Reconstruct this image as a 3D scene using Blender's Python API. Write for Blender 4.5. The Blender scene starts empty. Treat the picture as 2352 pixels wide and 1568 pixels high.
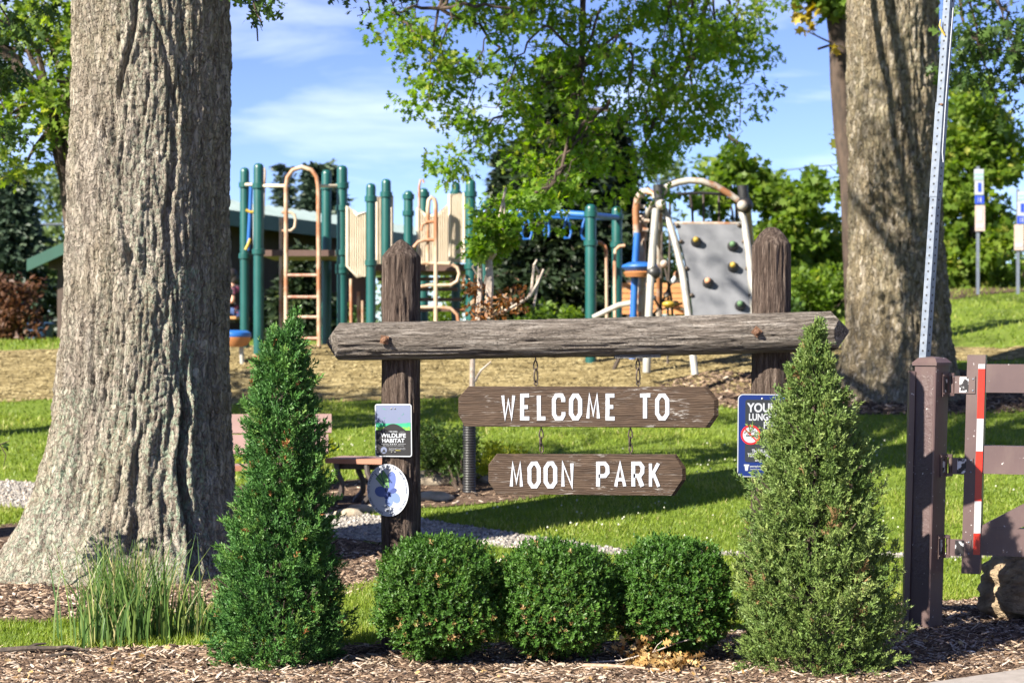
import bpy, math, random
import numpy as np
from mathutils import Vector, Matrix

sc = bpy.context.scene
COL = sc.collection
R = math.radians
random.seed(7)
rng = np.random.default_rng(11)

# ------------------------------------------------------------------ camera
CAM_Z = 1.75
LENS = 65.0
FPX = 2352 * LENS / 36.0            # focal length in units of a 2352-wide picture
cam_d = bpy.data.cameras.new('camera')
cam = bpy.data.objects.new('camera', cam_d)
COL.objects.link(cam)
cam.location = (0, 0, CAM_Z)
cam.rotation_euler = (R(90), 0, 0)
cam_d.sensor_width = 36.0
cam_d.lens = LENS
cam_d.clip_start = 0.1
cam_d.clip_end = 3000
cam_d.dof.use_dof = True
cam_d.dof.focus_distance = 10.4
cam_d.dof.aperture_fstop = 3.4
sc.camera = cam

# ------------------------------------------------------------------ light
SUN_DIR = Vector((-0.63, -0.55, 0.56)).normalized()     # towards the sun
world = bpy.data.worlds.new('World')
sc.world = world
world.use_nodes = True
wn, wl = world.node_tree.nodes, world.node_tree.links
wn.clear()
w_out = wn.new('ShaderNodeOutputWorld')
w_bg = wn.new('ShaderNodeBackground')
w_sky = wn.new('ShaderNodeTexSky')
w_sky.sky_type = 'NISHITA'
w_sky.sun_disc = False
w_sky.sun_elevation = math.asin(SUN_DIR.z)
w_sky.sun_rotation = math.atan2(SUN_DIR.x, SUN_DIR.y)
w_sky.altitude = 300
w_sky.air_density = 0.65
w_sky.dust_density = 0.0
w_sky.ozone_density = 3.5
w_bg.inputs['Strength'].default_value = 0.05
w_tc = wn.new('ShaderNodeTexCoord')
w_map = wn.new('ShaderNodeMapping')
w_map.inputs['Rotation'].default_value = (0.0, 0.28, 0.0)
w_map.inputs['Scale'].default_value = (3.2, 3.2, 17.0)
w_no = wn.new('ShaderNodeTexNoise')
w_no.inputs['Scale'].default_value = 1.6
w_no.inputs['Detail'].default_value = 7
w_no.inputs['Roughness'].default_value = 0.55
w_no.inputs['Distortion'].default_value = 0.4
w_rmp = wn.new('ShaderNodeValToRGB')
w_rmp.color_ramp.elements[0].position = 0.51
w_rmp.color_ramp.elements[0].color = (0, 0, 0, 1)
w_rmp.color_ramp.elements[1].position = 1.0
w_rmp.color_ramp.elements[1].color = (0.85, 0.85, 0.85, 1)
w_mix = wn.new('ShaderNodeMix')
w_mix.data_type = 'RGBA'
w_mix.inputs[7].default_value = (8.5, 8.9, 9.4, 1)       # cloud radiance
w_hsv = wn.new('ShaderNodeHueSaturation')
w_hsv.inputs['Saturation'].default_value = 1.06
w_hsv.inputs['Hue'].default_value = 0.52
w_hsv.inputs['Value'].default_value = 0.95
wl.new(w_tc.outputs['Generated'], w_map.inputs['Vector'])
wl.new(w_map.outputs[0], w_no.inputs['Vector'])
wl.new(w_no.outputs[0], w_rmp.inputs[0])
wl.new(w_rmp.outputs[0], w_mix.inputs[0])
wl.new(w_sky.outputs[0], w_hsv.inputs['Color'])
wl.new(w_hsv.outputs[0], w_mix.inputs[6])
wl.new(w_mix.outputs[2], w_bg.inputs['Color'])
wl.new(w_bg.outputs[0], w_out.inputs['Surface'])

sun_d = bpy.data.lights.new('sun', 'SUN')
sun = bpy.data.objects.new('sun', sun_d)
COL.objects.link(sun)
sun_d.energy = 3.9
sun_d.angle = R(0.55)
sun_d.color = (1.0, 0.93, 0.80)
sun.rotation_euler = SUN_DIR.to_track_quat('Z', 'Y').to_euler()
sun.location = (-20, -10, 25)

vs = sc.view_settings
vs.view_transform = 'Standard'
vs.look = 'None'
vs.exposure = 2.12
vs.gamma = 1.0
vs.use_curve_mapping = False
sc.cycles.use_denoising = True
sc.cycles.max_bounces = 6
sc.cycles.transparent_max_bounces = 8
sc.cycles.caustics_reflective = False
sc.cycles.caustics_refractive = False

# ------------------------------------------------------------------ helpers
def P(px, py, d):
    """point of the place seen at (px, py) of a 2352-wide view, d metres away"""
    return Vector(((px - 1176) / FPX * d, d, CAM_Z - (py - 784) / FPX * d))

_prof = np.array([(0, 0), (13, 0), (15, .03), (17, .17), (18, .28), (21.5, .62), (25, 1.0),
                  (26.5, 1.30), (28.5, 1.64), (31, 1.74), (40, 1.78), (120, 2.0), (3000, 2.0)])
_py = np.arange(0, 130, 0.25)
_pz = np.interp(_py, _prof[:, 0], _prof[:, 1])
_k = np.exp(-np.linspace(-2, 2, 9) ** 2); _k /= _k.sum()
_pz = np.convolve(np.pad(_pz, 4, mode='edge'), _k, mode='valid')

def sstep(a, b, x):
    t = np.clip((np.asarray(x, float) - a) / (b - a), 0, 1)
    return t * t * (3 - 2 * t)

def G(x, y):
    """ground height"""
    x = np.asarray(x, float); y = np.asarray(y, float)
    z = np.interp(y, _py, _pz)
    z = z + sstep(5.2, 8.5, x) * np.clip((y - 27.5), 0, 14) * 0.086
    z = z + 0.008 * np.sin(x * 1.7 + y * .6) * np.sin(y * 1.1 - x * .4)
    return z

def ray(px, py):
    """ground point seen at a pixel of the 2352-wide view"""
    d = np.arange(8, 60, .02)
    x = (px - 1176) / FPX * d
    z = CAM_Z - (py - 784) / FPX * d
    i = np.argmax(z <= G(x, d))
    return float(x[i]), float(d[i])

# value/gradient noise, vectorised
_perm = rng.permutation(256)
_perm = np.concatenate([_perm, _perm, _perm])
_grad = rng.normal(size=(256, 3)); _grad /= np.linalg.norm(_grad, axis=1)[:, None]
def noise3(p):
    p = np.asarray(p, float)
    i = np.floor(p).astype(int); f = p - i
    u = f * f * f * (f * (f * 6 - 15) + 10)
    i &= 255
    out = 0
    for dx in (0, 1):
        for dy in (0, 1):
            for dz in (0, 1):
                h = _perm[_perm[_perm[(i[..., 0] + dx) & 255] + ((i[..., 1] + dy) & 255)] + ((i[..., 2] + dz) & 255)]
                g = _grad[h]
                o = f - np.array([dx, dy, dz])
                w = (u[..., 0] if dx else 1 - u[..., 0]) * (u[..., 1] if dy else 1 - u[..., 1]) * (u[..., 2] if dz else 1 - u[..., 2])
                out = out + w * (g * o).sum(-1)
    return out
def fbm(p, n=4):
    p = np.asarray(p, float)
    s, a = 0, 1.0
    for k in range(n):
        s = s + a * noise3(p * 2 ** k + 13.7 * k); a *= .5
    return s

def tag(o, label=None, cat=None, group=None, kind=None):
    if label: o['label'] = label
    if cat: o['category'] = cat
    if group: o['group'] = group
    if kind: o['kind'] = kind
    return o

def thing(name, loc, label, cat, group=None, rz=0.0):
    o = bpy.data.objects.new(name, None)
    o.empty_display_size = .1
    COL.objects.link(o)
    o.location = loc; o.rotation_euler = (0, 0, rz)
    return tag(o, label, cat, group)

def link(name, me, m=None, parent=None, local=False):
    """link a mesh whose points are in world coordinates (or in the parent's when local)"""
    o = bpy.data.objects.new(name, me)
    COL.objects.link(o)
    if m is not None:
        me.materials.clear()
        for mm in (m if isinstance(m, (list, tuple)) else [m]):
            me.materials.append(mm)
    if parent is not None:
        o.parent = parent
        if not local:
            o.matrix_parent_inverse = basis(parent).inverted()
    return o

def basis(o):
    m = Matrix.LocRotScale(o.location, o.rotation_euler.to_quaternion(), o.scale)
    if o.parent is not None:
        m = basis(o.parent) @ o.matrix_parent_inverse @ m
    return m

def mesh_np(name, V, F, tint=None, smooth=False, attrs=None):
    """fast mesh from vertex array (n,3) and faces array (m,k) or list of them"""
    V = np.asarray(V, np.float32)
    Fs = F if isinstance(F, list) else [F]
    Fs = [np.asarray(f, np.int32) for f in Fs if len(f)]
    me = bpy.data.meshes.new(name)
    me.vertices.add(len(V)); me.vertices.foreach_set('co', V.ravel())
    nl = sum(f.size for f in Fs); npoly = sum(len(f) for f in Fs)
    me.loops.add(nl); me.polygons.add(npoly)
    me.loops.foreach_set('vertex_index', np.concatenate([f.ravel() for f in Fs]))
    tot = np.concatenate([np.full(len(f), f.shape[1]) for f in Fs]).astype(np.int32)
    st = np.concatenate([[0], np.cumsum(tot)[:-1]]).astype(np.int32)
    me.polygons.foreach_set('loop_start', st)
    if smooth:
        me.polygons.foreach_set('use_smooth', np.ones(npoly, bool))
    me.update(calc_edges=True)
    if tint is not None:
        a = me.attributes.new('tint', 'FLOAT', 'POINT'); a.data.foreach_set('value', np.asarray(tint, np.float32))
    for k, v in (attrs or {}).items():
        a = me.attributes.new(k, 'FLOAT', 'POINT'); a.data.foreach_set('value', np.asarray(v, np.float32))
    return me

class MB:
    """collects simple shapes into one mesh"""
    def __init__(s): s.v = []; s.f = []
    def add(s, v, f):
        n = len(s.v); s.v += [tuple(p) for p in v]; s.f += [tuple(i + n for i in q) for q in f]; return s
    def box(s, c, size, rot=None):
        hx, hy, hz = (q / 2 for q in size)
        v = [Vector((x, y, z)) for x in (-hx, hx) for y in (-hy, hy) for z in (-hz, hz)]
        if rot is not None: v = [rot @ q for q in v]
        c = Vector(c)
        return s.add([q + c for q in v], [(0, 1, 3, 2), (4, 6, 7, 5), (0, 4, 5, 1), (2, 3, 7, 6), (0, 2, 6, 4), (1, 5, 7, 3)])
    def bar(s, a, b, w, h=None, up=(0, 0, 1)):
        a, b = Vector(a), Vector(b); d = (b - a); L = d.length; d.normalize()
        up = Vector(up)
        if abs(d.dot(up)) > .95: up = Vector((0, 1, 0))
        x = d.cross(up).normalized(); z = x.cross(d).normalized()
        m = Matrix((x, d, z)).transposed()
        return s.box((a + b) / 2, (w, L, h or w), m)
    def tube(s, pts, r, n=10, cap=True, closed=False):
        pts = [Vector(p) for p in pts]; m = len(pts)
        rs = r if isinstance(r, (list, tuple, np.ndarray)) else [r] * m
        base = len(s.v); prev = None
        for i, p in enumerate(pts):
            if closed: t = pts[(i + 1) % m] - pts[i - 1]
            else: t = pts[min(i + 1, m - 1)] - pts[max(i - 1, 0)]
            t.normalize()
            if prev is None:
                a = Vector((0, 0, 1)) if abs(t.z) < .9 else Vector((0, 1, 0))
                u = t.cross(a).normalized()
            else:
                u = (prev - t * prev.dot(t)).normalized()
            prev = u; w = t.cross(u)
            for k in range(n):
                q = 2 * math.pi * k / n
                s.v.append(tuple(p + (u * math.cos(q) + w * math.sin(q)) * rs[i]))
        for i in range(m if closed else m - 1):
            j = (i + 1) % m
            for k in range(n):
                k2 = (k + 1) % n
                s.f.append((base + i * n + k, base + i * n + k2, base + j * n + k2, base + j * n + k))
        if cap and not closed:
            s.f.append(tuple(base + k for k in range(n - 1, -1, -1)))
            s.f.append(tuple(base + (m - 1) * n + k for k in range(n)))
        return s
    def lathe(s, c, prof, n=16, rot=None):
        base = len(s.v); c = Vector(c)
        for r, z in prof:
            for k in range(n):
                q = 2 * math.pi * k / n
                p = Vector((r * math.cos(q), r * math.sin(q), z))
                if rot is not None: p = rot @ p
                s.v.append(tuple(p + c))
        for i in range(len(prof) - 1):
            for k in range(n):
                k2 = (k + 1) % n
                s.f.append((base + i * n + k, base + i * n + k2, base + (i + 1) * n + k2, base + (i + 1) * n + k))
        s.f.append(tuple(base + k for k in range(n - 1, -1, -1)))
        s.f.append(tuple(base + (len(prof) - 1) * n + k for k in range(n)))
        return s
    def prism(s, poly, o, ux, uy, nrm, t0, t1):
        """flat outline (list of 2d) in the plane o,ux,uy pulled from t0 to t1 along nrm"""
        o, ux, uy, nrm = Vector(o), Vector(ux), Vector(uy), Vector(nrm)
        n = len(poly); base = len(s.v)
        for t in (t0, t1):
            for a, b in poly: s.v.append(tuple(o + ux * a + uy * b + nrm * t))
        s.f.append(tuple(base + k for k in range(n)))
        s.f.append(tuple(base + n + k for k in range(n - 1, -1, -1)))
        for k in range(n):
            k2 = (k + 1) % n
            s.f.append((base + k, base + n + k, base + n + k2, base + k2))
        return s
    def mesh(s, name, smooth=False, fixn=True):
        me = bpy.data.meshes.new(name)
        me.from_pydata(s.v, [], s.f)
        if fixn:
            import bmesh
            bm = bmesh.new(); bm.from_mesh(me); bmesh.ops.recalc_face_normals(bm, faces=bm.faces); bm.to_mesh(me); bm.free()
        if smooth:
            me.polygons.foreach_set('use_smooth', np.ones(len(me.polygons), bool))
            try: me.set_sharp_from_angle(angle=R(40))
            except Exception: pass
        me.update()
        return me
    def build(s, name, m, parent=None, smooth=False, local=False):
        return link(name, s.mesh(name, smooth), m, parent, local)

def unit(a): return a / np.maximum(np.linalg.norm(a, axis=-1, keepdims=True), 1e-9)

def scatter(tv, tf, pos, d, scale, roll=None, tint=None, nrm=None):
    """copies of a small template (its y axis along d) into vertex/face arrays"""
    tv = np.asarray(tv, float); tf = np.asarray(tf, int)
    n = len(pos); k = len(tv)
    d = unit(np.asarray(d, float))
    if nrm is None:
        a = unit(rng.normal(size=(n, 3)))
    else:
        a = np.asarray(nrm, float)
    x = unit(np.cross(d, a)); z = np.cross(x, d)
    scale = np.asarray(scale, float)
    if scale.ndim == 1: scale = np.repeat(scale[:, None], 3, 1)
    loc = tv[None] * scale[:, None, :]
    V = pos[:, None, :] + loc[..., 0:1] * x[:, None] + loc[..., 1:2] * d[:, None] + loc[..., 2:3] * z[:, None]
    F = tf[None] + (np.arange(n) * k)[:, None, None]
    T = np.repeat(rng.random(n) if tint is None else tint, k)
    return V.reshape(-1, 3), F.reshape(-1, tf.shape[1]), T

# leaf shapes (y along the leaf)
LEAF_V = [(0, 0, 0), (.28, .45, .06), (0, 1, -.05), (-.28, .45, .06)]
LEAF_F = [(0, 1, 2), (0, 2, 3)]
OAK_V = [(0, 0, 0), (.05, .22, 0), (.36, .30, .05), (.10, .42, 0), (.46, .66, .04), (.09, .68, 0), (.20, .88, -.03), (0, 1, -.06),
         (-.20, .88, -.03), (-.09, .68, 0), (-.46, .66, .04), (-.10, .42, 0), (-.36, .30, .05), (-.05, .22, 0)]
OAK_F = [(0, 1, 13), (1, 3, 13), (13, 3, 11), (1, 2, 3), (13, 11, 12), (3, 5, 11), (11, 5, 9), (3, 4, 5), (11, 9, 10), (5, 7, 9), (5, 6, 7), (9, 7, 8)]

# ------------------------------------------------------------------ materials
def mat(name):
    m = bpy.data.materials.new(name); m.use_nodes = True
    nt = m.node_tree; nt.nodes.clear()
    out = nt.nodes.new('ShaderNodeOutputMaterial'); b = nt.nodes.new('ShaderNodeBsdfPrincipled')
    nt.links.new(b.outputs[0], out.inputs[0])
    return m, nt, b, out

def nd(nt, t, **kw):
    n = nt.nodes.new(t)
    for k, v in kw.items():
        if k in n.inputs: n.inputs[k].default_value = v
        else: setattr(n, k, v)
    return n

def ramp(nt, src, stops):
    r = nt.nodes.new('ShaderNodeValToRGB'); e = r.color_ramp.elements
    while len(e) < len(stops): e.new(.5)
    for q, (p, c) in zip(e, stops):
        q.position = p; q.color = (*c, 1) if len(c) == 3 else c
    nt.links.new(src, r.inputs[0]); return r.outputs[0]

def noise_src(nt, scale, stretch=(1, 1, 1), detail=6, rough=.6, dist=0.0, coord='Object', rot=(0, 0, 0)):
    tc = nt.nodes.new('ShaderNodeTexCoord'); mp = nt.nodes.new('ShaderNodeMapping')
    mp.inputs['Scale'].default_value = stretch; mp.inputs['Rotation'].default_value = rot
    n = nd(nt, 'ShaderNodeTexNoise', Scale=scale, Detail=detail, Roughness=rough, Distortion=dist)
    nt.links.new(tc.outputs[coord], mp.inputs[0]); nt.links.new(mp.outputs[0], n.inputs['Vector'])
    return n.outputs[0]

def bump(nt, b, src, strength=.5, dist=.01):
    bp = nd(nt, 'ShaderNodeBump', Strength=strength, Distance=dist)
    nt.links.new(src, bp.inputs['Height'])
    if b.inputs['Normal'].is_linked: nt.links.new(b.inputs['Normal'].links[0].from_socket, bp.inputs['Normal'])
    nt.links.new(bp.outputs[0], b.inputs['Normal'])

def mixc(nt, fac, a, b2):
    m = nt.nodes.new('ShaderNodeMix'); m.data_type = 'RGBA'
    for s, v in ((0, fac), (6, a), (7, b2)):
        if hasattr(v, 'node'): nt.links.new(v, m.inputs[s])
        else: m.inputs[s].default_value = v if s == 0 else (*v, 1)
    return m.outputs[2]

def simple(name, c1, c2=None, scale=8, stretch=(1, 1, 1), rough=.6, metal=0, bmp=0, bscale=None, bdist=.005, stops=(.35, .65), spec=.5):
    m, nt, b, out = mat(name)
    b.inputs['Roughness'].default_value = rough; b.inputs['Metallic'].default_value = metal
    b.inputs['Specular IOR Level'].default_value = spec
    n = noise_src(nt, scale, stretch)
    c = ramp(nt, n, [(stops[0], c1), (stops[1], c2 or tuple(q * .8 for q in c1))])
    nt.links.new(c, b.inputs['Base Color'])
    if bmp:
        bump(nt, b, noise_src(nt, bscale or scale * 3, stretch), bmp, bdist)
    return m

def leafmat(name, stops, trans=.35, rough=.5, spec=.35):
    """foliage: colour from the per-leaf tint, some light through the blade"""
    m, nt, b, out = mat(name)
    at = nd(nt, 'ShaderNodeAttribute', attribute_name='tint')
    c = ramp(nt, at.outputs['Fac'], stops)
    nt.links.new(c, b.inputs['Base Color'])
    b.inputs['Roughness'].default_value = rough
    b.inputs['Specular IOR Level'].default_value = spec
    tr = nt.nodes.new('ShaderNodeBsdfTranslucent')
    hs = nd(nt, 'ShaderNodeHueSaturation', Hue=.495, Saturation=1.1, Value=1.3)
    nt.links.new(c, hs.inputs['Color']); nt.links.new(hs.outputs[0], tr.inputs['Color'])
    mx = nt.nodes.new('ShaderNodeMixShader'); mx.inputs[0].default_value = trans
    nt.links.new(b.outputs[0], mx.inputs[1]); nt.links.new(tr.outputs[0], mx.inputs[2])
    nt.links.new(mx.outputs[0], out.inputs[0])
    return m

def tintmat(name, stops, rough=.85, bmp=0, bscale=200):
    m, nt, b, out = mat(name)
    at = nd(nt, 'ShaderNodeAttribute', attribute_name='tint')
    nt.links.new(ramp(nt, at.outputs['Fac'], stops), b.inputs['Base Color'])
    b.inputs['Roughness'].default_value = rough
    b.inputs['Specular IOR Level'].default_value = .25
    if bmp: bump(nt, b, noise_src(nt, bscale), bmp, .003)
    return m

def weathered(name, c_dark, c_mid, c_lite, axis=2, scale=9, bmp=.9):
    """old log: streaks and cracks along one axis"""
    m, nt, b, out = mat(name)
    st = [1, 1, 1]; st[axis] = .06
    st2 = [1, 1, 1]; st2[axis] = .16
    big = noise_src(nt, 2.2, (1, 1, 1), 4)
    fine = noise_src(nt, scale * 7, tuple(st), 8, .7, .6)
    c = ramp(nt, fine, [(.36, c_dark), (.5, c_mid), (.64, c_lite)])
    c = mixc(nt, ramp(nt, big, [(.4, (0, 0, 0)), (.7, (.55, .55, .55))]), c, tuple(q * .75 for q in c_mid))
    spots = ramp(nt, noise_src(nt, scale * 2.2, tuple(st2), 5, .6, .8), [(.60, (0, 0, 0)), (.72, (.6, .6, .6))])
    c = mixc(nt, spots, c, c_lite)
    nt.links.new(c, b.inputs['Base Color'])
    b.inputs['Roughness'].default_value = .85; b.inputs['Specular IOR Level'].default_value = .25
    bump(nt, b, fine, 1.0, .03)
    bump(nt, b, noise_src(nt, scale * 3.2, tuple(st2), 6, .65, 1.0), 1.0, .04)
    return m

M = {}
M['log_post'] = weathered('log_post_wood', (0.02788, 0.01804, 0.01394), (0.0861, 0.05904, 0.04592), (0.205, 0.1599, 0.1312), 2)
M['log_beam'] = weathered('log_beam_wood', (0.0506, 0.0414, 0.03496), (0.1748, 0.1472, 0.1242), (0.3864, 0.3496, 0.3128), 0)
M['grey_plank'] = weathered('grey_plank_wood', (.06, .06, .06), (.14, .14, .14), (.24, .24, .25), 0)
M['rust'] = simple('rusty_iron', (.10, .055, .035), (.22, .11, .06), 60, rough=.75, metal=.3, bmp=.4)
M['iron'] = simple('dark_iron', (.05, .042, .036), (.12, .09, .07), 90, rough=.55, metal=.7, bmp=.3)
M['letter_paint'] = simple('worn_white_paint', (0.4416, 0.4602, 0.5143), (0.2944, 0.2942, 0.3007), 45, rough=.7, bmp=.5, stops=(.48, .72))
M['sign_white'] = simple('sign_white', (0.3482, 0.3686, 0.4015), (0.3303, 0.3502, 0.3819), 5, rough=.6, spec=.2)
M['sign_black'] = simple('sign_black', (.012, .012, .014), (.018, .018, .02), 5, rough=.6, spec=.2)
M['sign_sky'] = simple('sign_pale_blue', (0.1094, 0.1302, 0.2083), (0.1198, 0.1406, 0.2135), 5, rough=.6, spec=.2)
M['sign_green'] = simple('sign_green', (0.021, 0.21, 0.119), (0.035, 0.252, 0.14), 30, rough=.6, spec=.2)
M['sign_lime'] = simple('sign_lime', (0.192, 0.312, 0.036), (0.06, 0.252, 0.06), 120, rough=.6, spec=.2)
M['sign_navy'] = simple('sign_navy_blue', (0.0063, 0.0196, 0.112), (0.007, 0.0217, 0.1225), 5, rough=.6, spec=.2)
M['sign_charcoal'] = simple('sign_charcoal', (.020, .024, .030), (.024, .028, .034), 5, rough=.6, spec=.2)
M['sign_red'] = simple('sign_red', (.62, .018, .025), (.58, .02, .025), 5, rough=.6, spec=.2)
M['sign_grey'] = simple('sign_pale_grey', (0.3402, 0.3645, 0.4145), (0.3596, 0.3791, 0.4246), 5, rough=.6, spec=.2)
M['wing_a'] = simple('sign_periwinkle', (0.06506, 0.09009, 0.2402), (0.07007, 0.1001, 0.2503), 5, rough=.6, spec=.2)
M['wing_b'] = simple('sign_light_periwinkle', (0.1001, 0.1452, 0.3003), (0.1051, 0.1502, 0.3103), 5, rough=.6, spec=.2)
M['wing_c'] = simple('sign_overlap_blue', (0.03465, 0.05005, 0.1617), (0.03465, 0.0539, 0.1656), 5, rough=.6, spec=.2)
M['sign_leaf'] = simple('sign_leaf_green', (0.0858, 0.1794, 0.0663), (0.0936, 0.1872, 0.0702), 5, rough=.6, spec=.2)
M['sign_ink'] = simple('sign_ink', (.02, .03, .06), (.02, .03, .07), 5, rough=.6, spec=.2)
M['sign_yellow'] = simple('sign_yellow', (.7, .6, .05), (.7, .6, .06), 5, rough=.6, spec=.2)
M['screw'] = simple('dull_screw', (.16, .16, .13), (.3, .3, .28), 60, rough=.4, metal=.8)

def board_mat():
    m, nt, b, out = mat('brown_stained_board')
    grain = noise_src(nt, 42, (.10, 1, 1), 7, .65, 1.4)
    rings = noise_src(nt, 9, (.25, 1, 1), 4, .5, 2.5)
    wv = nd(nt, 'ShaderNodeTexWave', Scale=26, Distortion=9, Detail=3)
    tc = nt.nodes.new('ShaderNodeTexCoord'); mp = nt.nodes.new('ShaderNodeMapping')
    mp.inputs['Scale'].default_value = (.22, 1, 1); mp.inputs['Rotation'].default_value = (0, R(88), 0)
    nt.links.new(tc.outputs['Object'], mp.inputs[0]); nt.links.new(mp.outputs[0], wv.inputs['Vector'])
    c = ramp(nt, grain, [(.30, (.028, .017, .011)), (.55, (.062, .039, .025)), (.75, (.10, .068, .047))])
    fl = noise_src(nt, 34, (.13, 1, 1), 6, .75, 1.8)
    reg = noise_src(nt, 4.5, (1, 1, 1.6), 3)
    mul = nt.nodes.new('ShaderNodeMath'); mul.operation = 'MULTIPLY'
    nt.links.new(ramp(nt, fl, [(.57, (0, 0, 0)), (.63, (1, 1, 1))]), mul.inputs[0])
    nt.links.new(ramp(nt, reg, [(.42, (0, 0, 0)), (.60, (.9, .9, .9))]), mul.inputs[1])
    c = mixc(nt, mul.outputs[0], c, (.32, .30, .28))
    nt.links.new(c, b.inputs['Base Color'])
    b.inputs['Roughness'].default_value = .7; b.inputs['Specular IOR Level'].default_value = .3
    bump(nt, b, grain, .8, .006); bump(nt, b, wv.outputs[1], .35, .004)
    return m
M['board'] = board_mat()

def bark(name, stops, lich, scale=1.0):
    m, nt, b, out = mat(name)
    n1 = noise_src(nt, 14 * scale, (1, 1, .25), 8, .7, .5)
    c = ramp(nt, n1, stops)
    big = noise_src(nt, 1.7, (1, 1, .5), 4)
    c = mixc(nt, ramp(nt, big, [(.42, (0, 0, 0)), (.66, (.5, .5, .5))]), c, (.20, .165, .10))
    at = nd(nt, 'ShaderNodeAttribute', attribute_name='lichen')
    n2 = noise_src(nt, 38 * scale, (1, 1, .7), 5, .65, .6)
    mul = nt.nodes.new('ShaderNodeMath'); mul.operation = 'MULTIPLY'
    nt.links.new(at.outputs['Fac'], mul.inputs[0])
    nt.links.new(ramp(nt, n2, [(.46, (0, 0, 0)), (.58, (1, 1, 1))]), mul.inputs[1])
    c = mixc(nt, mul.outputs[0], c, lich)
    fl = ramp(nt, noise_src(nt, 60 * scale, (1, 1, .5), 4, .6), [(.63, (0, 0, 0)), (.70, (.5, .5, .5))])
    c = mixc(nt, fl, c, (.40, .37, .31))
    tc = nt.nodes.new('ShaderNodeTexCoord'); mp = nt.nodes.new('ShaderNodeMapping'); mp.inputs['Scale'].default_value = (1, 1, .30)
    nz = nd(nt, 'ShaderNodeTexNoise', Scale=9 * scale, Detail=4); mv = nt.nodes.new('ShaderNodeMix'); mv.data_type = 'VECTOR'; mv.inputs[0].default_value = .10
    nt.links.new(tc.outputs['Object'], mp.inputs[0]); nt.links.new(tc.outputs['Object'], nz.inputs['Vector'])
    nt.links.new(mp.outputs[0], mv.inputs[4]); nt.links.new(nz.outputs[1], mv.inputs[5])
    vo = nd(nt, 'ShaderNodeTexVoronoi', Scale=34 * scale); vo.feature = 'DISTANCE_TO_EDGE'; nt.links.new(mv.outputs[1], vo.inputs['Vector'])
    vc = nd(nt, 'ShaderNodeTexVoronoi', Scale=34 * scale); nt.links.new(mv.outputs[1], vc.inputs['Vector'])
    sp = nt.nodes.new('ShaderNodeSeparateColor'); nt.links.new(vc.outputs['Color'], sp.inputs[0])
    c = mixc(nt, ramp(nt, sp.outputs[0], [(.55, (0, 0, 0)), (1, (.55, .55, .55))]), c, (.42, .37, .31))
    nt.links.new(c, b.inputs['Base Color'])
    b.inputs['Roughness'].default_value = .9; b.inputs['Specular IOR Level'].default_value = .2
    bump(nt, b, ramp(nt, vo.outputs['Distance'], [(0, (0, 0, 0)), (.16, (1, 1, 1))]), 1.0, .022)
    bump(nt, b, noise_src(nt, 55 * scale, (1, 1, .45), 8, .7, .8), .9, .012)
    bump(nt, b, noise_src(nt, 20 * scale, (1, 1, .3), 6, .65, 1.2), .8, .03)
    return m
M['oak_bark'] = bark('oak_bark', [(.3, (.085, .066, .054)), (.5, (.21, .175, .145)), (.7, (.36, .315, .27))], (.25, .31, .23))
M['oak_bark_warm'] = bark('oak_bark_warm', [(.3, (.060, .046, .030)), (.5, (.165, .13, .085)), (.7, (.28, .23, .15))], (.22, .26, .2), .8)
M['bark_dark'] = simple('dark_bark', (.03, .021, .016), (.075, .05, .036), 12, (1, 1, .3), .9, bmp=.6, bdist=.02)
M['twig_grey'] = simple('pale_twig_bark', (.42, .36, .31), (.27, .21, .17), 30, rough=.8)

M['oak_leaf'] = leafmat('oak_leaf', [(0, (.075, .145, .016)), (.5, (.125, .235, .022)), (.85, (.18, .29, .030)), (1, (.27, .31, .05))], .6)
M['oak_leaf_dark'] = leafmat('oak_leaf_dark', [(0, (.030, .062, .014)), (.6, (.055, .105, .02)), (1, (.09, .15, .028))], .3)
M['maple_leaf'] = leafmat('maple_leaf', [(0, (.065, .12, .016)), (.5, (.125, .205, .026)), (.9, (.21, .28, .04)), (1, (.32, .33, .07))], .55)
M['yellow_leaf'] = leafmat('yellow_leaf', [(0, (.25, .22, .03)), (.6, (.45, .33, .03)), (1, (.55, .28, .04))], .4)
M['gold_shrub'] = leafmat('gold_shrub_leaf', [(0, (.22, .27, .02)), (.6, (.42, .45, .03)), (1, (.55, .52, .05))], .35)
M['hill_leaf'] = leafmat('far_tree_leaf', [(0, (.05, .085, .025)), (1, (.12, .17, .055))], .35)
M['rust_leaf'] = leafmat('rust_brown_leaf', [(0, (.10, .035, .012)), (.6, (.22, .085, .02)), (1, (.42, .33, .22))], .3)
M['red_leaf'] = leafmat('bronze_leaf', [(0, (.055, .026, .016)), (.6, (.12, .055, .03)), (1, (.17, .10, .04))], .3)
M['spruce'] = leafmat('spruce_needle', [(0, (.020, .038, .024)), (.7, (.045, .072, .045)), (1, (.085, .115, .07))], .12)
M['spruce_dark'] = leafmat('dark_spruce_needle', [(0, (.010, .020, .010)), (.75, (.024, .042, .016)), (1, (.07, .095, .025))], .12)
M['juniper_dark'] = leafmat('dark_juniper_sprig', [(0, (0.0286, 0.0832, 0.0198)), (.45, (0.0546, 0.1456, 0.0306)), (.9, (0.104, 0.208, 0.0396)), (.965, (0.143, 0.2288, 0.0495)), (.975, (0.208, 0.0884, 0.0315)), (1, (0.286, 0.1248, 0.045))], .16, .55)
M['juniper_light'] = leafmat('light_juniper_sprig', [(0, (0.06433, 0.1154, 0.02339)), (.45, (0.1173, 0.1772, 0.0424)), (.9, (0.1816, 0.2389, 0.06579)), (.955, (0.2119, 0.2553, 0.08041)), (.965, (0.1514, 0.09062, 0.03655)), (1, (0.227, 0.1483, 0.06579))], .16, .55)
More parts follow.
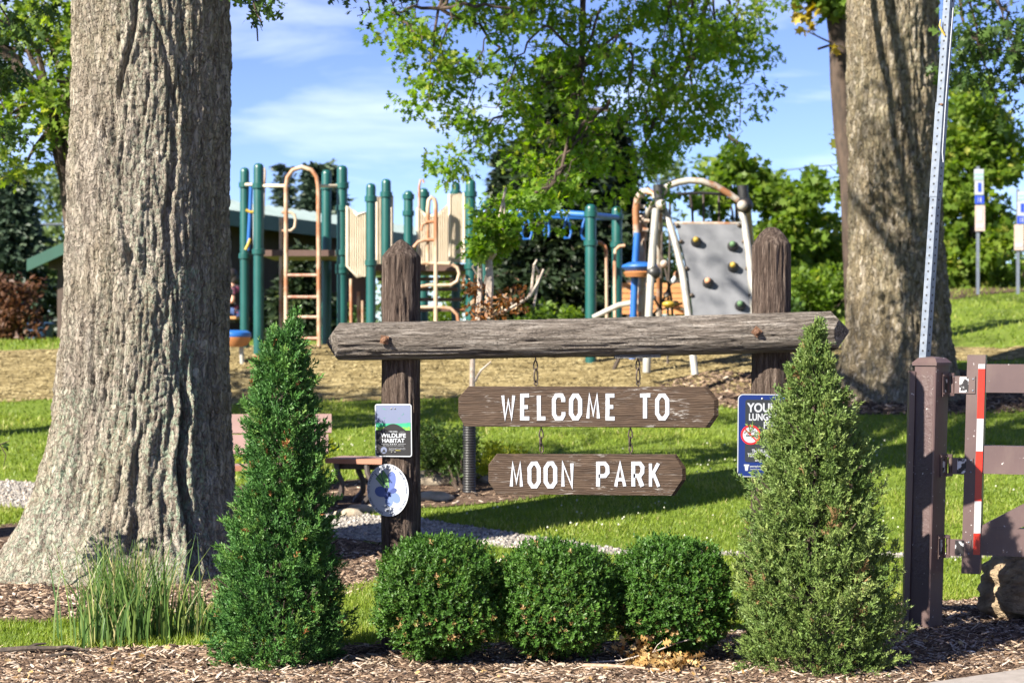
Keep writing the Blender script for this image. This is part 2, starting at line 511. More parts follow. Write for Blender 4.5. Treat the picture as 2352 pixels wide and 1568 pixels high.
M['boxwood'] = leafmat('boxwood_leaf', [(0, (0.0222, 0.0629, 0.00888)), (.5, (0.0444, 0.111, 0.0148)), (.93, (0.0814, 0.1628, 0.02516)), (.965, (0.0962, 0.1702, 0.0333)), (.975, (0.222, 0.1258, 0.0444)), (1, (0.3108, 0.1998, 0.0888))], .2, .5, .3)
M['grass_blade'] = leafmat('grass_blade', [(0, (.095, .155, .016)), (.5, (.175, .245, .028)), (.9, (.27, .31, .055)), (1, (.38, .36, .14))], .42, .5)
M['tall_grass'] = leafmat('tall_grass_blade', [(0, (.05, .11, .025)), (.6, (.10, .18, .04)), (.85, (.18, .23, .06)), (1, (.45, .37, .19))], .4)

def lawn_mat():
    m, nt, b, out = mat('lawn')
    n = noise_src(nt, 1.3, (1, 1, 1), 6)
    n2 = noise_src(nt, 28, (1, 1, 1), 6, .7)
    c = ramp(nt, n2, [(.3, (.075, .12, .014)), (.55, (.15, .21, .026)), (.8, (.23, .27, .05))])
    c = mixc(nt, ramp(nt, n, [(.45, (0, 0, 0)), (.75, (.5, .5, .5))]), c, (.17, .21, .045))
    nt.links.new(c, b.inputs['Base Color']); b.inputs['Roughness'].default_value = .9
    b.inputs['Specular IOR Level'].default_value = .15
    bump(nt, b, n2, 1, .04)
    return m
M['lawn'] = lawn_mat()

def mulch_mat(name, stops, s1, s2, bd=.02):
    m, nt, b, out = mat(name)
    vor = nd(nt, 'ShaderNodeTexVoronoi', Scale=s1)
    tc = nt.nodes.new('ShaderNodeTexCoord'); mp = nt.nodes.new('ShaderNodeMapping'); mp.inputs['Scale'].default_value = (.5, 1.6, 1)
    mx = nt.nodes.new('ShaderNodeMix'); mx.data_type = 'VECTOR'
    nz = nd(nt, 'ShaderNodeTexNoise', Scale=s2)
    nt.links.new(tc.outputs['Object'], mp.inputs[0]); nt.links.new(mp.outputs[0], nz.inputs['Vector'])
    mx.inputs[0].default_value = .12
    nt.links.new(mp.outputs[0], mx.inputs[4]); nt.links.new(nz.outputs[1], mx.inputs[5])
    nt.links.new(mx.outputs[1], vor.inputs['Vector'])
    sep = nt.nodes.new('ShaderNodeSeparateColor'); nt.links.new(vor.outputs['Color'], sep.inputs[0])
    c = ramp(nt, sep.outputs[0], stops)
    nt.links.new(c, b.inputs['Base Color']); b.inputs['Roughness'].default_value = .95
    b.inputs['Specular IOR Level'].default_value = .1
    bump(nt, b, sep.outputs[1], .8, bd); bump(nt, b, nz.outputs[0], .6, bd)
    return m
MULCH = [(0, (.030, .019, .014)), (.35, (.075, .048, .034)), (.65, (.16, .105, .07)), (.85, (.28, .20, .14)), (.95, (.36, .26, .18)), (1, (.40, .33, .27))]
M['mulch'] = mulch_mat('mulch_soil', [(0, (.035, .022, .016)), (.5, (.085, .055, .04)), (1, (.17, .12, .085))], 45, 12)
M['mulch_chip'] = tintmat('mulch_chip', MULCH)
M['play_mulch'] = mulch_mat('playground_wood_chips', [(0, (.10, .075, .032)), (.5, (.19, .148, .068)), (1, (.29, .235, .12))], 11, 6, .06)
M['play_chip'] = tintmat('playground_chip', [(0, (.09, .066, .028)), (.5, (.20, .157, .073)), (1, (.34, .28, .15))])
M['gravel'] = mulch_mat('gravel', [(0, (0.1152, 0.1008, 0.09)), (.5, (0.2448, 0.2232, 0.2016)), (1, (0.396, 0.3744, 0.3456))], 40, 9, .02)
M['pebble'] = tintmat('pebble', [(0, (0.1152, 0.1008, 0.0936)), (.5, (0.2592, 0.2376, 0.216)), (.85, (0.3744, 0.3528, 0.3312)), (1, (0.4464, 0.324, 0.2304))], .8)
M['pavement'] = simple('concrete_pavement', (0.2728, 0.2418, 0.2232), (0.2232, 0.1984, 0.1798), 14, rough=.9, bmp=.5, bscale=160, bdist=.004)
M['boulder'] = simple('brown_boulder', (.20, .14, .085), (.40, .30, .19), 7, (1, 1, 2), .9, bmp=1, bscale=16, bdist=.08)
M['flag'] = simple('pale_flagstone', (0.2592, 0.2088, 0.1512), (0.396, 0.3384, 0.2592), 6, rough=.9, bmp=.8, bscale=18, bdist=.02)

def gate_paint(name, c1, c2, bmp, bs, bd):
    m = simple(name, c1, c2, 3, rough=.45, bmp=bmp, bscale=bs, bdist=bd); nt = m.node_tree
    b = [n for n in nt.nodes if n.type == 'BSDF_PRINCIPLED'][0]; c = b.inputs['Base Color'].links[0].from_socket
    c = mixc(nt, ramp(nt, noise_src(nt, 34, (1, 1, 1), 3, .5), [(.70, (0, 0, 0)), (.715, (.8, .8, .8))]), c, (.42, .40, .40))
    c = mixc(nt, ramp(nt, noise_src(nt, 5, (1, 1, .35), 6, .7), [(.48, (0, 0, 0)), (.72, (.5, .5, .5))]), c, (.12, .09, .075))
    nt.links.new(c, b.inputs['Base Color']); return m
M['gate_brown'] = gate_paint('brown_gate_paint', (.066, .041, .041), (.084, .053, .051), .12, 70, .002)
M['gate_pitted'] = gate_paint('blistered_brown_paint', (.062, .040, .041), (.080, .051, .050), .9, 42, .006)
M['gate_bare'] = simple('chipped_hinge_metal', (.02, .018, .02), (.5, .5, .52), 22, rough=.5, metal=.4, stops=(.50, .56))
M['tape_red'] = simple('reflective_red_tape', (0.434, 0.021, 0.0084), (0.406, 0.0175, 0.0084), 30, rough=.3)
M['tape_white'] = simple('reflective_white_tape', (0.3168, 0.3216, 0.336), (0.288, 0.2928, 0.3072), 30, rough=.3)
M['galv'] = simple('galvanised_steel', (.13, .155, .20), (.19, .215, .26), 25, rough=.55, metal=.4, bmp=.1)
M['hole'] = simple('punched_hole', (.02, .02, .022), (.03, .03, .03), 5, rough=.9)

M['play_green'] = simple('green_painted_steel', (.006, .058, .052), (.008, .074, .066), 3, rough=.35)
M['play_tan'] = simple('tan_plastic', (.56, .49, .39), (.48, .41, .31), 4, rough=.55)
M['play_tan_pipe'] = simple('tan_rusting_pipe', (.42, .32, .23), (.29, .12, .055), 3.5, (1, 1, .6), rough=.5, stops=(.46, .60))
M['rust_pipe'] = simple('rusting_white_pipe', (.36, .33, .29), (.27, .12, .055), 4, rough=.5, stops=(.46, .60))
M['rust_rung'] = simple('rust_red_rung', (.30, .12, .075), (.50, .36, .28), 8, rough=.5)
M['deck_brown'] = simple('brown_deck_steel', (.075, .042, .034), (.095, .055, .044), 4, rough=.5)
M['play_blue'] = simple('blue_painted_steel', (.012, .09, .32), (.014, .10, .36), 4, rough=.4)
M['play_yellow'] = simple('yellow_plastic', (0.3825, 0.2635, 0.034), (0.357, 0.2465, 0.0425), 4, rough=.4)
M['play_orange'] = simple('orange_plastic', (.36, .15, .06), (.4, .17, .07), 4, rough=.4)
M['hold_green'] = simple('green_hold', (0.08, 0.16, 0.072), (0.104, 0.192, 0.096), 8, rough=.6)
M['hold_peach'] = simple('peach_hold', (.6, .28, .16), (.55, .26, .15), 8, rough=.6)
M['wall_grey'] = simple('grey_climbing_panel', (0.15, 0.1536, 0.1704), (0.12, 0.1248, 0.1392), 3, (1, 1, .4), rough=.65, bmp=.1)
M['steel_pipe'] = simple('weathered_grey_pipe', (.36, .35, .32), (.29, .27, .24), 5, rough=.45, metal=.1)
M['black_rubber'] = simple('black_clamp', (.015, .015, .017), (.025, .024, .025), 6, rough=.45)
M['rope'] = simple('dark_rope', (.05, .04, .035), (.09, .07, .06), 30, rough=.9)
M['slat_wood'] = simple('orange_cedar_slat', (.46, .23, .09), (.36, .165, .06), 5, (.3, 1, 2), rough=.6)
M['bench_plank'] = simple('pinkish_plastic_plank', (0.272, 0.1768, 0.1632), (0.2312, 0.1428, 0.1292), 6, (0.136, 0.68, 0.68), rough=.6)
M['bench_edge'] = simple('red_brown_plank', (.30, .135, .085), (.24, .10, .06), 6, (.2, 1, 1), rough=.6)
M['bench_iron'] = simple('dark_cast_iron', (.035, .027, .024), (.06, .045, .04), 8, rough=.5)
M['black_pipe'] = simple('black_corrugated_plastic', (.014, .014, .016), (.022, .022, .025), 5, rough=.38)
M['roof_metal'] = simple('grey_green_metal_roof', (.13, .18, .185), (.16, .21, .22), 2, rough=.5)
M['fascia'] = simple('dark_green_fascia', (0.0165, 0.06375, 0.045), (0.0195, 0.075, 0.0525), 4, rough=.5)
M['shelter_wood'] = simple('dark_shelter_timber', (.05, .035, .028), (.075, .05, .04), 5, (1, 1, .2), rough=.8)
M['bin_blue'] = simple('blue_plastic_bin', (.015, .045, .10), (.018, .05, .11), 4, rough=.5)
M['sign_back'] = simple('pinkish_sign_panel', (.42, .33, .30), (.46, .37, .34), 6, rough=.6, spec=.2)
M['wire'] = simple('power_cable', (.06, .075, .1), (.05, .06, .08), 4, rough=.6)
M['skin'] = simple('skin', (.52, .27, .19), (.48, .25, .17), 5, rough=.55)
M['hair'] = simple('dark_hair', (.012, .009, .009), (.02, .015, .013), 30, rough=.5)
M['shirt'] = simple('dark_pink_trim_shirt', (.02, .016, .02), (.30, .06, .12), 7, rough=.8, stops=(.55, .6))
M['jeans'] = simple('blue_jeans', (.03, .06, .16), (.04, .075, .2), 30, rough=.85)
M['dry_leaf'] = leafmat('dry_leaf', [(0, (0.176, 0.088, 0.028)), (.5, (0.384, 0.24, 0.088)), (1, (0.496, 0.368, 0.192))], .2, .8, .15)
M['stick'] = simple('brown_stick', (.24, .16, .11), (.36, .26, .19), 40, (1, 1, 1), rough=.9, bmp=.4)
M['dark_stick'] = simple('dark_stick', (.03, .022, .018), (.08, .06, .045), 30, rough=.9, bmp=.5)
M['clover'] = simple('clover_flower', (.42, .43, .32), (.5, .5, .4), 5, rough=.8)

# ================================================================== the ground
def grid_mesh(name, xs, ys, zoff=0.0):
    X, Y = np.meshgrid(xs, ys)
    V = np.stack([X, Y, G(X, Y) + zoff], -1).reshape(-1, 3)
    ny, nx = X.shape
    a = (np.arange(ny - 1)[:, None] * nx + np.arange(nx - 1)).ravel()
    return mesh_np(name, V, np.stack([a, a + 1, a + nx + 1, a + nx], -1), smooth=True)

xs = np.unique(np.concatenate([np.linspace(-600, -25, 24), np.linspace(-25, -8, 30), np.linspace(-8, 12, 100), np.linspace(12, 30, 30), np.linspace(30, 600, 24)]))
ys = np.unique(np.concatenate([np.linspace(-60, 8, 18), np.linspace(8, 32, 120), np.linspace(32, 60, 40), np.linspace(60, 1500, 40)]))
tag(link('ground', grid_mesh('ground', xs, ys), M['lawn']), kind='structure')

def resample(pts, n):
    pts = np.asarray(pts, float)
    s = np.concatenate([[0], np.cumsum(np.linalg.norm(np.diff(pts, axis=0), axis=1))])
    t = np.linspace(0, s[-1], n)
    return np.stack([np.interp(t, s, pts[:, 0]), np.interp(t, s, pts[:, 1])], -1)

def strip(name, front, back, m, n=160, rows=10, dz=.004, wob=.05):
    a, b = resample(front, n), resample(back, n)
    a = a + np.stack([0 * a[:, 0], wob * fbm(np.stack([a[:, 0] * 2.3, a[:, 1] * .3, 0 * a[:, 0] + 3], -1), 3)], -1)
    b = b + np.stack([0 * b[:, 0], wob * fbm(np.stack([b[:, 0] * 2.3, b[:, 1] * .3, 0 * b[:, 0] + 9], -1), 3)], -1)
    t = np.linspace(0, 1, rows)[:, None, None]
    XY = a[None] * (1 - t) + b[None] * t
    Z = G(XY[..., 0], XY[..., 1]) + dz
    V = np.concatenate([XY, Z[..., None]], -1).reshape(-1, 3)
    i = (np.arange(rows - 1)[:, None] * n + np.arange(n - 1)).ravel()
    return tag(link(name, mesh_np(name, V, np.stack([i, i + 1, i + n + 1, i + n], -1), smooth=True), m), kind='structure')

def inpoly(x, y, poly):
    poly = np.asarray(poly, float); r = np.zeros(np.shape(x), bool)
    for (x1, y1), (x2, y2) in zip(poly, np.roll(poly, -1, 0)):
        c = ((y1 > y) != (y2 > y)) & (x < (x2 - x1) * (y - y1) / (y2 - y1 + 1e-12) + x1)
        r ^= c
    return r

# front mulch bed
bed_back = [(-14, 10.6), (-2.9, 10.45), (-2.2, 10.55), (-1.0, 10.62), (.3, 10.7), (1.2, 11.0), (1.9, 11.7), (2.3, 12.2), (3.1, 12.5), (4.5, 12.7), (14, 13.2)]
bed_front = [(-14, 7.0), (-6, 7.0), (0, 8.05), (2.116, 9.46), (2.74, 9.87), (4.5, 11.05), (6.5, 12.3), (14, 12.9)]
strip('mulch_bed', bed_front, bed_back, M['mulch'], 220, 24, .006, .05)
# concrete pavement in front of the bed
pave_edge = [(-14, 6.9), (-6, 6.9), (0, 8.02), (2.116, 9.43), (2.74, 9.84), (4.5, 11.02), (6.5, 12.2), (14, 12.8)]
strip('pavement', [(-40, -30), (40, -30)], [(-40, 6.6)] + pave_edge + [(40, 15)], M['pavement'], 120, 30, .012, 0)

# mulch round the two oaks
OAK1 = np.array([-2.93, 14.2]); OAK2 = np.array([5.16, 25.2])
def ring(name, c, rx, ry, m, dz=.005, n=72, k=10):
    th = np.linspace(0, 2 * np.pi, n, endpoint=False)
    wob = 1 + .10 * np.sin(3 * th + 1) + .06 * np.sin(5 * th + 2)
    V = []
    for q in np.linspace(.15, 1, k):
        x = c[0] + np.cos(th) * rx * q * wob; y = c[1] + np.sin(th) * ry * q * wob
        V.append(np.stack([x, y, G(x, y) + dz], -1))
    V = np.concatenate(V)
    F = [(i * n + j, i * n + (j + 1) % n, (i + 1) * n + (j + 1) % n, (i + 1) * n + j) for i in range(k - 1) for j in range(n)]
    tag(link(name, mesh_np(name, V, np.array(F), smooth=True), m), kind='structure')
    return lambda x, y: ((x - c[0]) / rx) ** 2 + ((y - c[1]) / ry) ** 2 < (1 + .10 * np.sin(3 * np.arctan2((y - c[1]) / ry, (x - c[0]) / rx) + 1)) ** 2
in_ring1 = ring('mulch_ring', OAK1, 2.05, 2.55, M['mulch'])
in_ring2 = ring('mulch_ring', OAK2, 3.1, 1.75, M['mulch'])

# gravel path
path_back = [ray(x, y) for x, y in ((-400, 1085), (0, 1103), (120, 1112), (560, 1155), (770, 1178), (1000, 1196), (1240, 1236), (1420, 1262), (1700, 1268), (2080, 1272), (2352, 1275), (2700, 1278))]
path_front = [ray(x, y) for x, y in ((-400, 1152), (0, 1165), (120, 1172), (560, 1212), (770, 1238), (1000, 1250), (1240, 1264), (1420, 1273), (1700, 1279), (2080, 1282), (2352, 1285), (2700, 1288))]
strip('gravel_path', path_front, path_back, M['gravel'], 200, 8, .006, .12)
# planting bed by the bench
pb_front = [ray(x, y) for x, y in ((540, 1188), (755, 1182), (965, 1168), (1130, 1158), (1285, 1134))]
pb_back = [ray(x, y) for x, y in ((540, 1120), (755, 1112), (965, 1085), (1130, 1092), (1250, 1122))]
strip('planting_bed', pb_front, pb_back, M['mulch'], 90, 8, .010, .12)
# playground surface
pg_front = [ray(x, y) for x, y in ((-700, 928), (0, 922), (130, 918), (530, 930), (760, 922), (965, 918), (1240, 914), (1500, 908), (1720, 904), (1950, 893), (2200, 828), (2500, 822))]
pg_back = [(-14, 28.3), (-7.8, 28.3), (-6.8, 28.7), (-3.5, 29.5), (0, 31.5), (2, 31.6), (4, 30.5), (5.5, 28.9), (7.2, 28.3), (9, 28.4)]
strip('playground_surface', pg_front, pg_back, M['play_mulch'], 200, 20, .006, .3)
# soil strip under the far hedge on the slope
tag(strip('hedge_soil', [ray(1780, 706), ray(1945, 700), ray(2170, 690), ray(2290, 674)], [(6.9, 40.6), (9.2, 41), (12.5, 41.3)], M['mulch'], 40, 5, .01, .1), kind='structure')

poly_bed = bed_front + bed_back[::-1]
poly_path = path_front + path_back[::-1]
poly_pb = pb_front + pb_back[::-1]
poly_pg = pg_front + pg_back[::-1]
def is_lawn(x, y):
    front = np.interp(x, [p[0] for p in bed_back], [p[1] for p in bed_back])
    ok = (y > front) & ~in_ring1(x, y) & ~in_ring2(x, y)
    for q in (poly_path, poly_pb, poly_pg): ok &= ~inpoly(x, y, q)
    return ok

def frame_pts(n, y0, y1, pad=1.2, p=1.0):
    n = int(n * 1.12)
    """random ground points inside the field of view (slightly wider), between two distances"""
    u = rng.random(n)
    y = np.sqrt(y0 ** 2 + u * (y1 ** 2 - y0 ** 2)) if p == 1 else y0 + (y1 - y0) * u ** p
    x = (rng.random(n) * 2 - 1) * y * .2769 * pad + 0
    return x, y

# ---- lawn grass as real blades (nobody could count them)
def make_grass():
    Vs, Fs, Ts = [], [], []; off = 0
    tv = [(-.5, 0, 0), (.5, 0, 0), (.28, .55, .10), (0, 1, .34)]
    tf = [(0, 1, 2), (0, 2, 3)]
    for n, y0, y1, h, w in ((100000, 10.4, 13.2, .042, .0062), (118000, 13.2, 18.5, .046, .0095), (66000, 18.5, 26, .055, .0145), (36000, 26, 42, .075, .024)):
        x, y = frame_pts(n, y0, y1); n = len(x)
        den = fbm(np.stack([x * .9, y * .9, 0 * x], -1), 3)
        k = is_lawn(x, y) & ((y < 26) | (x > 4) | (x < -5)) & (rng.random(n) < .80 + .6 * den); x, y = x[k], y[k]; den = den[k]
        m = len(x)
        pos = np.stack([x, y, G(x, y) - .004], -1)
        d = np.stack([rng.normal(0, .38, m), rng.normal(0, .38, m), np.ones(m)], -1)
        hh = h * (.55 + .8 * rng.random(m)) * (1 + .5 * den)
        sc3 = np.stack([np.full(m, w), hh, hh], -1)
        t = np.clip(.42 + .7 * den + rng.normal(0, .18, m), 0, .97); t[rng.random(m) < .03] = 1
        V, F, T = scatter(tv, tf, pos, d, sc3, tint=t)
        Vs.append(V); Fs.append(F + off); Ts.append(T); off += len(V)
    o = link('grass', mesh_np('grass', np.concatenate(Vs), np.concatenate(Fs), np.concatenate(Ts)), M['grass_blade'])
    tag(o, 'short green lawn grass around the sign and path', 'grass', kind='stuff')
make_grass()

def make_clover():
    x, y = frame_pts(2600, 13.5, 21)
    k = is_lawn(x, y) & (fbm(np.stack([x * .7, y * .7, 0 * x + 4], -1), 2) > .05); x, y = x[k][:190], y[k][:190]
    n = len(x)
    tv = [(1, 0, 0), (-1, 0, 0), (0, 0, 1), (0, 0, -1), (0, 1, 0), (0, -1, 0)]
    tf = [(0, 4, 2), (2, 4, 1), (1, 4, 3), (3, 4, 0), (2, 5, 0), (1, 5, 2), (3, 5, 1), (0, 5, 3)]
    V, F, T = scatter(tv, tf, np.stack([x, y, G(x, y) + .055], -1), np.tile([0, 0, 1.], (n, 1)), .008 + .005 * rng.random(n))
    tag(link('clover_flowers', mesh_np('clover_flowers', V, F, T), M['clover']), 'tiny white clover heads dotted over the lawn', 'flowers', kind='stuff')
make_clover()

# ---- mulch chips
CHIP_V = [(-.5, 0, 0), (.5, 0, 0), (.42, 1, .3), (-.4, .95, 0), (0, .1, 1.0), (.05, .9, 1.1)]
CHIP_F = [(0, 1, 4), (1, 2, 5), (1, 5, 4), (0, 4, 5), (0, 5, 3), (3, 5, 2)]
def chips(name, x, y, L, W, m, label, tb=0.0, lift=.0, flat=.25):
    n = len(x)
    a = rng.normal(0, .75, n) + rng.choice([0, math.pi], n)
    d = np.stack([np.cos(a), np.sin(a), rng.normal(.0, flat, n)], -1)
    pos = np.stack([x, y, G(x, y) + lift + .014 * rng.random(n)], -1)
    l = L * (.35 + 1.1 * rng.random(n) ** 1.7)
    sc3 = np.stack([W * (.5 + rng.random(n)), l, W * (.25 + .5 * rng.random(n))], -1)
    up = np.tile([0, 0, 1.], (n, 1)) + rng.normal(0, .35, (n, 3))
    t = np.clip(rng.random(n) ** 1.15 + tb + .25 * fbm(np.stack([x * 1.5, y * 2.5, 0 * x + 2], -1), 2), 0, 1)
    V, F, T = scatter(CHIP_V, CHIP_F, pos, d, sc3, tint=t, nrm=np.cross(np.cross(up, d), d) * -1)
    return tag(link(name, mesh_np(name, V, F, T), m), label, 'mulch', kind='stuff')

def make_chips():
    x, y = frame_pts(62000, 9.35, 12.8)
    k = inpoly(x, y + .05 * fbm(np.stack([x * 4, y * 0, 0 * x], -1), 2), poly_bed)
    chips('mulch_chips', x[k], y[k], .052, .0085, M['mulch_chip'], 'shredded bark mulch covering the bed below the sign', .2)
    x, y = frame_pts(1500, 9.35, 12.8)
    k = inpoly(x, y, poly_bed) & (fbm(np.stack([x * 1.8, y * 1.8, 0 * x + 7], -1), 2) > -.1)
    chips('bark_pieces', x[k], y[k], .08, .014, M['mulch_chip'], 'larger bark pieces strewn through the bed below the sign', .05, .006, .3)
    x, y = frame_pts(18000, 9.35, 12.8)
    k = inpoly(x, y, poly_bed)
    chips('bark_crumbs', x[k], y[k], .018, .006, M['mulch_chip'], 'fine bark crumbs filling the bed below the sign', -.08, .0, .4)
    th = rng.random(24000) * 2 * np.pi; q = np.sqrt(rng.random(24000)) * 1.03
    x = OAK1[0] + np.cos(th) * q * 2.05; y = OAK1[1] + np.sin(th) * q * 2.55
    k = (np.abs(x) < y * .285) & (y < 15.5)
    chips('mulch_chips', x[k], y[k], .060, .012, M['mulch_chip'], 'brown bark mulch ringed round the big lichen-covered oak', .06)
    th = rng.random(9000) * 2 * np.pi; q = np.sqrt(rng.random(9000)) * 1.03
    x = OAK2[0] + np.cos(th) * q * 3.1; y = OAK2[1] + np.sin(th) * q * 1.75
    k = y < 26.5
    chips('mulch_chips', x[k], y[k], .10, .025, M['mulch_chip'], 'brown bark mulch ringed round the far oak', -.02)
    x, y = frame_pts(23000, 24.0, 30)
    k = inpoly(x, y, poly_pg)
    chips('playground_chips', x[k], y[k], .06, .018, M['play_chip'], 'golden wood chips under the play equipment', .0, 0, .3)
    x, y = frame_pts(9000, 16.5, 22)
    k = inpoly(x, y, poly_pb)
    chips('mulch_chips', x[k], y[k], .07, .02, M['mulch_chip'], 'brown mulch in the planting bed beside the benches', .1)
make_chips()

def make_pebbles():
    x, y = frame_pts(60000, 14.6, 24)
    k = inpoly(x, y, poly_path); x, y = x[k], y[k]; n = len(x)
    tv = [(1, 0, 0), (-1, 0, 0), (0, 0, .7), (0, 0, -.7), (0, 1, 0), (0, -1, 0)]
    tf = [(0, 4, 2), (2, 4, 1), (1, 4, 3), (3, 4, 0), (2, 5, 0), (1, 5, 2), (3, 5, 1), (0, 5, 3)]
    V, F, T = scatter(tv, tf, np.stack([x, y, G(x, y) + .008], -1), unit(rng.normal(size=(n, 3))), .012 + .016 * rng.random(n) ** 2)
    tag(link('gravel_stones', mesh_np('gravel_stones', V, F, T), M['pebble']), 'loose pale gravel on the curving path', 'gravel', kind='stuff')
make_pebbles()

# ================================================================== logs and the sign
def log_mesh(name, L, r0, r1, axis, nth=56, nl=150, point0=0.0, point1=0.0, slope=.9, rough=.010, seed=0.0, bow=0.0, dome=0.0):
    """a weathered log along +axis from 0 to L; point0/point1 > 0 cut that end to a four-sided point"""
    th = np.linspace(0, 2 * np.pi, nth, endpoint=False)
    def rad(t, thv):
        r = r0 + (r1 - r0) * t
        p = np.stack([np.cos(thv) * 5, np.sin(thv) * 5, t * L * 1.0 + seed], -1)
        n = fbm(p * np.array([1, 1, 1.2]), 2) * .45
        p2 = np.stack([np.cos(thv) * 11 + seed, np.sin(thv) * 11, t * L * 1.6], -1)
        cr = np.abs(noise3(p2)); cr = np.clip(1 - cr / .10, 0, 1)
        n2 = fbm(np.stack([np.cos(thv) * 16, np.sin(thv) * 16 + seed, t * L * 5], -1), 3)
        return r + rough * (n + .35 * n2 - .9 * cr)
    rows = []
    lim = lambda a, b, z0, s: z0
    tt = np.linspace(0, 1, nl)
    def endz(x, y, sgn):
        if dome:
            rho = np.hypot(x, y) / r1; four = np.maximum(np.abs(x), np.abs(y)) / r1
            return r1 * slope * (.75 * rho + .25 * four) ** dome
        m = np.maximum(np.abs(x), np.abs(y))
        return m * slope
    # side rows
    rr = [rad(np.full(nth, t), th) for t in tt]
    for i, t in enumerate(tt):
        r = rr[i]; x, y = np.cos(th) * r, np.sin(th) * r
        lo = endz(x, y, 0) * point0 if point0 else np.zeros(nth)
        hi = L - endz(x, y, 1) * point1 if point1 else np.full(nth, L)
        z = lo + (hi - lo) * t
        rows.append(np.stack([x, y, z], -1))
    def cap(r, t):
        out = []
        for q in (.82, .62, .42, .22, .06):
            x, y = np.cos(th) * r * q, np.sin(th) * r * q
            base = endz(x, y, 0)
            jit = .004 * noise3(np.stack([x * 60, y * 60, 0 * x + seed], -1))
            z = (base * point0 + jit) if t == 0 else (L - base * point1 + jit)
            out.append(np.stack([x, y, z], -1))
        return out
    rows = cap(rr[0], 0)[::-1] + rows + cap(rr[-1], 1)
    V = np.stack(rows); n = len(V)
    V[..., 0] += bow * np.sin(np.clip(V[..., 2] / L, 0, 1) * np.pi)
    V = V.reshape(-1, 3)
    if axis == 0: V = np.stack([V[:, 2], V[:, 1], -V[:, 0]], -1)
    F = [(i * nth + j, i * nth + (j + 1) % nth, (i + 1) * nth + (j + 1) % nth, (i + 1) * nth + j) for i in range(n - 1) for j in range(nth)]
    me = mesh_np(name, V, np.array(F), smooth=True)
    me.flip_normals() if axis == 0 and False else None
    try: me.set_sharp_from_angle(angle=R(42))
    except Exception: pass
    return me

SD = 10.45                       # distance of the sign posts
post1 = Vector((P(921, 0, SD).x, SD, 0)); post2 = Vector((P(1768, 0, SD).x, SD, 0))
park_sign = thing('park_sign', ((post1.x + post2.x) / 2, SD, 0), 'rustic sign frame of two pointed log posts and a bolted crossbeam log', 'sign frame')
for pp, top, lean, sd in ((post1, P(0, 549, SD).z, .0, 1.3), (post2, P(0, 521, SD).z, .004, 7.7)):
    o = link('post', log_mesh('post', top + .25, .112, .109, 2, 60, 190, 0, 1.0, .98 if sd < 5 else 1.0, .011, sd, 0.0, 1.35 if sd < 5 else 2.1), M['log_post'], park_sign)
    o.location = (pp.x, pp.y, -.25); o.rotation_euler = (0, lean, R(38 if sd < 5 else 12))
BD = 10.31                       # beam axis
bl, br = P(748, 785, BD), P(1952, 760, BD)
bL = (br - bl).length
o = link('beam', log_mesh('beam', bL, .104, .113, 0, 60, 240, .8, 1.0, .95, .010, 4.1, .006), M['log_beam'], park_sign)
o.location = bl; o.rotation_euler = (R(9), -math.atan2(br.z - bl.z, br.x - bl.x), 0)
# square washers and bolt heads
def bolt(px, py, a):
    c = P(px, py, BD - .118)
    m = MB(); rot = Matrix.Rotation(R(a), 3, 'Y') @ Matrix.Rotation(R(8), 3, 'Z')
    m.box(c, (.046, .006, .046), rot)
    b = m.build('washer_plate', M['rust'], park_sign)
    m = MB(); m.lathe(c + Vector((0, -.004, 0)), [(.017, 0), (.017, .010), (.012, .013)], 6, Matrix.Rotation(R(90), 3, 'X'))
    m.lathe(c + Vector((0, -.014, 0)), [(.008, 0), (.008, .012)], 8, Matrix.Rotation(R(90), 3, 'X'))
    m.build('bolt_head', M['rust'], b)
bolt(883, 780, 8); bolt(1738, 762, 40)
# knot on the beam and the thin plank screwed under it
m = MB(); c = P(1464, 818, BD); m.box(c + Vector((0, 0, 0)), (.256, .085, .019), Matrix.Rotation(R(-1.0), 3, 'Y')); m.build('cleat', M['grey_plank'], park_sign)

# hanging boards
def outline_board(pts, d):
    return [P(a, b, d) for a, b in pts]
def board(name, label, pts, bev, d, t=.045):
    """octagonal board; the right-hand edges carry a wide bevel"""
    cx = sum(p[0] for p in pts) / len(pts); zt = min(p[1] for p in pts)
    root = thing(name, P(cx, zt, d), label, 'sign board')
    m = MB(); n = len(pts)
    f = [P(a, b, d) for a, b in bev]; g = [P(a, b, d) for a, b in pts]
    y = Vector((0, 1, 0))
    v = [p - y * t / 2 for p in f] + [p - y * (t / 2 - .014) for p in g] + [p + y * t / 2 for p in g]
    F = [tuple(range(n))] + [(i, (i + 1) % n, n + (i + 1) % n, n + i) for i in range(n)] + \
        [(n + i, n + (i + 1) % n, 2 * n + (i + 1) % n, 2 * n + i) for i in range(n)] + [tuple(range(3 * n - 1, 2 * n - 1, -1))]
    m.add(v, F); m.build('panel', M['board'], root)
    return root
pts1 = [(1076, 887), (1624, 888), (1650, 917), (1650, 954), (1630, 982), (1067, 979), (1053, 952), (1053, 913)]
bev1 = [(1077, 888.5), (1617, 889.5), (1639, 919), (1639, 953), (1619, 980.5), (1068, 977.5), (1054.5, 952), (1054.5, 913)]
pts2 = [(1141, 1042), (1554, 1043), (1575, 1074), (1575, 1101), (1549, 1138), (1141, 1134), (1122, 1106), (1122, 1067)]
bev2 = [(1142, 1043.5), (1548, 1044.5), (1566, 1075), (1566, 1100), (1541, 1136.5), (1142, 1132.5), (1123.5, 1106), (1123.5, 1067)]
board1 = board('sign_board', 'long brown board with white letters WELCOME TO hung under the log beam', pts1, bev1, BD)
board2 = board('sign_board', 'shorter brown board with white letters MOON PARK hung below another board', pts2, bev2, BD)

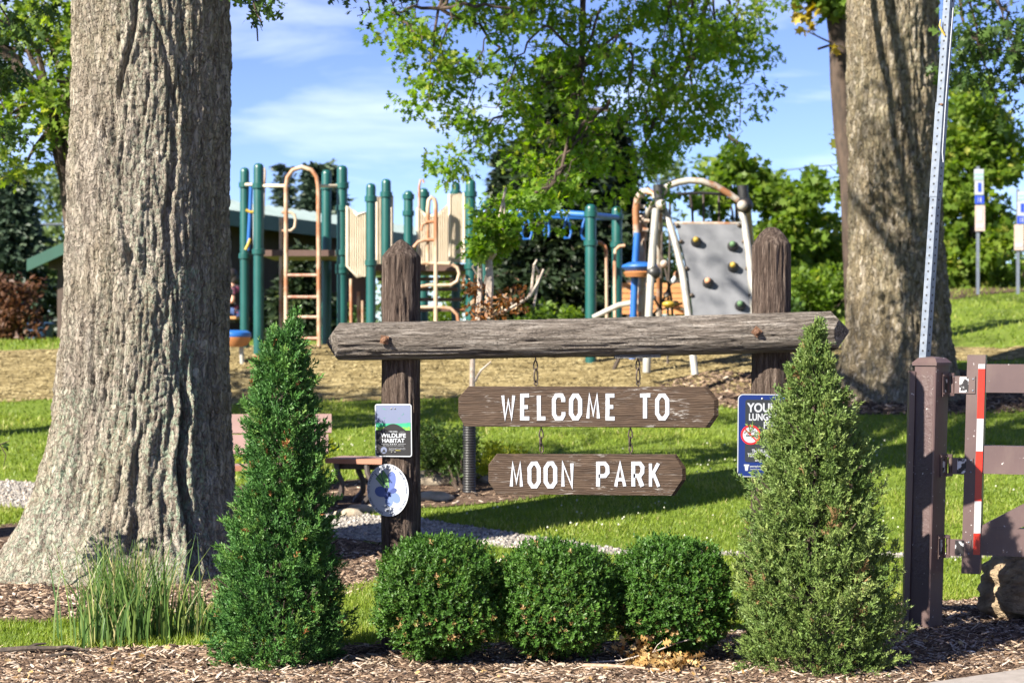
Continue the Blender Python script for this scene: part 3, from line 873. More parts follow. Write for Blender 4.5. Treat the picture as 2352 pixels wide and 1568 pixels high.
# routed block letters drawn as mitred strokes: coordinates 0..1 wide, 0..1 high
C8 = .22
GL = {
 'W': [[(0, 1), (.2, 0), (.5, .78), (.8, 0), (1, 1)]],
 'M': [[(0, 0), (.14, 1), (.5, .18), (.86, 1), (1, 0)]],
 'E': [[(.95, 1), (.08, 1), (.08, 0), (.95, 0)], [(.08, .5), (.78, .5)]],
 'L': [[(.1, 1), (.1, 0), (.95, 0)]],
 'C': [[(1, .72), (1, .86), (.82, 1), (.26, 1), (0, .82), (0, .18), (.26, 0), (.82, 0), (1, .14), (1, .28)]],
 'O': [[(.3, 1), (.7, 1), (1, .8), (1, .2), (.7, 0), (.3, 0), (0, .2), (0, .8)], 'closed'],
 'T': [[(0, 1), (1, 1)], [(.5, 1), (.5, 0)]],
 'N': [[(.04, 0), (.04, 1), (.96, 0), (.96, 1)]],
 'P': [[(.08, 0), (.08, 1), (.75, 1), (1, .85), (1, .6), (.75, .45), (.1, .45)]],
 'A': [[(0, 0), (.5, 1), (1, 0)], [(.18, .3), (.82, .3)]],
 'R': [[(.08, 0), (.08, 1), (.75, 1), (1, .85), (1, .62), (.75, .47), (.1, .47)], [(.55, .47), (1, 0)]],
 'K': [[(.08, 0), (.08, 1)], [(.1, .38), (.95, 1)], [(.38, .58), (1, 0)]],
}
def stroke(m, pts, w, o, t0, t1, closed=False):
    n = len(pts); p = [Vector((a, b)) for a, b in pts]; L, Rr = [], []
    for i in range(n):
        a = p[i] - p[i - 1] if (i or closed) else p[1] - p[0]
        b = p[(i + 1) % n] - p[i] if (i < n - 1 or closed) else p[i] - p[i - 1]
        a.normalize(); b.normalize()
        na, nb = Vector((-a.y, a.x)), Vector((-b.y, b.x))
        q = (na + nb)
        if q.length < 1e-6: q = na.copy()
        q.normalize(); k = min(1 / max(q.dot(na), .45), 2.0)
        L.append(p[i] + q * w / 2 * k); Rr.append(p[i] - q * w / 2 * k)
    base = len(m.v)
    for q in (L, Rr):
        for t in (t0, t1):
            for a in q: m.v.append((o.x + a.x, o.y - t, o.z + a.y))
    def id(s, t, i): return base + (s * 2 + t) * n + i
    seg = range(n) if closed else range(n - 1)
    for i in seg:
        j = (i + 1) % n
        m.f += [(id(0, 1, i), id(1, 1, i), id(1, 1, j), id(0, 1, j)), (id(0, 0, i), id(0, 0, j), id(1, 0, j), id(1, 0, i)),
                (id(0, 0, i), id(0, 1, i), id(0, 1, j), id(0, 0, j)), (id(1, 0, i), id(1, 0, j), id(1, 1, j), id(1, 1, i))]
    if not closed:
        for i in (0, n - 1): m.f.append((id(0, 0, i), id(1, 0, i), id(1, 1, i), id(0, 1, i)))
def letters(root, row, y0, y1, d, t=.045):
    s = d / FPX; w = 9.0 * s
    for ch, a, b in row:
        o = P(a, y1, d - t / 2); W = (b - a) * s - w; H = (y1 - y0) * s - w
        g = GL[ch]; closed = g[-1] == 'closed'; k = 0
        m = MB()
        for st in g:
            if st == 'closed': continue
            pts = [(w / 2 + x * W + random.uniform(-.0008, .0008), w / 2 + z * H + random.uniform(-.0008, .0008)) for x, z in st]
            stroke(m, pts, w * random.uniform(.95, 1.08) * (.82 if ch in 'WMNKA' else 1), o, -.002, .003 + .0006 * k, closed); k += 1
        m.build('letter', M['letter_paint'], root)
cx = lambda X: 918.7 + X / 2.926
letters(board1, [(c, cx(a), cx(b)) for c, a, b in (('W', 678, 778), ('E', 803, 884), ('L', 915, 993), ('C', 1021, 1111), ('O', 1136, 1223), ('M', 1250, 1347), ('E', 1377, 1457), ('T', 1600, 1694), ('O', 1714, 1809))], 903.4, 965, BD)
letters(board2, [(c, cx(a), cx(b)) for c, a, b in (('M', 736, 830), ('O', 857, 946), ('O', 966, 1056), ('N', 1079, 1170), ('P', 1313, 1407), ('A', 1437, 1522), ('R', 1549, 1642), ('K', 1665, 1752))], 1059.3, 1121, BD)

# hooks and chain links
def oval(cx_, z0, z1, w, d, turn, name, root, r=.0042):
    c = Vector((cx_, d, (z0 + z1) / 2)); h = (z1 - z0) / 2; m = MB(); pts = []
    for k in range(18):
        q = 2 * math.pi * k / 18
        x = math.cos(q) * w / 2 * (1 - .25 * math.sin(q)); z = math.sin(q) * h
        pts.append(c + Vector((x * math.cos(turn), x * math.sin(turn), z)))
    m.tube(pts, r, 7, closed=True); m.build(name, M['iron'], root, True)
def hanger(px, y0, y1, root, d=BD, long=True):
    x = P(px, 0, d).x; z0, z1 = P(0, y0, d).z, P(0, y1, d).z; L = z0 - z1
    m = MB(); m.tube([(x, d, z0 + .035), (x, d, z0 - L * .10)], .0042, 7); m.build('hook_shank', M['iron'], root, True)
    oval(x, z0 - L * .42, z0 - L * .07, .022, d, .25, 'chain_link', root)
    if long:
        oval(x + .002, z0 - L * .86, z0 - L * .36, .025, d, .6, 'snap_hook', root, .0046)
    else:
        oval(x - .003, z0 - L * .70, z0 - L * .36, .018, d, 1.1, 'chain_link', root, .0048)
    oval(x + .002, z1 + L * .05, z0 - L * (.80 if long else .64), .018, d, .1, 'eye_bolt', root)
    m = MB(); m.tube([(x + .002, d, z1 + L * .08), (x + .002, d, z1 - .03)], .0042, 7); m.build('eye_bolt_shank', M['iron'], root, True)
hanger(1230, 823, 887, board1); hanger(1465, 822, 887, board1)
hanger(1243, 981, 1042, board2, long=False); hanger(1448, 981, 1042, board2, long=False)

# ================================================================== flat signs with writing
_txt = []
def text(s, size, xscale=1.0, bold=0.0):
    """letters of a line as a flat mesh (x right, y up), centred on x"""
    cu = bpy.data.curves.new('line', 'FONT'); cu.body = s; cu.size = 1; cu.offset = bold; cu.fill_mode = 'FRONT'
    ob = bpy.data.objects.new('line', cu); COL.objects.link(ob)
    dg = bpy.context.evaluated_depsgraph_get(); dg.update()
    me = bpy.data.meshes.new_from_object(ob.evaluated_get(dg))
    COL.objects.unlink(ob); bpy.data.objects.remove(ob); bpy.data.curves.remove(cu)
    v = np.zeros(len(me.vertices) * 3); me.vertices.foreach_get('co', v); v = v.reshape(-1, 3)
    w = v[:, 0].max() - v[:, 0].min(); v[:, 0] -= (v[:, 0].max() + v[:, 0].min()) / 2
    h = v[:, 1].max() - v[:, 1].min()
    v[:, 0] *= size * xscale; v[:, 1] *= size; v[:, 2] = 0
    me.vertices.foreach_set('co', v.ravel()); me.update()
    return me
def fit_text(s, w, h, bold=.02):
    """line scaled to an exact width and capital height"""
    me = text(s, 1, 1, bold)
    v = np.zeros(len(me.vertices) * 3); me.vertices.foreach_get('co', v); v = v.reshape(-1, 3)
    v[:, 0] *= w / (v[:, 0].max() - v[:, 0].min()); lo = v[:, 1].min(); v[:, 1] = (v[:, 1] - lo) * h / (v[:, 1].max() - lo)
    me.vertices.foreach_set('co', v.ravel()); me.update()
    return me

def rrect(w, h, r, n=6):
    out = []
    for cx0, cy0, a0 in ((w / 2 - r, h / 2 - r, 0), (-w / 2 + r, h / 2 - r, 90), (-w / 2 + r, -h / 2 + r, 180), (w / 2 - r, -h / 2 + r, 270)):
        for k in range(n + 1):
            q = R(a0 + 90 * k / n); out.append((cx0 + r * math.cos(q), cy0 + r * math.sin(q)))
    return out
def circle(r, n=48, c=(0, 0), sx=1.0): return [(c[0] + sx * r * math.cos(2 * math.pi * k / n), c[1] + r * math.sin(2 * math.pi * k / n)) for k in range(n)]

class Plate:
    """a thin sign: local x right, y up, faces -Y before turning"""
    def __init__(s, name, label, loc, rz, ry=0.0):
        s.root = thing(name, loc, label, 'sign')
        s.root.rotation_euler = (0, ry, rz)
    def layer(s, name, poly, m, t, thick=.0008, parent=None):
        b = MB(); b.prism(poly, (0, 0, 0), (1, 0, 0), (0, 0, 1), (0, -1, 0), t - thick, t)
        o = b.build(name, m, parent or s.root, local=True); return o
    def words(s, me, x, y, m, t, rot=0.0, name='lettering'):
        o = link(name, me, m, s.root, True)
        o.location = (x, -t, y); o.rotation_euler = (R(90), rot, 0); return o

def post_front(pp, z, a, off=.004, r=.118):
    return Vector((pp.x - math.sin(a) * (r + off), pp.y - math.cos(a) * (r + off), z))

# --- wildlife sign
pxm = FPX / 10.33
a1 = R(17)
hz = P(0, 988, 10.33).z
W = Plate('habitat_sign', 'small metal plaque reading CERTIFIED WILDLIFE HABITAT on the log post', post_front(post1, hz, a1) + Vector((0, 0, 0)), -a1, R(-.6))
w_, h_ = 86 / pxm / math.cos(a1) * 1.0, 121 / pxm
W.layer('plate', rrect(w_, h_, .014), M['sign_white'], .0)
iw, ih = w_ - .012, h_ - .012
W.layer('black_field', rrect(iw, ih, .009), M['sign_black'], .0008)
yk = .10 * h_          # top of the black area relative to the centre is 0.0; sky above
sky = [(-iw / 2, -.0), (iw / 2, -.0), (iw / 2, ih / 2 - .009), (iw / 2 - .009, ih / 2), (-iw / 2 + .009, ih / 2), (-iw / 2, ih / 2 - .009)]
W.layer('sky_field', sky, M['sign_sky'], .0016)
gt = [(-iw / 2, 0), (iw / 2, 0)] + [(iw / 2 - iw * k / 14, .043 - .006 * math.sin(k * .22) + .0015 * (k % 2)) for k in range(15)]
W.layer('meadow', gt, M['sign_green'], .0024)
gt2 = [(-iw / 2, 0), (iw / 2, 0)] + [(iw / 2 - iw * k / 20, .015 + .005 * math.sin(k * 1.3) ** 2 + .002 * (k % 2)) for k in range(21)]
W.layer('flowers', gt2, M['sign_lime'], .0030)
hill = [(-iw * .36, 0)] + [(iw * (.36 - .72 * k / 14), .038 * math.sin(math.pi * k / 14) ** .8 if 0 < k < 14 else 0.0005) for k in range(15)]
hill = [(iw * .36, 0)] + [(iw * (.36 - .72 * k / 14), .0005 + .036 * math.sin(math.pi * k / 14)) for k in range(1, 14)] + [(-iw * .36, 0)]
W.layer('mound', hill[::-1], M['sign_black'], .0036)
def bird(x, y, s, rot):
    q = [(-1, .35), (-.4, .12), (0, .18), (.45, 0), (1, -.12), (.4, -.14), (0, -.10), (-.3, 0)]
    c, sn = math.cos(rot), math.sin(rot)
    W.layer('bird', [(x + s * (a * c - b * sn), y + s * (a * sn + b * c)) for a, b in q][::-1], M['sign_green'], .0024)
bird(-.055, .120, .016, -.2); bird(.058, .088, .010, .9); bird(.036, .066, .009, .5); bird(-.052, .068, .008, .4)
M_w = M['sign_white']
W.words(fit_text('CERTIFIED', .052, .0075, .012), 0, -.0105, M_w, .0026)
W.layer('rule', [(-.067, -.0075), (-.067, -.0065), (-.040, -.0065), (-.040, -.0075)], M_w, .0024)
W.layer('rule', [(.040, -.0075), (.040, -.0065), (.067, -.0065), (.067, -.0075)], M_w, .0024)
W.words(fit_text('WILDLIFE', .150, .0235, .025), 0, -.040, M_w, .0026)
W.words(fit_text('HABITAT', .134, .0235, .025), 0, -.0685, M_w, .0026)
for x0 in (-.074, .028): W.layer('rule', [(x0, -.0765), (x0, -.0753), (x0 + .046, -.0753), (x0 + .046, -.0765)], M_w, .0024)
for k in range(4): W.layer('paw_mark', circle(.0028, 10, (-.0165 + .011 * k, -.0758)), M_w, .0024)
W.words(fit_text('FOOD / WATER \u2022 COVER \u2022 PLACES TO RAISE YOUNG', .124, .0038, .004), 0, -.0865, M_w, .0026)
W.layer('seal', circle(.0185, 28, (-.057, -.111)), M['sign_sky'], .0024)
W.layer('seal_mark', [(-.069, -.122), (-.045, -.122), (-.050, -.112), (-.056, -.104), (-.062, -.112)], M['sign_black'], .0032)
W.words(fit_text('This property provides the four basic habitat', .098, .0036, .004), .022, -.1000, M_w, .0026)
W.words(fit_text('elements needed for wildlife to thrive', .098, .0036, .004), .022, -.1065, M_w, .0026)
W.words(fit_text('and sustainable', .030, .0036, .004), -.012, -.1130, M_w, .0026)
W.words(fit_text('certified here', .032, .0036, .004), .026, -.1130, M['sign_yellow'], .0026)
for sx_ in (-.010, .011):
    for sy_ in (.121, -.121):
        b = MB(); b.lathe((sx_, -.001, sy_), [(.0042, 0), (.0042, .003), (.002, .0042)], 10, Matrix.Rotation(R(90), 3, 'X')); b.build('screw', M['screw'], W.root, local=True)

# --- pollinator pathway disc
a2 = R(34)
D = Plate('pollinator_sign', 'round pale metal sign with a blue butterfly and POLLINATOR PATHWAY lettering', post_front(post1, P(0, 1126, 10.33).z, a2), -a2)
rd = 60.3 / pxm
D.layer('disc', circle(rd, 64), M['sign_grey'], .0)
def petal(l, w, ang, c, n=20, tip=.75):
    out = []
    for k in range(n):
        q = 2 * math.pi * k / n
        x = l * (.5 - .5 * math.cos(q)); y = w * math.sin(q) * (1 - .25 * math.cos(q) * tip)
        ca, sa = math.cos(ang), math.sin(ang); out.append((c[0] + x * ca - y * sa, c[1] + x * sa + y * ca))
    return out
cc = (.018, -.012)
ol = M['sign_white']
wings = [(.120, .030, R(82), M['wing_a'], 'upper_wing'), (.108, .029, R(178), M['wing_a'], 'upper_wing'), (.082, .027, R(-35), M['wing_b'], 'lower_wing'), (.080, .027, R(-98), M['wing_b'], 'lower_wing')]
for i, (l, w, a, mm, nm) in enumerate(wings):
    D.layer(nm + '_edge', petal(l + .004, w + .003, a, cc), ol, .0010 + .0001 * i, .0004)
for i, (l, w, a, mm, nm) in enumerate(wings):
    D.layer(nm, petal(l, w, a, cc), mm, .0018 + .0001 * i, .0004)
D.layer('wing_overlap', petal(.050, .013, R(25), cc), M['wing_c'], .0030, .0004)
D.layer('wing_overlap', petal(.050, .013, R(222), cc), M['wing_c'], .0031, .0004)
D.layer('leaf', [(-.085, .062), (-.050, .098), (.004, .018), (-.030, .014)], M['sign_leaf'], .0026, .0004)
D.layer('leaf', [(-.028, .112), (.006, .072), (.014, .012), (-.012, .030), (-.044, .080)], M['sign_leaf'], .0028, .0004)
def dstroke(name, p, w, t):
    m = MB(); stroke(m, p, w, Vector((0, 0, 0)), t - .0006, t); m.build(name, M['sign_ink'], D.root, local=True)
dstroke('antenna', [(-.086, .090), (-.030, .040), (-.012, .022)], .0052, .0036)
dstroke('antenna', [(-.036, .112), (-.040, .078), (-.026, .044), (-.008, .020)], .0052, .0042)
m = MB(); m.tube([Vector((-.004 + .009 * math.cos(q) * .8 + .004 * math.sin(q), -.0042, .010 + .017 * math.sin(q))) for q in np.linspace(0, 2 * np.pi, 16, endpoint=False)], .0024, 6, closed=True)
m.build('antenna_loop', M['sign_ink'], D.root, local=True)
def arc_text(s, r, a0, a1, size, inside=False):
    n = len(s); VV, FF = [], []; off = 0
    for i, ch in enumerate(s):
        if ch == ' ': continue
        me = text(ch, size, .95, .01)
        q = R(a0 + (a1 - a0) * i / (n - 1)); rot = q - math.pi / 2 if not inside else q + math.pi / 2
        for v in me.vertices:
            x, y = v.co.x, v.co.y - size * .35
            VV.append((r * math.cos(q) + x * math.cos(rot) - y * math.sin(rot), -.0016, r * math.sin(q) + x * math.sin(rot) + y * math.cos(rot)))
        FF += [tuple(k + off for k in p.vertices) for p in me.polygons]; off += len(me.vertices)
        bpy.data.meshes.remove(me)
    me = bpy.data.meshes.new('lettering'); me.from_pydata(VV, [], FF); me.update()
    link('lettering', me, M['sign_ink'], D.root, True)
arc_text('THIS PROPERTY IS ON THE POLLINATOR PATHWAY', rd - .0125, 188, -8, .0175)
arc_text('NATIVE PLANTS  -  PESTICIDE FREE', rd - .0125, 203, 337, .0175, True)
D.words(fit_text('www.pollinator-pathway.org', .10, .0062, .005), .006, -.098, M['sign_ink'], .0012, .05)
for zz in (.122, -.112):
    b = MB(); b.lathe((0, -.001, zz), [(.0065, 0), (.0065, .003), (.003, .005)], 12, Matrix.Rotation(R(90), 3, 'X')); b.build('screw', M['screw'], D.root, local=True)

# --- tobacco-free sign
yx = P(1757, 1000, 10.33)
Y = Plate('tobacco_free_sign', 'blue sign with white border reading YOUNG LUNGS AT PLAY behind the bushy light green conifer', Vector((yx.x, post2.y - .122, yx.z)), 0, R(.5))
w_, h_ = 126 / pxm, 190 / pxm
Y.layer('plate', rrect(w_, h_, .030, 8), M['sign_white'], .0, .0012)
Y.layer('blue_field', rrect(w_ - .010, h_ - .010, .026, 8), M['sign_navy'], .0008)
Y.layer('charcoal_field', [(x + .012, y + .026) for x, y in rrect(.247, .349, .014, 6)], M['sign_charcoal'], .0016)
Y.words(fit_text('YOUNG', .215, .052, .03), .0055, .130, M_w, .0022)
Y.words(fit_text('LUNGS AT', .190, .040, .03), .004, .0837, M_w, .0022)
Y.words(fit_text('PLAY', .095, .039, .03), .0395, .039, M_w, .0022)
Y.words(fit_text('THIS IS A', .080, .020, .03), -.033, -.096, M_w, .0022)
Y.words(fit_text('TOBACCO-FREE', .140, .0210, .03), -.027, -.1195, M_w, .0022)
Y.words(fit_text('ZONE!', .058, .020, .03), -.026, -.143, M_w, .0022)
Y.layer('stripe', [(-.0040, .036), (.0235, -.010), (.060, -.020), (.060, -.0165), (.0265, -.0065), (-.001, .0365)][::-1], M_w, .0022)
Y.words(fit_text('pennsylvania', .075, .0150, .02), -.045, -.180, M_w, .0022)
Y.words(fit_text('DEPARTMENT OF HEALTH', .075, .0075, .012), -.045, -.192, M_w, .0022)
Y.layer('keystone', [(-.1165, -.161), (-.1165, -.170), (-.1125, -.170), (-.109, -.1965), (-.0945, -.1965), (-.091, -.170), (-.087, -.170), (-.087, -.161)], M_w, .0018)
def ringp(name, r0, r1, c, mm, t):
    n = 40; m = MB()
    for r in (r0, r1):
        for tt in (t - .0006, t):
            m.v += [(c[0] + r * math.cos(2 * math.pi * k / n), -tt, c[1] + r * math.sin(2 * math.pi * k / n)) for k in range(n)]
    for k in range(n):
        j = (k + 1) % n
        m.f += [(n + k, 3 * n + k, 3 * n + j, n + j), (k, n + k, n + j, j), (2 * n + k, 2 * n + j, 3 * n + j, 3 * n + k)]
    m.build(name, mm, Y.root, local=True)
nc = (-.105 + .006, -.010 + .008)
nc = (-.081, .004)
Y.layer('disc', circle(.0475, 40, nc), M['sign_grey'], .0024)
ringp('red_ring', .0445, .0545, nc, M['sign_red'], .0036)
Y.layer('cigarette', [(nc[0] - .026, nc[1] - .008), (nc[0] - .026, nc[1] - .001), (nc[0] + .018, nc[1] - .001), (nc[0] + .018, nc[1] - .008)][::-1], M['sign_black'], .0030)
for xx in (.020, .0235): Y.layer('ember', [(nc[0] + xx, nc[1] - .008), (nc[0] + xx, nc[1] - .001), (nc[0] + xx + .0022, nc[1] - .001), (nc[0] + xx + .0022, nc[1] - .008)][::-1], M['sign_black'], .0030)
m = MB(); m.tube([(nc[0] + a, -.0030, nc[1] + b) for a, b in ((.022, .003), (.022, .011), (.014, .014), (.006, .016), (.010, .021), (.006, .026), (-.001, .024), (-.001, .018))], .0012, 6)
m.build('smoke', M['sign_black'], Y.root, local=True)
q = .046 * .707
Y.layer('slash', [(nc[0] - q - .003, nc[1] + q - .003), (nc[0] + q - .003, nc[1] - q - .003), (nc[0] + q + .003, nc[1] - q + .003), (nc[0] - q + .003, nc[1] + q + .003)], M['sign_red'], .0040)
b = MB(); b.lathe((-.018, -.001, .206), [(.0055, 0), (.0055, .003), (.002, .005)], 12, Matrix.Rotation(R(90), 3, 'X')); b.build('screw', M['tape_white'], Y.root, local=True)

# ================================================================== clipped and cone-shaped shrubs
def sprig_template(nb=5, seed=1, w=.055):
    """a feathery juniper tip: a stem and a few scale-leaf side shoots"""
    r = np.random.default_rng(seed); V, F = [], []
    def blade(p, d, L, w):
        p = np.array(p, float); d = np.array(d, float); d /= np.linalg.norm(d)
        s = np.cross(d, r.normal(size=3)); s /= np.linalg.norm(s)
        b = len(V); V.extend([p, p + d * L * .5 + s * w * 1.15, p + d * L, p + d * L * .5 - s * w * 1.15]); F.extend([(b, b + 1, b + 2), (b, b + 2, b + 3)])
    blade((0, 0, 0), (0, 1, 0), 1, w)
    for k in range(nb):
        t = .12 + .62 * k / nb; a = k * 2.4 + r.random()
        blade((0, t, 0), (math.cos(a) * .75, .85, math.sin(a) * .75), .42 * (1 - t * .4), w * .9)
    return np.array(V), np.array(F)
SPRIG = sprig_template()
SPRIG2 = sprig_template(6, 3, .065)
SPRIG3 = sprig_template(3, 5, .10)

def cone_shrub(name, label, prof, axis_px, d, base_y, n, m, size, seed, lump, stem_lean=0.0, tight=.70):
    """prof: list of (screen row, left col, right col) of the outline at distance d"""
    s = d / FPX
    prof = sorted(prof, key=lambda q: -q[0])
    zz = np.array([P(0, q[0], d).z for q in prof]); lo = np.array([P(q[1], 0, d).x for q in prof]); hi = np.array([P(q[2], 0, d).x for q in prof])
    z0 = float(G(P(axis_px, 0, d).x, d)); zz = zz - zz[0] + z0
    zz = z0 + (zz - z0) * (1 - .11 / (zz[-1] - z0))
    root = thing(name, (float((lo[0] + hi[0]) / 2), d, z0), label, 'conifer')
    zt = zz[-1]
    # plumes of growth, each a cluster of sprigs along a short upswept shoot
    npl = n // 20
    hs = np.linspace(zz[0], zt, 400); rad = np.interp(hs, zz, (hi - lo) / 2); cum = np.cumsum(rad + .03); cum /= cum[-1]
    H = np.interp(rng.random(npl), cum, hs); TH = rng.random(npl) * 2 * np.pi
    RR = np.interp(H, zz, (hi - lo) / 2); CX = np.interp(H, zz, (lo + hi) / 2)
    lum = fbm(np.stack([np.cos(TH) * 2.2 + seed, np.sin(TH) * 2.2, H * 3.4], -1), 3)
    RP = np.maximum(RR * (tight + lump * 1.3 * lum + lump * .5 * rng.normal(size=npl)) - .02 - .10 * RR * rng.random(npl) ** 2, .004)
    B = np.stack([CX + np.cos(TH) * RP, d + np.sin(TH) * RP, H - .05], -1)
    low = np.clip((H - z0) / .3, 0, 1)
    AX = unit(np.stack([np.cos(TH) * .55, np.sin(TH) * .55, .75 * low + .15], -1) + rng.normal(0, .22, (npl, 3)))
    AX = np.where((H > zt - .15)[:, None], unit(AX * np.array([.45, .45, 1.6])), AX)
    PL = (.09 + .10 * rng.random(npl)) * np.clip(RR / .2, .55, 1.15)
    per = 20
    tl = rng.random((npl, per)) ** .8
    pos = (B[:, None] + AX[:, None] * (tl * PL[:, None])[..., None] + rng.normal(0, 1, (npl, per, 3)) * (.022 * (1.15 - tl))[..., None]).reshape(-1, 3)
    dd = (np.repeat(AX[:, None], per, 1) * (.55 + .5 * tl[..., None]) + rng.normal(0, .42, (npl, per, 3)) + np.array([0, 0, .18])).reshape(-1, 3)
    pt = .42 + .5 * lum + rng.normal(0, .16, npl)
    tint = np.clip(np.repeat(pt, per) + .22 * (tl.ravel() - .5) + rng.normal(0, .10, npl * per), 0, .95)
    dp = np.repeat(rng.random(npl) < .012, per); dead = dp | (rng.random(npl * per) < .012); tint[dead] = .97 + .03 * rng.random(dead.sum())
    # finer filling behind the plumes
    nf = n // 4; h = np.interp(rng.random(nf), cum, hs); th = rng.random(nf) * 2 * np.pi; rr = np.interp(h, zz, (hi - lo) / 2) * (.55 + .25 * rng.random(nf)); cxx = np.interp(h, zz, (lo + hi) / 2)
    pos = np.concatenate([pos, np.stack([cxx + np.cos(th) * rr, d + np.sin(th) * rr, h], -1)]); dd = np.concatenate([dd, np.stack([np.cos(th), np.sin(th), 1.2 + 0 * th], -1) + rng.normal(0, .4, (nf, 3))]); tint = np.concatenate([tint, np.clip(rng.normal(.35, .2, nf), 0, .95)])
    o_ = rng.permutation(len(pos)); pos, dd, tint = pos[o_], dd[o_], tint[o_]; n = len(pos)
    Vs, Fs, Ts = [], [], []; off = 0
    half = n // 2
    for sl, (tv, tf) in ((slice(0, half), SPRIG), (slice(half, n), SPRIG2)):
        V, F, T = scatter(tv, tf, pos[sl], dd[sl], size * (.55 + .8 * rng.random(len(pos[sl]))), tint=tint[sl])
        Vs.append(V); Fs.append(F + off); Ts.append(T); off += len(V)
    V = np.concatenate(Vs); V[:, 2] = np.maximum(V[:, 2], z0 + .004)
    link('foliage', mesh_np('foliage', V, np.concatenate(Fs), np.concatenate(Ts)), m, root)
    # stem and a few bare branches inside
    mb = MB(); xc = float((lo[0] + hi[0]) / 2)
    mb.tube([(xc, d, z0 - .05), (xc + stem_lean * .5, d, z0 + .6), (float(cxx.mean()), d, z0 + 1.2), (float(np.interp(zt - .15, zz, (lo + hi) / 2)), d, zt - .15)], [.035, .028, .018, .006], 8)
    for k in range(70):
        hh = random.uniform(z0 + .1, zt - .3); a = random.uniform(0, 6.28); L = float(np.interp(hh, zz, (hi - lo) / 2)) * .85
        c = Vector((float(np.interp(hh, zz, (lo + hi) / 2)), d, hh))
        mb.tube([c, c + Vector((math.cos(a) * L * .6, math.sin(a) * L * .6, L * .25)), c + Vector((math.cos(a) * L, math.sin(a) * L, L * .6))], [.008, .006, .003], 5)
    mb.build('stem', M['bark_dark'], root)
    return root

cone_shrub('cone_conifer', 'dark green cone-shaped conifer beside the big oak trunk',
           [(1521, 480, 800), (1490, 468, 822), (1400, 470, 818), (1320, 486, 800), (1250, 502, 792), (1200, 524, 770), (1100, 556, 756), (1000, 560, 748), (950, 560, 742), (900, 568, 728), (850, 580, 720), (800, 592, 713), (765, 600, 706), (740, 612, 695), (722, 648, 692), (700, 674, 686)],
           648, 10.15, 1521, 17000, M['juniper_dark'], .056, 2.0, .11, tight=.61)
cone_shrub('cone_conifer', 'light grey-green bushy cone-shaped conifer hiding part of the blue sign',
           [(1517, 1700, 2035), (1490, 1684, 2058), (1400, 1672, 2072), (1300, 1678, 2058), (1200, 1698, 2034), (1100, 1738, 2014), (1000, 1756, 1986), (950, 1772, 1966), (900, 1790, 1950), (850, 1806, 1932), (800, 1822, 1915), (760, 1838, 1902), (725, 1852, 1897), (692, 1868, 1888)],
           1868, 9.98, 1517, 19000, M['juniper_light'], .056, 9.0, .15, tight=.70)

# boxwood balls: sprigs of small paired leaves
def box_sprig():
    V, F = [], []
    for k in range(7):
        t = .15 + .13 * k; a = k * 2.4
        d = np.array([math.cos(a) * .8, .55, math.sin(a) * .8]) if k < 6 else np.array([0, 1., 0]); d = d / np.linalg.norm(d)
        s = np.cross(d, [0.05, 1, .2]); s = s / np.linalg.norm(s); u = np.cross(s, d)
        p = np.array([0, t, 0]); L = .62; w = .17; b = len(V)
        V.extend([p, p + d * L * .5 + s * w + u * .04, p + d * L, p + d * L * .5 - s * w + u * .04]); F.extend([(b, b + 1, b + 2), (b, b + 2, b + 3)])
    return np.array(V), np.array(F)
BOXS = box_sprig()
def boxwood(label, x0, x1, ytop, ybot, d, n, seed):
    c = P((x0 + x1) / 2, (ytop + ybot) / 2, d); rx = (x1 - x0) / 2 * d / FPX; rz = (ybot - ytop) / 2 * d / FPX
    z0 = float(G(c.x, d))
    root = thing('boxwood_bush', (c.x, d, z0), label, 'bush', 'clipped boxwoods under the sign')
    v = unit(rng.normal(size=(n, 3)))
    v[:, 1] -= .25 * (rng.random(n) < .5); v = unit(v)
    sq = (np.abs(v[:, 0]) ** 2.7 + np.abs(v[:, 1]) ** 2.4 + np.abs(v[:, 2]) ** 2.8) ** (-1 / 2.75)   # slightly boxy ball
    lum = fbm(v * 2.6 + seed, 3); l2 = noise3(v * 8 + seed)
    l3 = noise3(v * 14 + seed)
    dent = np.clip(noise3(v * 2.1 + seed * 3 + 7) - .18, 0, 1)
    q = sq * (.93 + .17 * lum + .11 * l2 + .09 * l3 - .35 * dent) - .28 * rng.random(n) ** 1.8
    q = np.where(rng.random(n) < .012, q + .10 * rng.random(n), q)
    low = v[:, 2] < -.55
    q = np.where(low, q * .92, q)
    pos = np.stack([c.x + v[:, 0] * q * rx, d + v[:, 1] * q * rx * .93, z0 + rz + v[:, 2] * q * rz], -1)
    pos[:, 2] = np.maximum(pos[:, 2], z0 + .02 + .03 * rng.random(n))
    dd = v * .8 + np.array([0, 0, .75]) + rng.normal(0, .35, (n, 3))
    tint = np.clip(.45 + .45 * l2 + .25 * lum + rng.normal(0, .17, n), 0, .95)
    dead = rng.random(n) < np.where(v[:, 2] < -.05, .05 + .55 * np.clip(noise3(v * 3 + seed * 2) - .12, 0, 1), .006 + .25 * np.clip(dent - .1, 0, 1)); tint[dead] = .965 + .035 * rng.random(dead.sum())
    V, F, T = scatter(*BOXS, pos, dd, .030 * (.6 + .75 * rng.random(n)), tint=tint)
    link('foliage', mesh_np('foliage', V, F, T), M['boxwood'], root)
    mb = MB()
    for k in range(26):
        a = random.uniform(0, 6.28); e = random.uniform(.35, 1.2); L = .8
        e1 = Vector((math.cos(a) * math.cos(e) * rx * L, math.sin(a) * math.cos(e) * rx * L, 2 * rz * L * math.sin(e)))
        b0 = Vector((c.x, d, z0 - .02))
        mb.tube([b0, b0 + e1 * .5 + Vector((0, 0, .04)), b0 + e1], [.010, .007, .003], 5)
    mb.build('stems', M['bark_dark'], root)
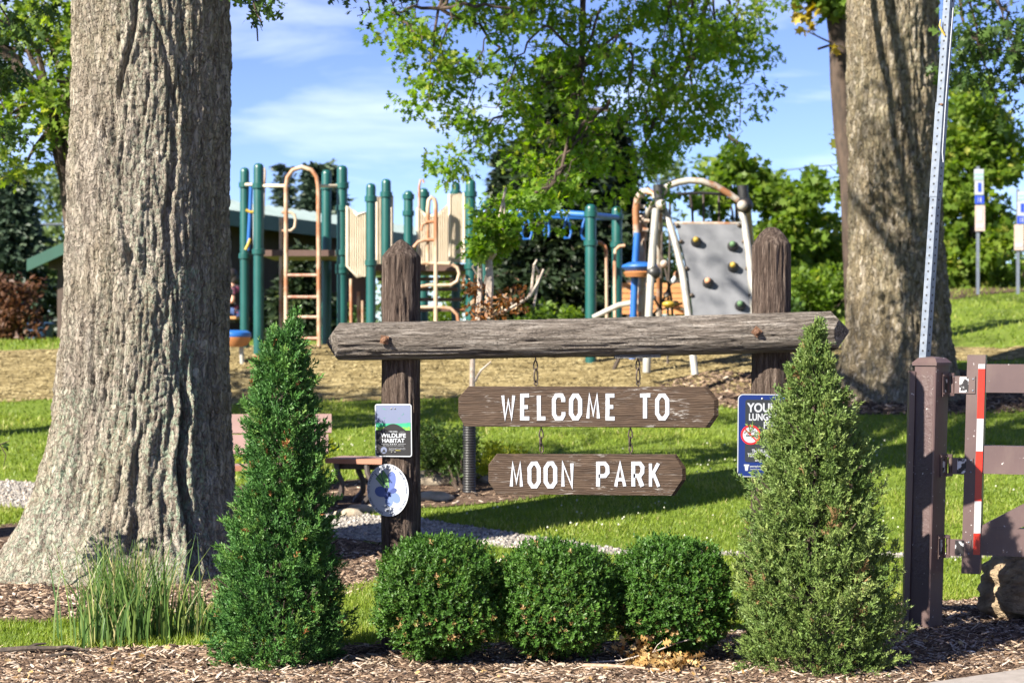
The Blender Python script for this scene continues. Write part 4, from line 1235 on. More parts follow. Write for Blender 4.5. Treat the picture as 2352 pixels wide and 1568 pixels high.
boxwood('round boxwood bush with browned lower leaves at the foot of the left log post', 864, 1154, 1238, 1527, 10.06, 6800, 1.0)
boxwood('middle round boxwood bush standing between two others', 1140, 1418, 1246, 1527, 10.12, 6400, 5.0)
boxwood('round boxwood bush next to the light green conifer', 1400, 1678, 1230, 1506, 10.24, 6600, 9.0)

# tall grass tuft by the oak
def grass_tuft():
    root = thing('grass_tuft', (*ray(300, 1466), 0), 'tuft of tall arching grass at the foot of the big oak', 'grass tuft')
    V, F, T = [], [], []
    c0 = ray(292, 1468); c1 = ray(415, 1455); c2 = ray(235, 1478)
    for k in range(520):
        c, sp, hmax = (c0, .14, .60) if k < 330 else ((c1, .17, .42) if k < 440 else (c2, .07, .40))
        x = c[0] + random.gauss(0, sp); y = c[1] + random.gauss(0, .12); a = random.uniform(0, 6.28); L = hmax * random.uniform(.45, 1.1)
        lean = random.uniform(.05, .55) * L; w = random.uniform(.0035, .0065); t = random.random()
        dx, dy = math.cos(a) * lean, math.sin(a) * lean * .7; z = float(G(x, y)); b = len(V); tw = random.uniform(-.6, .6)
        for i in range(5):
            s = i / 4; ww = w * (1 - s ** 2) + .0005
            V += [(x + dx * s * s - ww * math.cos(tw), y + dy * s * s - ww * math.sin(tw), z + L * (s - .22 * s * s * lean / L)), (x + dx * s * s + ww * math.cos(tw), y + dy * s * s + ww * math.sin(tw), z + L * (s - .22 * s * s * lean / L))]
            T += [t, t]
        F += [(b + 2 * i, b + 2 * i + 1, b + 2 * i + 3, b + 2 * i + 2) for i in range(4)]
    link('blades', mesh_np('blades', V, np.array(F), T), M['tall_grass'], root)
grass_tuft()

# ================================================================== gate
GD = 11.16
gx, gy = P(2133, 0, GD).x, GD
lean = math.atan2(17, 612)
def gp(px, py, dd=0.0): return P(px, py, GD + dd)
gate_post = thing('gate_post', (gx, gy + .1, 0), 'square brown steel gate post with low pyramid cap', 'post')
s0 = GD / FPX
hw = .152
zt = P(0, 838, GD).z
def lean_mat(z): return Vector((math.tan(lean) * z, 0, 0))
rot45 = Matrix.Rotation(R(45), 3, 'Z')
ctr = Vector((gx, gy + hw * .707, 0))
m = MB()
quad = [rot45 @ Vector((a * hw / 2, b * hw / 2, 0)) for a, b in ((-1, -1), (1, -1), (1, 1), (-1, 1))]
ch = []
for i in range(4):                      # small rounded corners
    p, q_, r_ = quad[i], quad[i - 1], quad[(i + 1) % 4]
    ch += [p + (q_ - p).normalized() * .006, p + (r_ - p).normalized() * .006]
n = len(ch)
for z in (-.2, zt): m.v += [tuple(ctr + c + lean_mat(z) + Vector((0, 0, z))) for c in ch]
m.f = [(i, (i + 1) % n, n + (i + 1) % n, n + i) for i in range(n)] + [tuple(range(n, 2 * n))]
m.build('shaft', M['gate_brown'], gate_post)
# blistered skin on the face turned to the left
fx = Matrix.Rotation(R(-45), 3, 'Z')
face_n = Vector((-.7071, -.7071, 0)); face_u = Vector((.7071, -.7071, 0))
m = MB(); NX, NZ = 14, 90
for iz in range(NZ + 1):
    z = .30 + (zt - .06 - .30) * iz / NZ
    for ix in range(NX + 1):
        u = (-.5 + ix / NX) * (hw - .03)
        edge = min(ix, NX - ix) / 3.0
        blis = .0045 * max(0, float(fbm(np.array([u * 40, z * 22, 3.3]), 3))) * min(1, edge) * min(1, (NZ - iz) / 6) * min(1, iz / 12)
        m.v.append(tuple(ctr + lean_mat(z) + face_n * (hw / 2 + .0012 + blis) + face_u * u + Vector((0, 0, z))))
m.f = [(iz * (NX + 1) + ix, iz * (NX + 1) + ix + 1, (iz + 1) * (NX + 1) + ix + 1, (iz + 1) * (NX + 1) + ix) for iz in range(NZ) for ix in range(NX)]
m.build('blistered_paint', M['gate_pitted'], gate_post, True)
m = MB(); o3 = ctr + lean_mat(zt)
k1, k2 = .086, .060
v = []
for k, z in ((k1, zt - .004), (k1, zt + .014), (k2, zt + .042)):
    v += [o3 + rot45 @ Vector((a * k, b * k, 0)) + Vector((0, 0, z)) for a, b in ((-1, -1), (1, -1), (1, 1), (-1, 1))]
v.append(o3 + Vector((0, 0, zt + .052)))
m.add(v, [(0, 3, 2, 1)] + [(i, (i + 1) % 4, 4 + (i + 1) % 4, 4 + i) for i in range(4)] + [(4 + i, 4 + (i + 1) % 4, 8 + (i + 1) % 4, 8 + i) for i in range(4)] + [(8 + i, 8 + (i + 1) % 4, 12) for i in range(4)])
m.build('cap', M['gate_brown'], gate_post)
m = MB(); a = Vector((gx - .120, gy + .115, 0)); m.bar(a + Vector((0, 0, -.1)), a + lean_mat(1.57) + Vector((0, 0, 1.57)), .034, .05, (0, 1, 0)); m.build('side_channel', M['gate_brown'], gate_post)

# gate leaf: stile turned about 20 degrees
ga = R(-20)
gu = Vector((math.cos(ga), math.sin(ga), 0)); gn = Vector((math.sin(ga), -math.cos(ga), 0))   # along the gate, towards the viewer
gs = P(2230, 0, GD + .02); gs = Vector((gs.x, gs.y, 0))
gate = thing('gate', (gs.x, gs.y, .45), 'brown steel gate with a red and white striped stile', 'gate')
z_b, z_t = P(0, 1317, GD).z, P(0, 815, GD).z
SW, ST = .108, .105
def gpt(u, w, z): return gs + gu * u + gn * w + Vector((0, 0, z)) + lean_mat(z) - lean_mat(z_b)
def gbox(name, u0, u1, w0, w1, z0, z1, m, parent, dz=0.0):
    b = MB()
    b.add([gpt(u, w, z + (dz if u == u1 else 0)) for u in (u0, u1) for w in (w0, w1) for z in (z0, z1)], [(0, 1, 3, 2), (4, 6, 7, 5), (0, 4, 5, 1), (2, 3, 7, 6), (0, 2, 6, 4), (1, 5, 7, 3)])
    return b.build(name, m, parent)
gs = gs - lean_mat(0) + Vector((P(2194.7 + 15, 0, GD).x - gs.x, 0, 0))
st = gbox('stile', 0, SW, -ST, 0, z_b, z_t, M['gate_brown'], gate)
for nm, a, b in (('rail', 836, 901), ('rail', 1023, 1087), ('rail', 1211, 1274)):
    gbox(nm, SW - .002, 1.5, -ST + .012, -.008, P(0, b, GD).z, P(0, a, GD).z, M['gate_brown'], gate)
m = MB(); zb0 = P(0, 1208, GD).z; zb1 = P(0, 1154, GD).z; sl = (zb1 - zb0) / .26
m.add([gpt(u, w, z) for w in (-.078, -.0115) for u, z in ((SW + .002, zb0 - .10), (SW + .002, zb0 + .004), (.80, zb0 + .004 + sl * .72), (.80, zb0 - .19 + sl * .72))],
      [(0, 1, 2, 3), (7, 6, 5, 4), (0, 4, 5, 1), (1, 5, 6, 2), (2, 6, 7, 3), (3, 7, 4, 0)])
m.build('brace', M['gate_brown'], gate)
ty = [835.7, 846.6, 961, 1035.7, 1150, 1223.8, 1272.8]
for i in range(6):
    gbox('tape_red' if i % 2 else 'tape_white', SW - .041, SW - .001, .0002, .0016, P(0, ty[i + 1], GD).z, P(0, ty[i], GD).z, M['tape_red'] if i % 2 else M['tape_white'], gate)
# hinges
pn = Vector((.7071, -.7071, 0)); pu = Vector((.7071, .7071, 0))
for y0, y1 in ((856, 911), (1044, 1097), (1231, 1285)):
    z0, z1 = P(0, y1, GD).z, P(0, y0, GD).z; zm = (z0 + z1) / 2
    o4 = ctr + lean_mat(zm)
    m = MB(); rot = Matrix((pu, -pn, Vector((0, 0, 1)))).transposed()
    m.box(o4 + pn * (hw / 2 + .004) + pu * .032 + Vector((0, 0, zm)), (.075, .008, z1 - z0), rot)
    hp = m.build('hinge_plate', M['gate_brown'], gate_post)
    m = MB(); m.box(o4 + pn * (hw / 2 + .0086) + pu * .030 + Vector((0, 0, zm)), (.026, .0015, (z1 - z0) * .62), rot); m.build('bare_patch', M['gate_bare'], hp)
    for du in (.005, .055):
        for dz in (-.055, .055):
            m = MB(); m.lathe(o4 + pn * (hw / 2 + .008) + pu * du + Vector((0, 0, zm + dz)), [(.006, 0), (.005, .003), (.002, .005)], 8, pn.to_track_quat('Z', 'Y').to_matrix()); m.build('rivet', M['gate_brown'], hp, True)
    kx = o4 + pn * (hw / 2 + .016) + pu * .092
    m = MB(); m.tube([kx + Vector((0, 0, z0 + .004)), kx + Vector((0, 0, z1 - .004))], .014, 10)
    m.box(kx + Vector((-.02, 0, z1 - .012)), (.05, .03, .018)); m.box(kx + Vector((-.02, 0, z0 + .012)), (.05, .03, .018))
    m.build('knuckle', M['gate_brown'], gate_post, True)
    g2 = gbox('hinge_leaf', -.070, .052, .0012, .007, z0 + .020, z1 - .020, M['gate_brown'], gate)
    gbox('bare_patch', -.040, .012, .0075, .0088, z0 + .026, z1 - .026, M['gate_bare'], g2)
    for dz in (-.035, .035):
        m = MB(); m.lathe(gpt(.040, .007, zm + dz), [(.006, 0), (.005, .003), (.002, .005)], 8, gn.to_track_quat('Z', 'Y').to_matrix()); m.build('rivet', M['galv'], g2, True)

# perforated steel post behind the gate post
TD = 11.42
perf = thing('perforated_post', (P(2085, 0, TD).x, TD, 0), 'leaning galvanised square post full of punched holes', 'post')
b0 = P(2124, 820, TD); t0 = P(2180, 0, TD); dirp = (t0 - b0).normalized()
foot = b0 - dirp * (b0.z / dirp.z + .15)
uL = Vector((-.74, -.67, 0)).normalized(); uR = Vector((.67, -.74, 0)).normalized()
def sect(name, s0, s1, hwid, m=M['galv']):
    p0 = foot + dirp * s0; p1 = foot + dirp * s1
    b = MB(); q = [uL * hwid + uR * hwid, uL * hwid - uR * hwid, -uL * hwid - uR * hwid, -uL * hwid + uR * hwid]
    b.add([p0 + c for c in q] + [p1 + c for c in q], [(i, (i + 1) % 4, 4 + (i + 1) % 4, 4 + i) for i in range(4)] + [(0, 1, 2, 3), (4, 5, 6, 7)])
    return b.build(name, m, perf)
def s_at(py): return (P(0, py, TD).z - foot.z) / dirp.z
lower = sect('lower_tube', 0, s_at(445), .0250); sleeve = sect('sleeve', s_at(445) - .02, s_at(235), .0285); upper = sect('upper_tube', s_at(235) - .05, s_at(-900), .0245)
hole_me = {}
def hole(nrm, hwid, s, par):
    c = foot + dirp * s + nrm * (hwid + .0008)
    key = (round(nrm.x, 2))
    if key not in hole_me:
        u = nrm.cross(dirp).normalized(); b = MB()
        b.add([tuple((u * math.cos(2 * math.pi * k / 10) + dirp * math.sin(2 * math.pi * k / 10)) * .0068) for k in range(10)], [tuple(range(10))]); hole_me[key] = b.mesh('hole', fixn=False)
        hole_me[key].materials.append(M['hole'])
    o = bpy.data.objects.new('hole', hole_me[key]); COL.objects.link(o); o.parent = par; o.matrix_parent_inverse = basis(par).inverted(); o.location = c
pitch = 18.25 * TD / FPX
k = 0; s = s_at(860)
while s < s_at(-20):
    if s < s_at(447): par, hwid = lower, .0250
    elif s < s_at(237): par, hwid = sleeve, .0285
    else: par, hwid = upper, .0245
    for nn in (uL, uR): hole(nn, hwid, s, par)
    s += pitch
m = MB(); c = foot + dirp * s_at(80) + uL * .03; m.tube([c + Vector((-.02, 0, .09)), c + Vector((-.028, -.006, .05)), c + Vector((-.012, -.01, .015)), c + Vector((.005, -.012, -.012))], [.004, .006, .007, .005], 7); m.build('yellow_knot', M['play_yellow'], perf, True)
rope = MB(); c0 = foot + dirp * s_at(20) + uR * .034; c1 = foot + dirp * s_at(240) + uR * .034 + uL * .012; c2 = foot + dirp * s_at(352) + uR * .034 + uL * .010
rope.tube([c0, c1, c2, c2 + Vector((.004, -.006, -.06))], .0032, 6); rope.build('cord', M['sign_grey'], perf, True)
m = MB(); m.tube([foot + dirp * s_at(241) + uL * .031 + uR * .012, foot + dirp * s_at(243) + uL * .033 + uR * .03], .007, 7); m.build('bolt', M['rust'], perf)

# boulder behind the gate
def rock(name, label, cat, c, size, m, seed, n=40, sub=None, group=None):
    u = np.linspace(0, 2 * np.pi, n, endpoint=False); w = np.linspace(-np.pi / 2 + .05, np.pi / 2 - .05, n // 2)
    U, Wv = np.meshgrid(u, w)
    v = np.stack([np.cos(Wv) * np.cos(U), np.cos(Wv) * np.sin(U), np.sin(Wv)], -1)
    r = 1 + .30 * fbm(v * 1.6 + seed, 4) + .10 * np.abs(noise3(v * 5 + seed))
    r = r - .07 * np.clip(1 - np.abs(noise3(v * 2.3 + seed + 5)) / .07, 0, 1)
    V = v * r[..., None] * np.array(size) + np.array(c)
    nr, nc = U.shape
    F = [(i * nc + j, i * nc + (j + 1) % nc, (i + 1) * nc + (j + 1) % nc, (i + 1) * nc + j) for i in range(nr - 1) for j in range(nc)]
    me = mesh_np(name, V.reshape(-1, 3), [np.array(F), np.array([list(range(nc))[::-1]]), np.array([[(nr - 1) * nc + j for j in range(nc)]])], smooth=True)
    return tag(link(name, me, m), label, cat, group)
bx, by = ray(2385, 1425)
rock('boulder', 'rough brown boulder sitting in mulch behind the gate', 'boulder', (bx - .01, by + .1, .20), (.33, .3, .25), M['boulder'], 3.3, 110)

# small stones, sticks, fallen leaves on the mulch
for i, (px, py, sz, lb) in enumerate(((1290, 1532, .020, 'flat pale pebble on mulch under the left boxwood'), (850, 1528, .026, 'smooth tan stone on mulch between conifer and left boxwood'), (1060, 1530, .022, 'small rounded stone on mulch before the left boxwood'), (2230, 1503, .028, 'small blue-grey broken block on mulch by the pavement'))):
    x, y = ray(px, py); rock('stone', lb, 'stone', (x, y, .012), (sz * 1.3, sz, sz * .5), M['flag'] if i < 3 else M['sign_grey'], i * 3.1, 16)
def stick(label, pts, r, m, side=()):
    root_p = ray(*pts[0][:2]); mb = MB()
    pp = [Vector((*ray(a, b), c + .012)) for a, b, c in pts]
    mb.tube(pp, [r * (1 - .6 * k / (len(pp) - 1)) for k in range(len(pp))], 7)
    for i, q in side:
        mb.tube([pp[i], pp[i] + Vector(q) * .5 + Vector((0, 0, .01)), pp[i] + Vector(q)], [r * .6, r * .45, r * .25], 5)
    return tag(mb.build('fallen_stick', m, None, True), label, 'stick')
stick('long tan stick lying flat on the mulch', [(1340, 1535, .0), (1400, 1538, .006), (1500, 1546, .004), (1610, 1556, .0)], .014, M['stick'])
stick('thin grey twig leaning up from the brown leaf pile', [(1350, 1528, .0), (1430, 1532, .02), (1500, 1530, .06), (1560, 1530, .11), (1618, 1530, .145)], .0055, M['twig_grey'], [(2, (.05, .0, .06)), (1, (-.03, 0, .03))])
stick('dark rotting branch along the edge of the grass strip', [(-10, 1500, .0), (60, 1502, .02), (130, 1500, .015), (205, 1499, .0)], .020, M['dark_stick'], [(1, (.1, .05, .02)), (2, (.14, -.06, .01))])
stick('dark branch lying on mulch near the big oak', [(105, 1516, .0), (150, 1512, .012), (210, 1508, .0)], .012, M['dark_stick'])
def leaf_pile():
    root = thing('leaf_pile', (*ray(1500, 1535), 0), 'clump of dried tan oak leaves on the mulch', 'dry leaves')
    c = np.array([ray(1490, 1540), ray(1530, 1545), ray(1462, 1528), ray(1555, 1535)])
    i = rng.integers(0, 4, 330); n = 330
    xy = c[i] + rng.normal(0, .055, (n, 2)) * np.array([1.2, .6])
    z = np.where(i == 2, rng.random(n) * .15, rng.random(n) * .06) + .01
    V, F, T = scatter(OAK_V, OAK_F, np.column_stack([xy, z]), rng.normal(0, 1, (n, 3)) * np.array([1, 1, .8]), .03 + .03 * rng.random(n))
    link('leaves', mesh_np('leaves', V, F, T), M['dry_leaf'], root)
leaf_pile()
def litter():
    x, y = frame_pts(230, 9.5, 11.0); k = inpoly(x, y, poly_bed); x, y = x[k], y[k]; n = len(x)
    V, F, T = scatter(OAK_V, OAK_F, np.stack([x, y, .012 + .02 * rng.random(n)], -1), rng.normal(0, 1, (n, 3)) * np.array([1, 1, .25]), .022 + .022 * rng.random(n))
    tag(link('leaf_litter', mesh_np('leaf_litter', V, F, T), M['dry_leaf']), 'scattered dry leaves over the mulch bed', 'dry leaves', kind='stuff')
litter()

# ================================================================== the big oaks
def trunk(name, root, rows, d, c, nth, nz, ztop, m, seed, furrow=.035, flare_lobes=(), z_min=-.15, lich=None, fq=11.0, cracks=()):
    """trunk whose outline follows rows (screen row, left, right) at distance d"""
    zz = np.array([P(0, r[0], d).z for r in rows][::-1]); half = np.array([(r[2] - r[1]) / 2 * d / FPX for r in rows][::-1]); mid = np.array([P((r[1] + r[2]) / 2, 0, d).x for r in rows][::-1])
    z = np.concatenate([np.linspace(z_min, max(zz), nz), np.linspace(max(zz), ztop, 24)[1:]])
    th = np.linspace(0, 2 * np.pi, nth, endpoint=False)
    Z, TH = np.meshgrid(z, th, indexing='ij')
    top = max(zz)
    r = np.interp(Z, zz, half); r = np.where(Z > top, half[-1] * (1 - .35 * (Z - top) / (ztop - top)), r)
    cx_ = np.interp(Z, zz, mid)
    lob = 0
    for a, amp, h, w in flare_lobes:
        dang = np.angle(np.exp(1j * (TH - a)))
        lob = lob + amp * np.exp(-(dang / w) ** 2) * np.exp(-np.maximum(Z, 0) / h)
    ux, uy = np.cos(TH), np.sin(TH)
    # twist of furrows
    q = TH + .06 * fbm(np.stack([ux * 1.5, uy * 1.5, Z * .8 + seed], -1), 2)
    rr = half.mean()
    def fur(fx, fz, off, wth):
        p = np.stack([np.cos(q) * rr * fx, np.sin(q) * rr * fx, Z * fz + off], -1)
        return np.clip(1 - np.abs(noise3(p)) / wth, 0, 1)
    f1 = fur(fq, .9, seed, .13); f2 = fur(fq * 2.1, 2.6, seed + 30, .17); f3 = fbm(np.stack([np.cos(q) * rr * fq * 3.4, np.sin(q) * rr * fq * 3.4, Z * fq * .6], -1), 3)
    pc = np.stack([np.cos(q) * rr * fq * 1.1, np.sin(q) * rr * fq * 1.1, Z * fq * 1.5 + seed + 50], -1); f4 = np.clip(1 - np.abs(noise3(pc)) / .09, 0, 1)
    big = fbm(np.stack([ux * 1.6 + seed, uy * 1.6, Z * .9], -1), 3)
    rad = r + lob + .045 * big * (r / half.mean()) - furrow * (1.0 * f1 + .75 * f2 + .45 * f4) + furrow * .9 * f3 + furrow * .2
    for ca, cz0, cz1, cw, cd, cs in cracks:
        dang = np.angle(np.exp(1j * (TH - ca - cs * (Z - cz0) - .03 * np.sin(Z * 7 + ca)))); on = sstep(cz0 - .05, cz0 + .05, Z) * (1 - sstep(cz1 - .25, cz1, Z))
        rad = rad - cd * np.exp(-(dang / cw) ** 2) * on + cd * .45 * np.exp(-((np.abs(dang) - cw * 2.4) / (cw * 1.2)) ** 2) * on
    X = c[0] - P((rows[0][1] + rows[0][2]) / 2, 0, d).x * 0 + (cx_ - c[0]) + ux * rad
    Yv = c[1] + uy * rad
    V = np.stack([X, Yv, Z], -1).reshape(-1, 3)
    nzv = len(z)
    a = (np.arange(nzv - 1)[:, None] * nth + np.arange(nth)); b = (np.arange(nzv - 1)[:, None] * nth + (np.arange(nth) + 1) % nth)
    F = np.stack([a, b, b + nth, a + nth], -1).reshape(-1, 4)
    L = np.zeros(len(V)) if lich is None else lich(TH, Z, X).ravel()
    return link(name, mesh_np(name, V, F, smooth=True, attrs={'lichen': L}), m, root)

oak1 = thing('oak_tree', (OAK1[0], OAK1[1], 0), 'massive oak with furrowed lichen-streaked trunk beside the cone conifer', 'tree')
rows1 = [(0, 170, 525), (100, 168, 527), (200, 166, 527), (300, 163, 527), (400, 158, 526), (500, 155, 525), (600, 153, 525), (700, 150, 524), (800, 143, 525), (900, 133, 526), (1000, 118, 528), (1100, 97, 535), (1150, 84, 541), (1200, 68, 548), (1240, 54, 556), (1280, 40, 568), (1310, 28, 580), (1345, 14, 592)]
def lich1(TH, Z, X):
    pc = np.angle(np.exp(1j * (TH - R(-52)))); pa = np.exp(-(pc / .22) ** 2) * (Z < 2.3) * .9
    pb = np.exp(-(np.angle(np.exp(1j * (TH - R(-128)))) / .5) ** 2) * (Z < 1.4) * .55
    p3 = np.exp(-(np.angle(np.exp(1j * (TH - R(-75)))) / .5) ** 2) * .35
    n = fbm(np.stack([np.cos(TH) * 3, np.sin(TH) * 3, Z * 1.3], -1), 3)
    return np.clip((pa + pb + p3 + .12) * (1 + 1.2 * n), 0, 1)
trunk('trunk', oak1, rows1, 14.2, OAK1 * 1.0, 350, 440, 8.5, M['oak_bark'], 2.0, .023,
      [(R(-95), .26, .30, .40), (R(-60), .16, .35, .25), (R(-140), .30, .32, .33), (R(-172), .18, .30, .3), (R(-25), .12, .4, .3)], lich=lich1,
      cracks=[(R(-52), .05, 1.55, .035, .10, -.02), (R(-100), 3.55, 4.6, .03, .05, .25), (R(-108), 3.0, 3.75, .03, .045, -.35), (R(-66), 2.2, 3.5, .03, .035, .05), (R(-92), 2.35, 2.62, .05, .05, 0), (R(-118), .5, 2.2, .025, .035, .03), (R(-80), .2, 1.2, .04, .04, .05), (R(-60), 3.5, 4.3, .03, .03, -.5)])
oak2 = thing('oak_tree', (OAK2[0], OAK2[1], float(G(*OAK2))), 'far oak with warm brown trunk behind the leaning perforated post', 'tree')
rows2 = [(0, 1946, 2150), (150, 1948, 2154), (300, 1950, 2158), (450, 1951, 2162), (600, 1949, 2170), (700, 1946, 2178), (780, 1940, 2186), (830, 1932, 2194), (870, 1920, 2204), (900, 1910, 2214), (930, 1900, 2224)]
trunk('trunk', oak2, rows2, 25.2, OAK2, 160, 200, 10.5, M['oak_bark_warm'], 11.0, .042,
      [(R(-95), .22, 1.6, .25), (R(-60), .2, 1.6, .25), (R(-140), .2, 1.6, .3)], z_min=.7, lich=lambda TH, Z, X: np.clip(.3 + .6 * fbm(np.stack([np.cos(TH) * 2, np.sin(TH) * 2, Z * .8], -1), 3), 0, 1) * .5)

def leaf_cloud(blobs, per_m3, size, tv=OAK_V, tf=OAK_F, droop=.35, shell=.45, tint_bias=0.0, nmax=60000, keep=None):
    """leaves through a set of ellipsoid clumps (x, y, z, rx, ry, rz, weight)"""
    out = []
    for b in blobs:
        x, y, z, rx, ry, rz = b[:6]; wgt = b[6] if len(b) > 6 else 1.0
        n = max(6, int(per_m3 * (rx * ry * rz) ** .85 * 4.2 * wgt))
        v = unit(rng.normal(size=(n, 3))) * (rng.random(n) ** shell)[:, None]
        p = np.array([x, y, z]) + v * np.array([rx, ry, rz])
        out.append(np.column_stack([p, v]))
    A = np.concatenate(out)
    if keep is not None: A = A[keep(A[:, :3])]
    if len(A) > nmax: A = A[rng.permutation(len(A))[:nmax]]
    n = len(A); p, v = A[:, :3], A[:, 3:]
    gap = fbm(p * 1.4, 2)
    k = gap > -.28 + .1 * rng.random(n); p, v, gap = p[k], v[k], gap[k]; n = len(p)
    d = v * .6 + rng.normal(0, .6, (n, 3)) + np.array([0, 0, -droop])
    t = np.clip(.45 + tint_bias + .5 * gap + rng.normal(0, .2, n), 0, 1)
    up = np.tile([0, 0, 1.], (n, 1)) + rng.normal(0, .65, (n, 3))
    d_ = unit(d); nn = up - (up * d_).sum(1)[:, None] * d_
    return scatter(tv, tf, p, d, size * (.6 + .7 * rng.random(n)), tint=t, nrm=np.cross(d_, np.cross(nn, d_)))

def crown(name, root, m, *a, **k):
    V, F, T = leaf_cloud(*a, **k)
    return link(name, mesh_np(name, V, F, T), m, root)

def limb(mb, pts, r0, r1, n=8):
    pts = [Vector(p) for p in pts]
    # smooth the run of points
    q = []
    for i in range(len(pts) - 1):
        for t in (0, .34, .67):
            q.append(pts[i].lerp(pts[i + 1], t) + Vector((random.gauss(0, .02), random.gauss(0, .02), random.gauss(0, .02))) * (1 if i or t else 0))
    q.append(pts[-1])
    mb.tube(q, [r0 + (r1 - r0) * (k / (len(q) - 1)) ** .8 for k in range(len(q))], n)

def droop_spray(mb, blobs, start, end, r, nsub, size, rnd):
    """a drooping branch with leafy side shoots"""
    s, e = Vector(start), Vector(end)
    mid = s.lerp(e, .5) + Vector((0, 0, (s - e).length * .13))
    pts = [s, s.lerp(mid, .6), mid, mid.lerp(e, .55), e]
    limb(mb, pts, r, r * .25, 6)
    for k in range(nsub):
        t = .25 + .75 * (k + rnd.random()) / nsub
        p = s.lerp(mid, t * 2) if t < .5 else mid.lerp(e, (t - .5) * 2)
        o = Vector((rnd.gauss(0, 1), rnd.gauss(0, 1), rnd.gauss(-.25, .5))).normalized() * size * rnd.uniform(.6, 1.7)
        limb(mb, [p, p + o * .5, p + o], r * .22, .004, 4)
        q = p + o
        rr = size * rnd.uniform(.55, 1.15)
        blobs.append((q.x, q.y, q.z, rr * 1.15, rr * 1.15, rr * .62))

# limbs and crown of the big oak (mostly above the picture)
rnd = random.Random(5)
mb = MB(); bl = []
cz = 8.2
for a, L, up in ((10, 4.5, 2.0), (60, 4.5, 3), (115, 5, 2.4), (165, 3.2, 4), (310, 4.2, 3.6), (340, 4, 5), (140, 3.5, 5.5), (40, 3, 6)):
    a = R(a); e = Vector((OAK1[0] + math.cos(a) * L, OAK1[1] + math.sin(a) * L, cz - .8 + up))
    s = Vector((OAK1[0] + math.cos(a) * .3, OAK1[1] + math.sin(a) * .3, rnd.uniform(5.8, 8.0)))
    limb(mb, [s, s.lerp(e, .5) + Vector((0, 0, .6)), e], .17, .05, 8)
    for k in range(5):
        p = s.lerp(e, .45 + .6 * rnd.random()); o = Vector((rnd.gauss(0, .8), rnd.gauss(0, .8), rnd.gauss(.2, .6)))
        bl.append((p.x + o.x, p.y + o.y, p.z + o.z + .3, 1.1, 1.1, .75))
mb.build('limbs', M['oak_bark'], oak1, True)
crown('crown', oak1, M['oak_leaf'], bl, 75, .13, tv=LEAF_V, tf=LEAF_F, nmax=16000)
# leafy sprays of the big oak that hang into view at the top
mb = MB(); bl = []
for s, e, ns, sz in ((P(-160, -260, 15.4), P(45, 120, 15.4), 8, .20), (P(-200, -120, 15.6), P(10, 250, 15.5), 8, .19), (P(-220, 60, 15.5), P(-5, 330, 15.6), 6, .16), (P(-120, -240, 15.6), P(95, -10, 15.6), 5, .16),
                     (P(470, -260, 13.6), P(600, 50, 13.5), 6, .13), (P(560, -200, 14.5), P(592, 95, 14.3), 3, .09), (P(640, -260, 15.5), P(760, 8, 15.5), 6, .15), (P(740, -260, 15.6), P(850, 25, 15.5), 7, .15), (P(800, -260, 15.8), P(905, 15, 15.6), 7, .15)):
    droop_spray(mb, bl, s, e, .022, ns, sz, rnd)
    limb(mb, [Vector((OAK1[0], OAK1[1], 6.4 + rnd.random())), Vector((OAK1[0], OAK1[1], 6.9)).lerp(s, .55) + Vector((0, 0, .35)), s], .06, .02, 6)
mb.build('twigs', M['bark_dark'], oak1, True)
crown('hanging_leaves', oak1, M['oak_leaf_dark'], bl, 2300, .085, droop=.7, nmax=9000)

# the far oak: long drooping limbs reach across the middle of the view
mb = MB(); bl = []
top = Vector((OAK2[0], OAK2[1], 8.4))
spr = [((900, 30), (1010, 170), 19.0), ((1000, -60), (930, 120), 19.5), ((1060, -30), (985, 240), 19.3), ((1180, 20), (1075, 180), 19.0), ((1150, 110), (1060, 270), 19.5), ((1250, 60), (1140, 250), 19.2), ((1240, 180), (1120, 330), 19.6), ((1190, 250), (1030, 390), 20),
       ((1300, -80), (1200, 60), 19.4), ((1120, -60), (1090, 60), 19.8), ((1380, 20), (1290, 190), 19.8), ((1420, 80), (1350, 280), 19.6), ((1340, 200), (1260, 340), 19.3), ((1400, 230), (1300, 410), 19.0), ((1330, 320), (1230, 470), 19.0), ((1400, 300), (1330, 420), 19.4), ((1300, 380), (1190, 520), 18.6), ((1260, 430), (1150, 540), 18.4),
       ((1450, 100), (1440, 330), 20), ((1500, 160), (1470, 390), 20.2), ((1460, -40), (1400, 130), 20), ((1540, 0), (1520, 180), 20.5), ((1600, -60), (1580, 130), 21), ((1560, 120), (1510, 270), 20.6), ((1640, 30), (1640, 190), 21.5), ((1700, -20), (1690, 130), 22), ((1760, -60), (1740, 110), 22.5), ((1620, 120), (1590, 240), 21.4), ((1530, 230), (1480, 350), 20.6), ((1590, 200), (1570, 300), 21.2), ((1480, 330), (1500, 420), 20.4), ((1180, -90), (1160, 40), 20), ((1270, -90), (1330, 60), 20), ((1400, -90), (1480, 60), 20.4), ((1480, -100), (1570, 50), 20.8), ((1560, -80), (1660, 80), 21.2), ((1690, 40), (1700, 290), 22)]
L1 = [P(2040, -420, 25), P(1800, -470, 23.5), P(1600, -420, 22), P(1420, -300, 20.8), P(1340, -120, 20.0), P(1338, 150, 19.6), P(1310, 330, 19.2), P(1240, 470, 18.8)]
L2 = [P(2040, -380, 25), P(1850, -330, 24), P(1720, -180, 22.8), P(1640, -40, 22), P(1580, 150, 21.3), P(1520, 260, 20.8)]
L3 = [P(1420, -300, 20.8), P(1240, -260, 20.2), P(1100, -140, 19.6), P(1010, 20, 19.3), P(985, 160, 19.2)]
limb(mb, L1, .085, .010, 8); limb(mb, L2, .08, .010, 8); limb(mb, L3, .05, .008, 7)
allp = [p for L in (L1, L2, L3) for p in L]
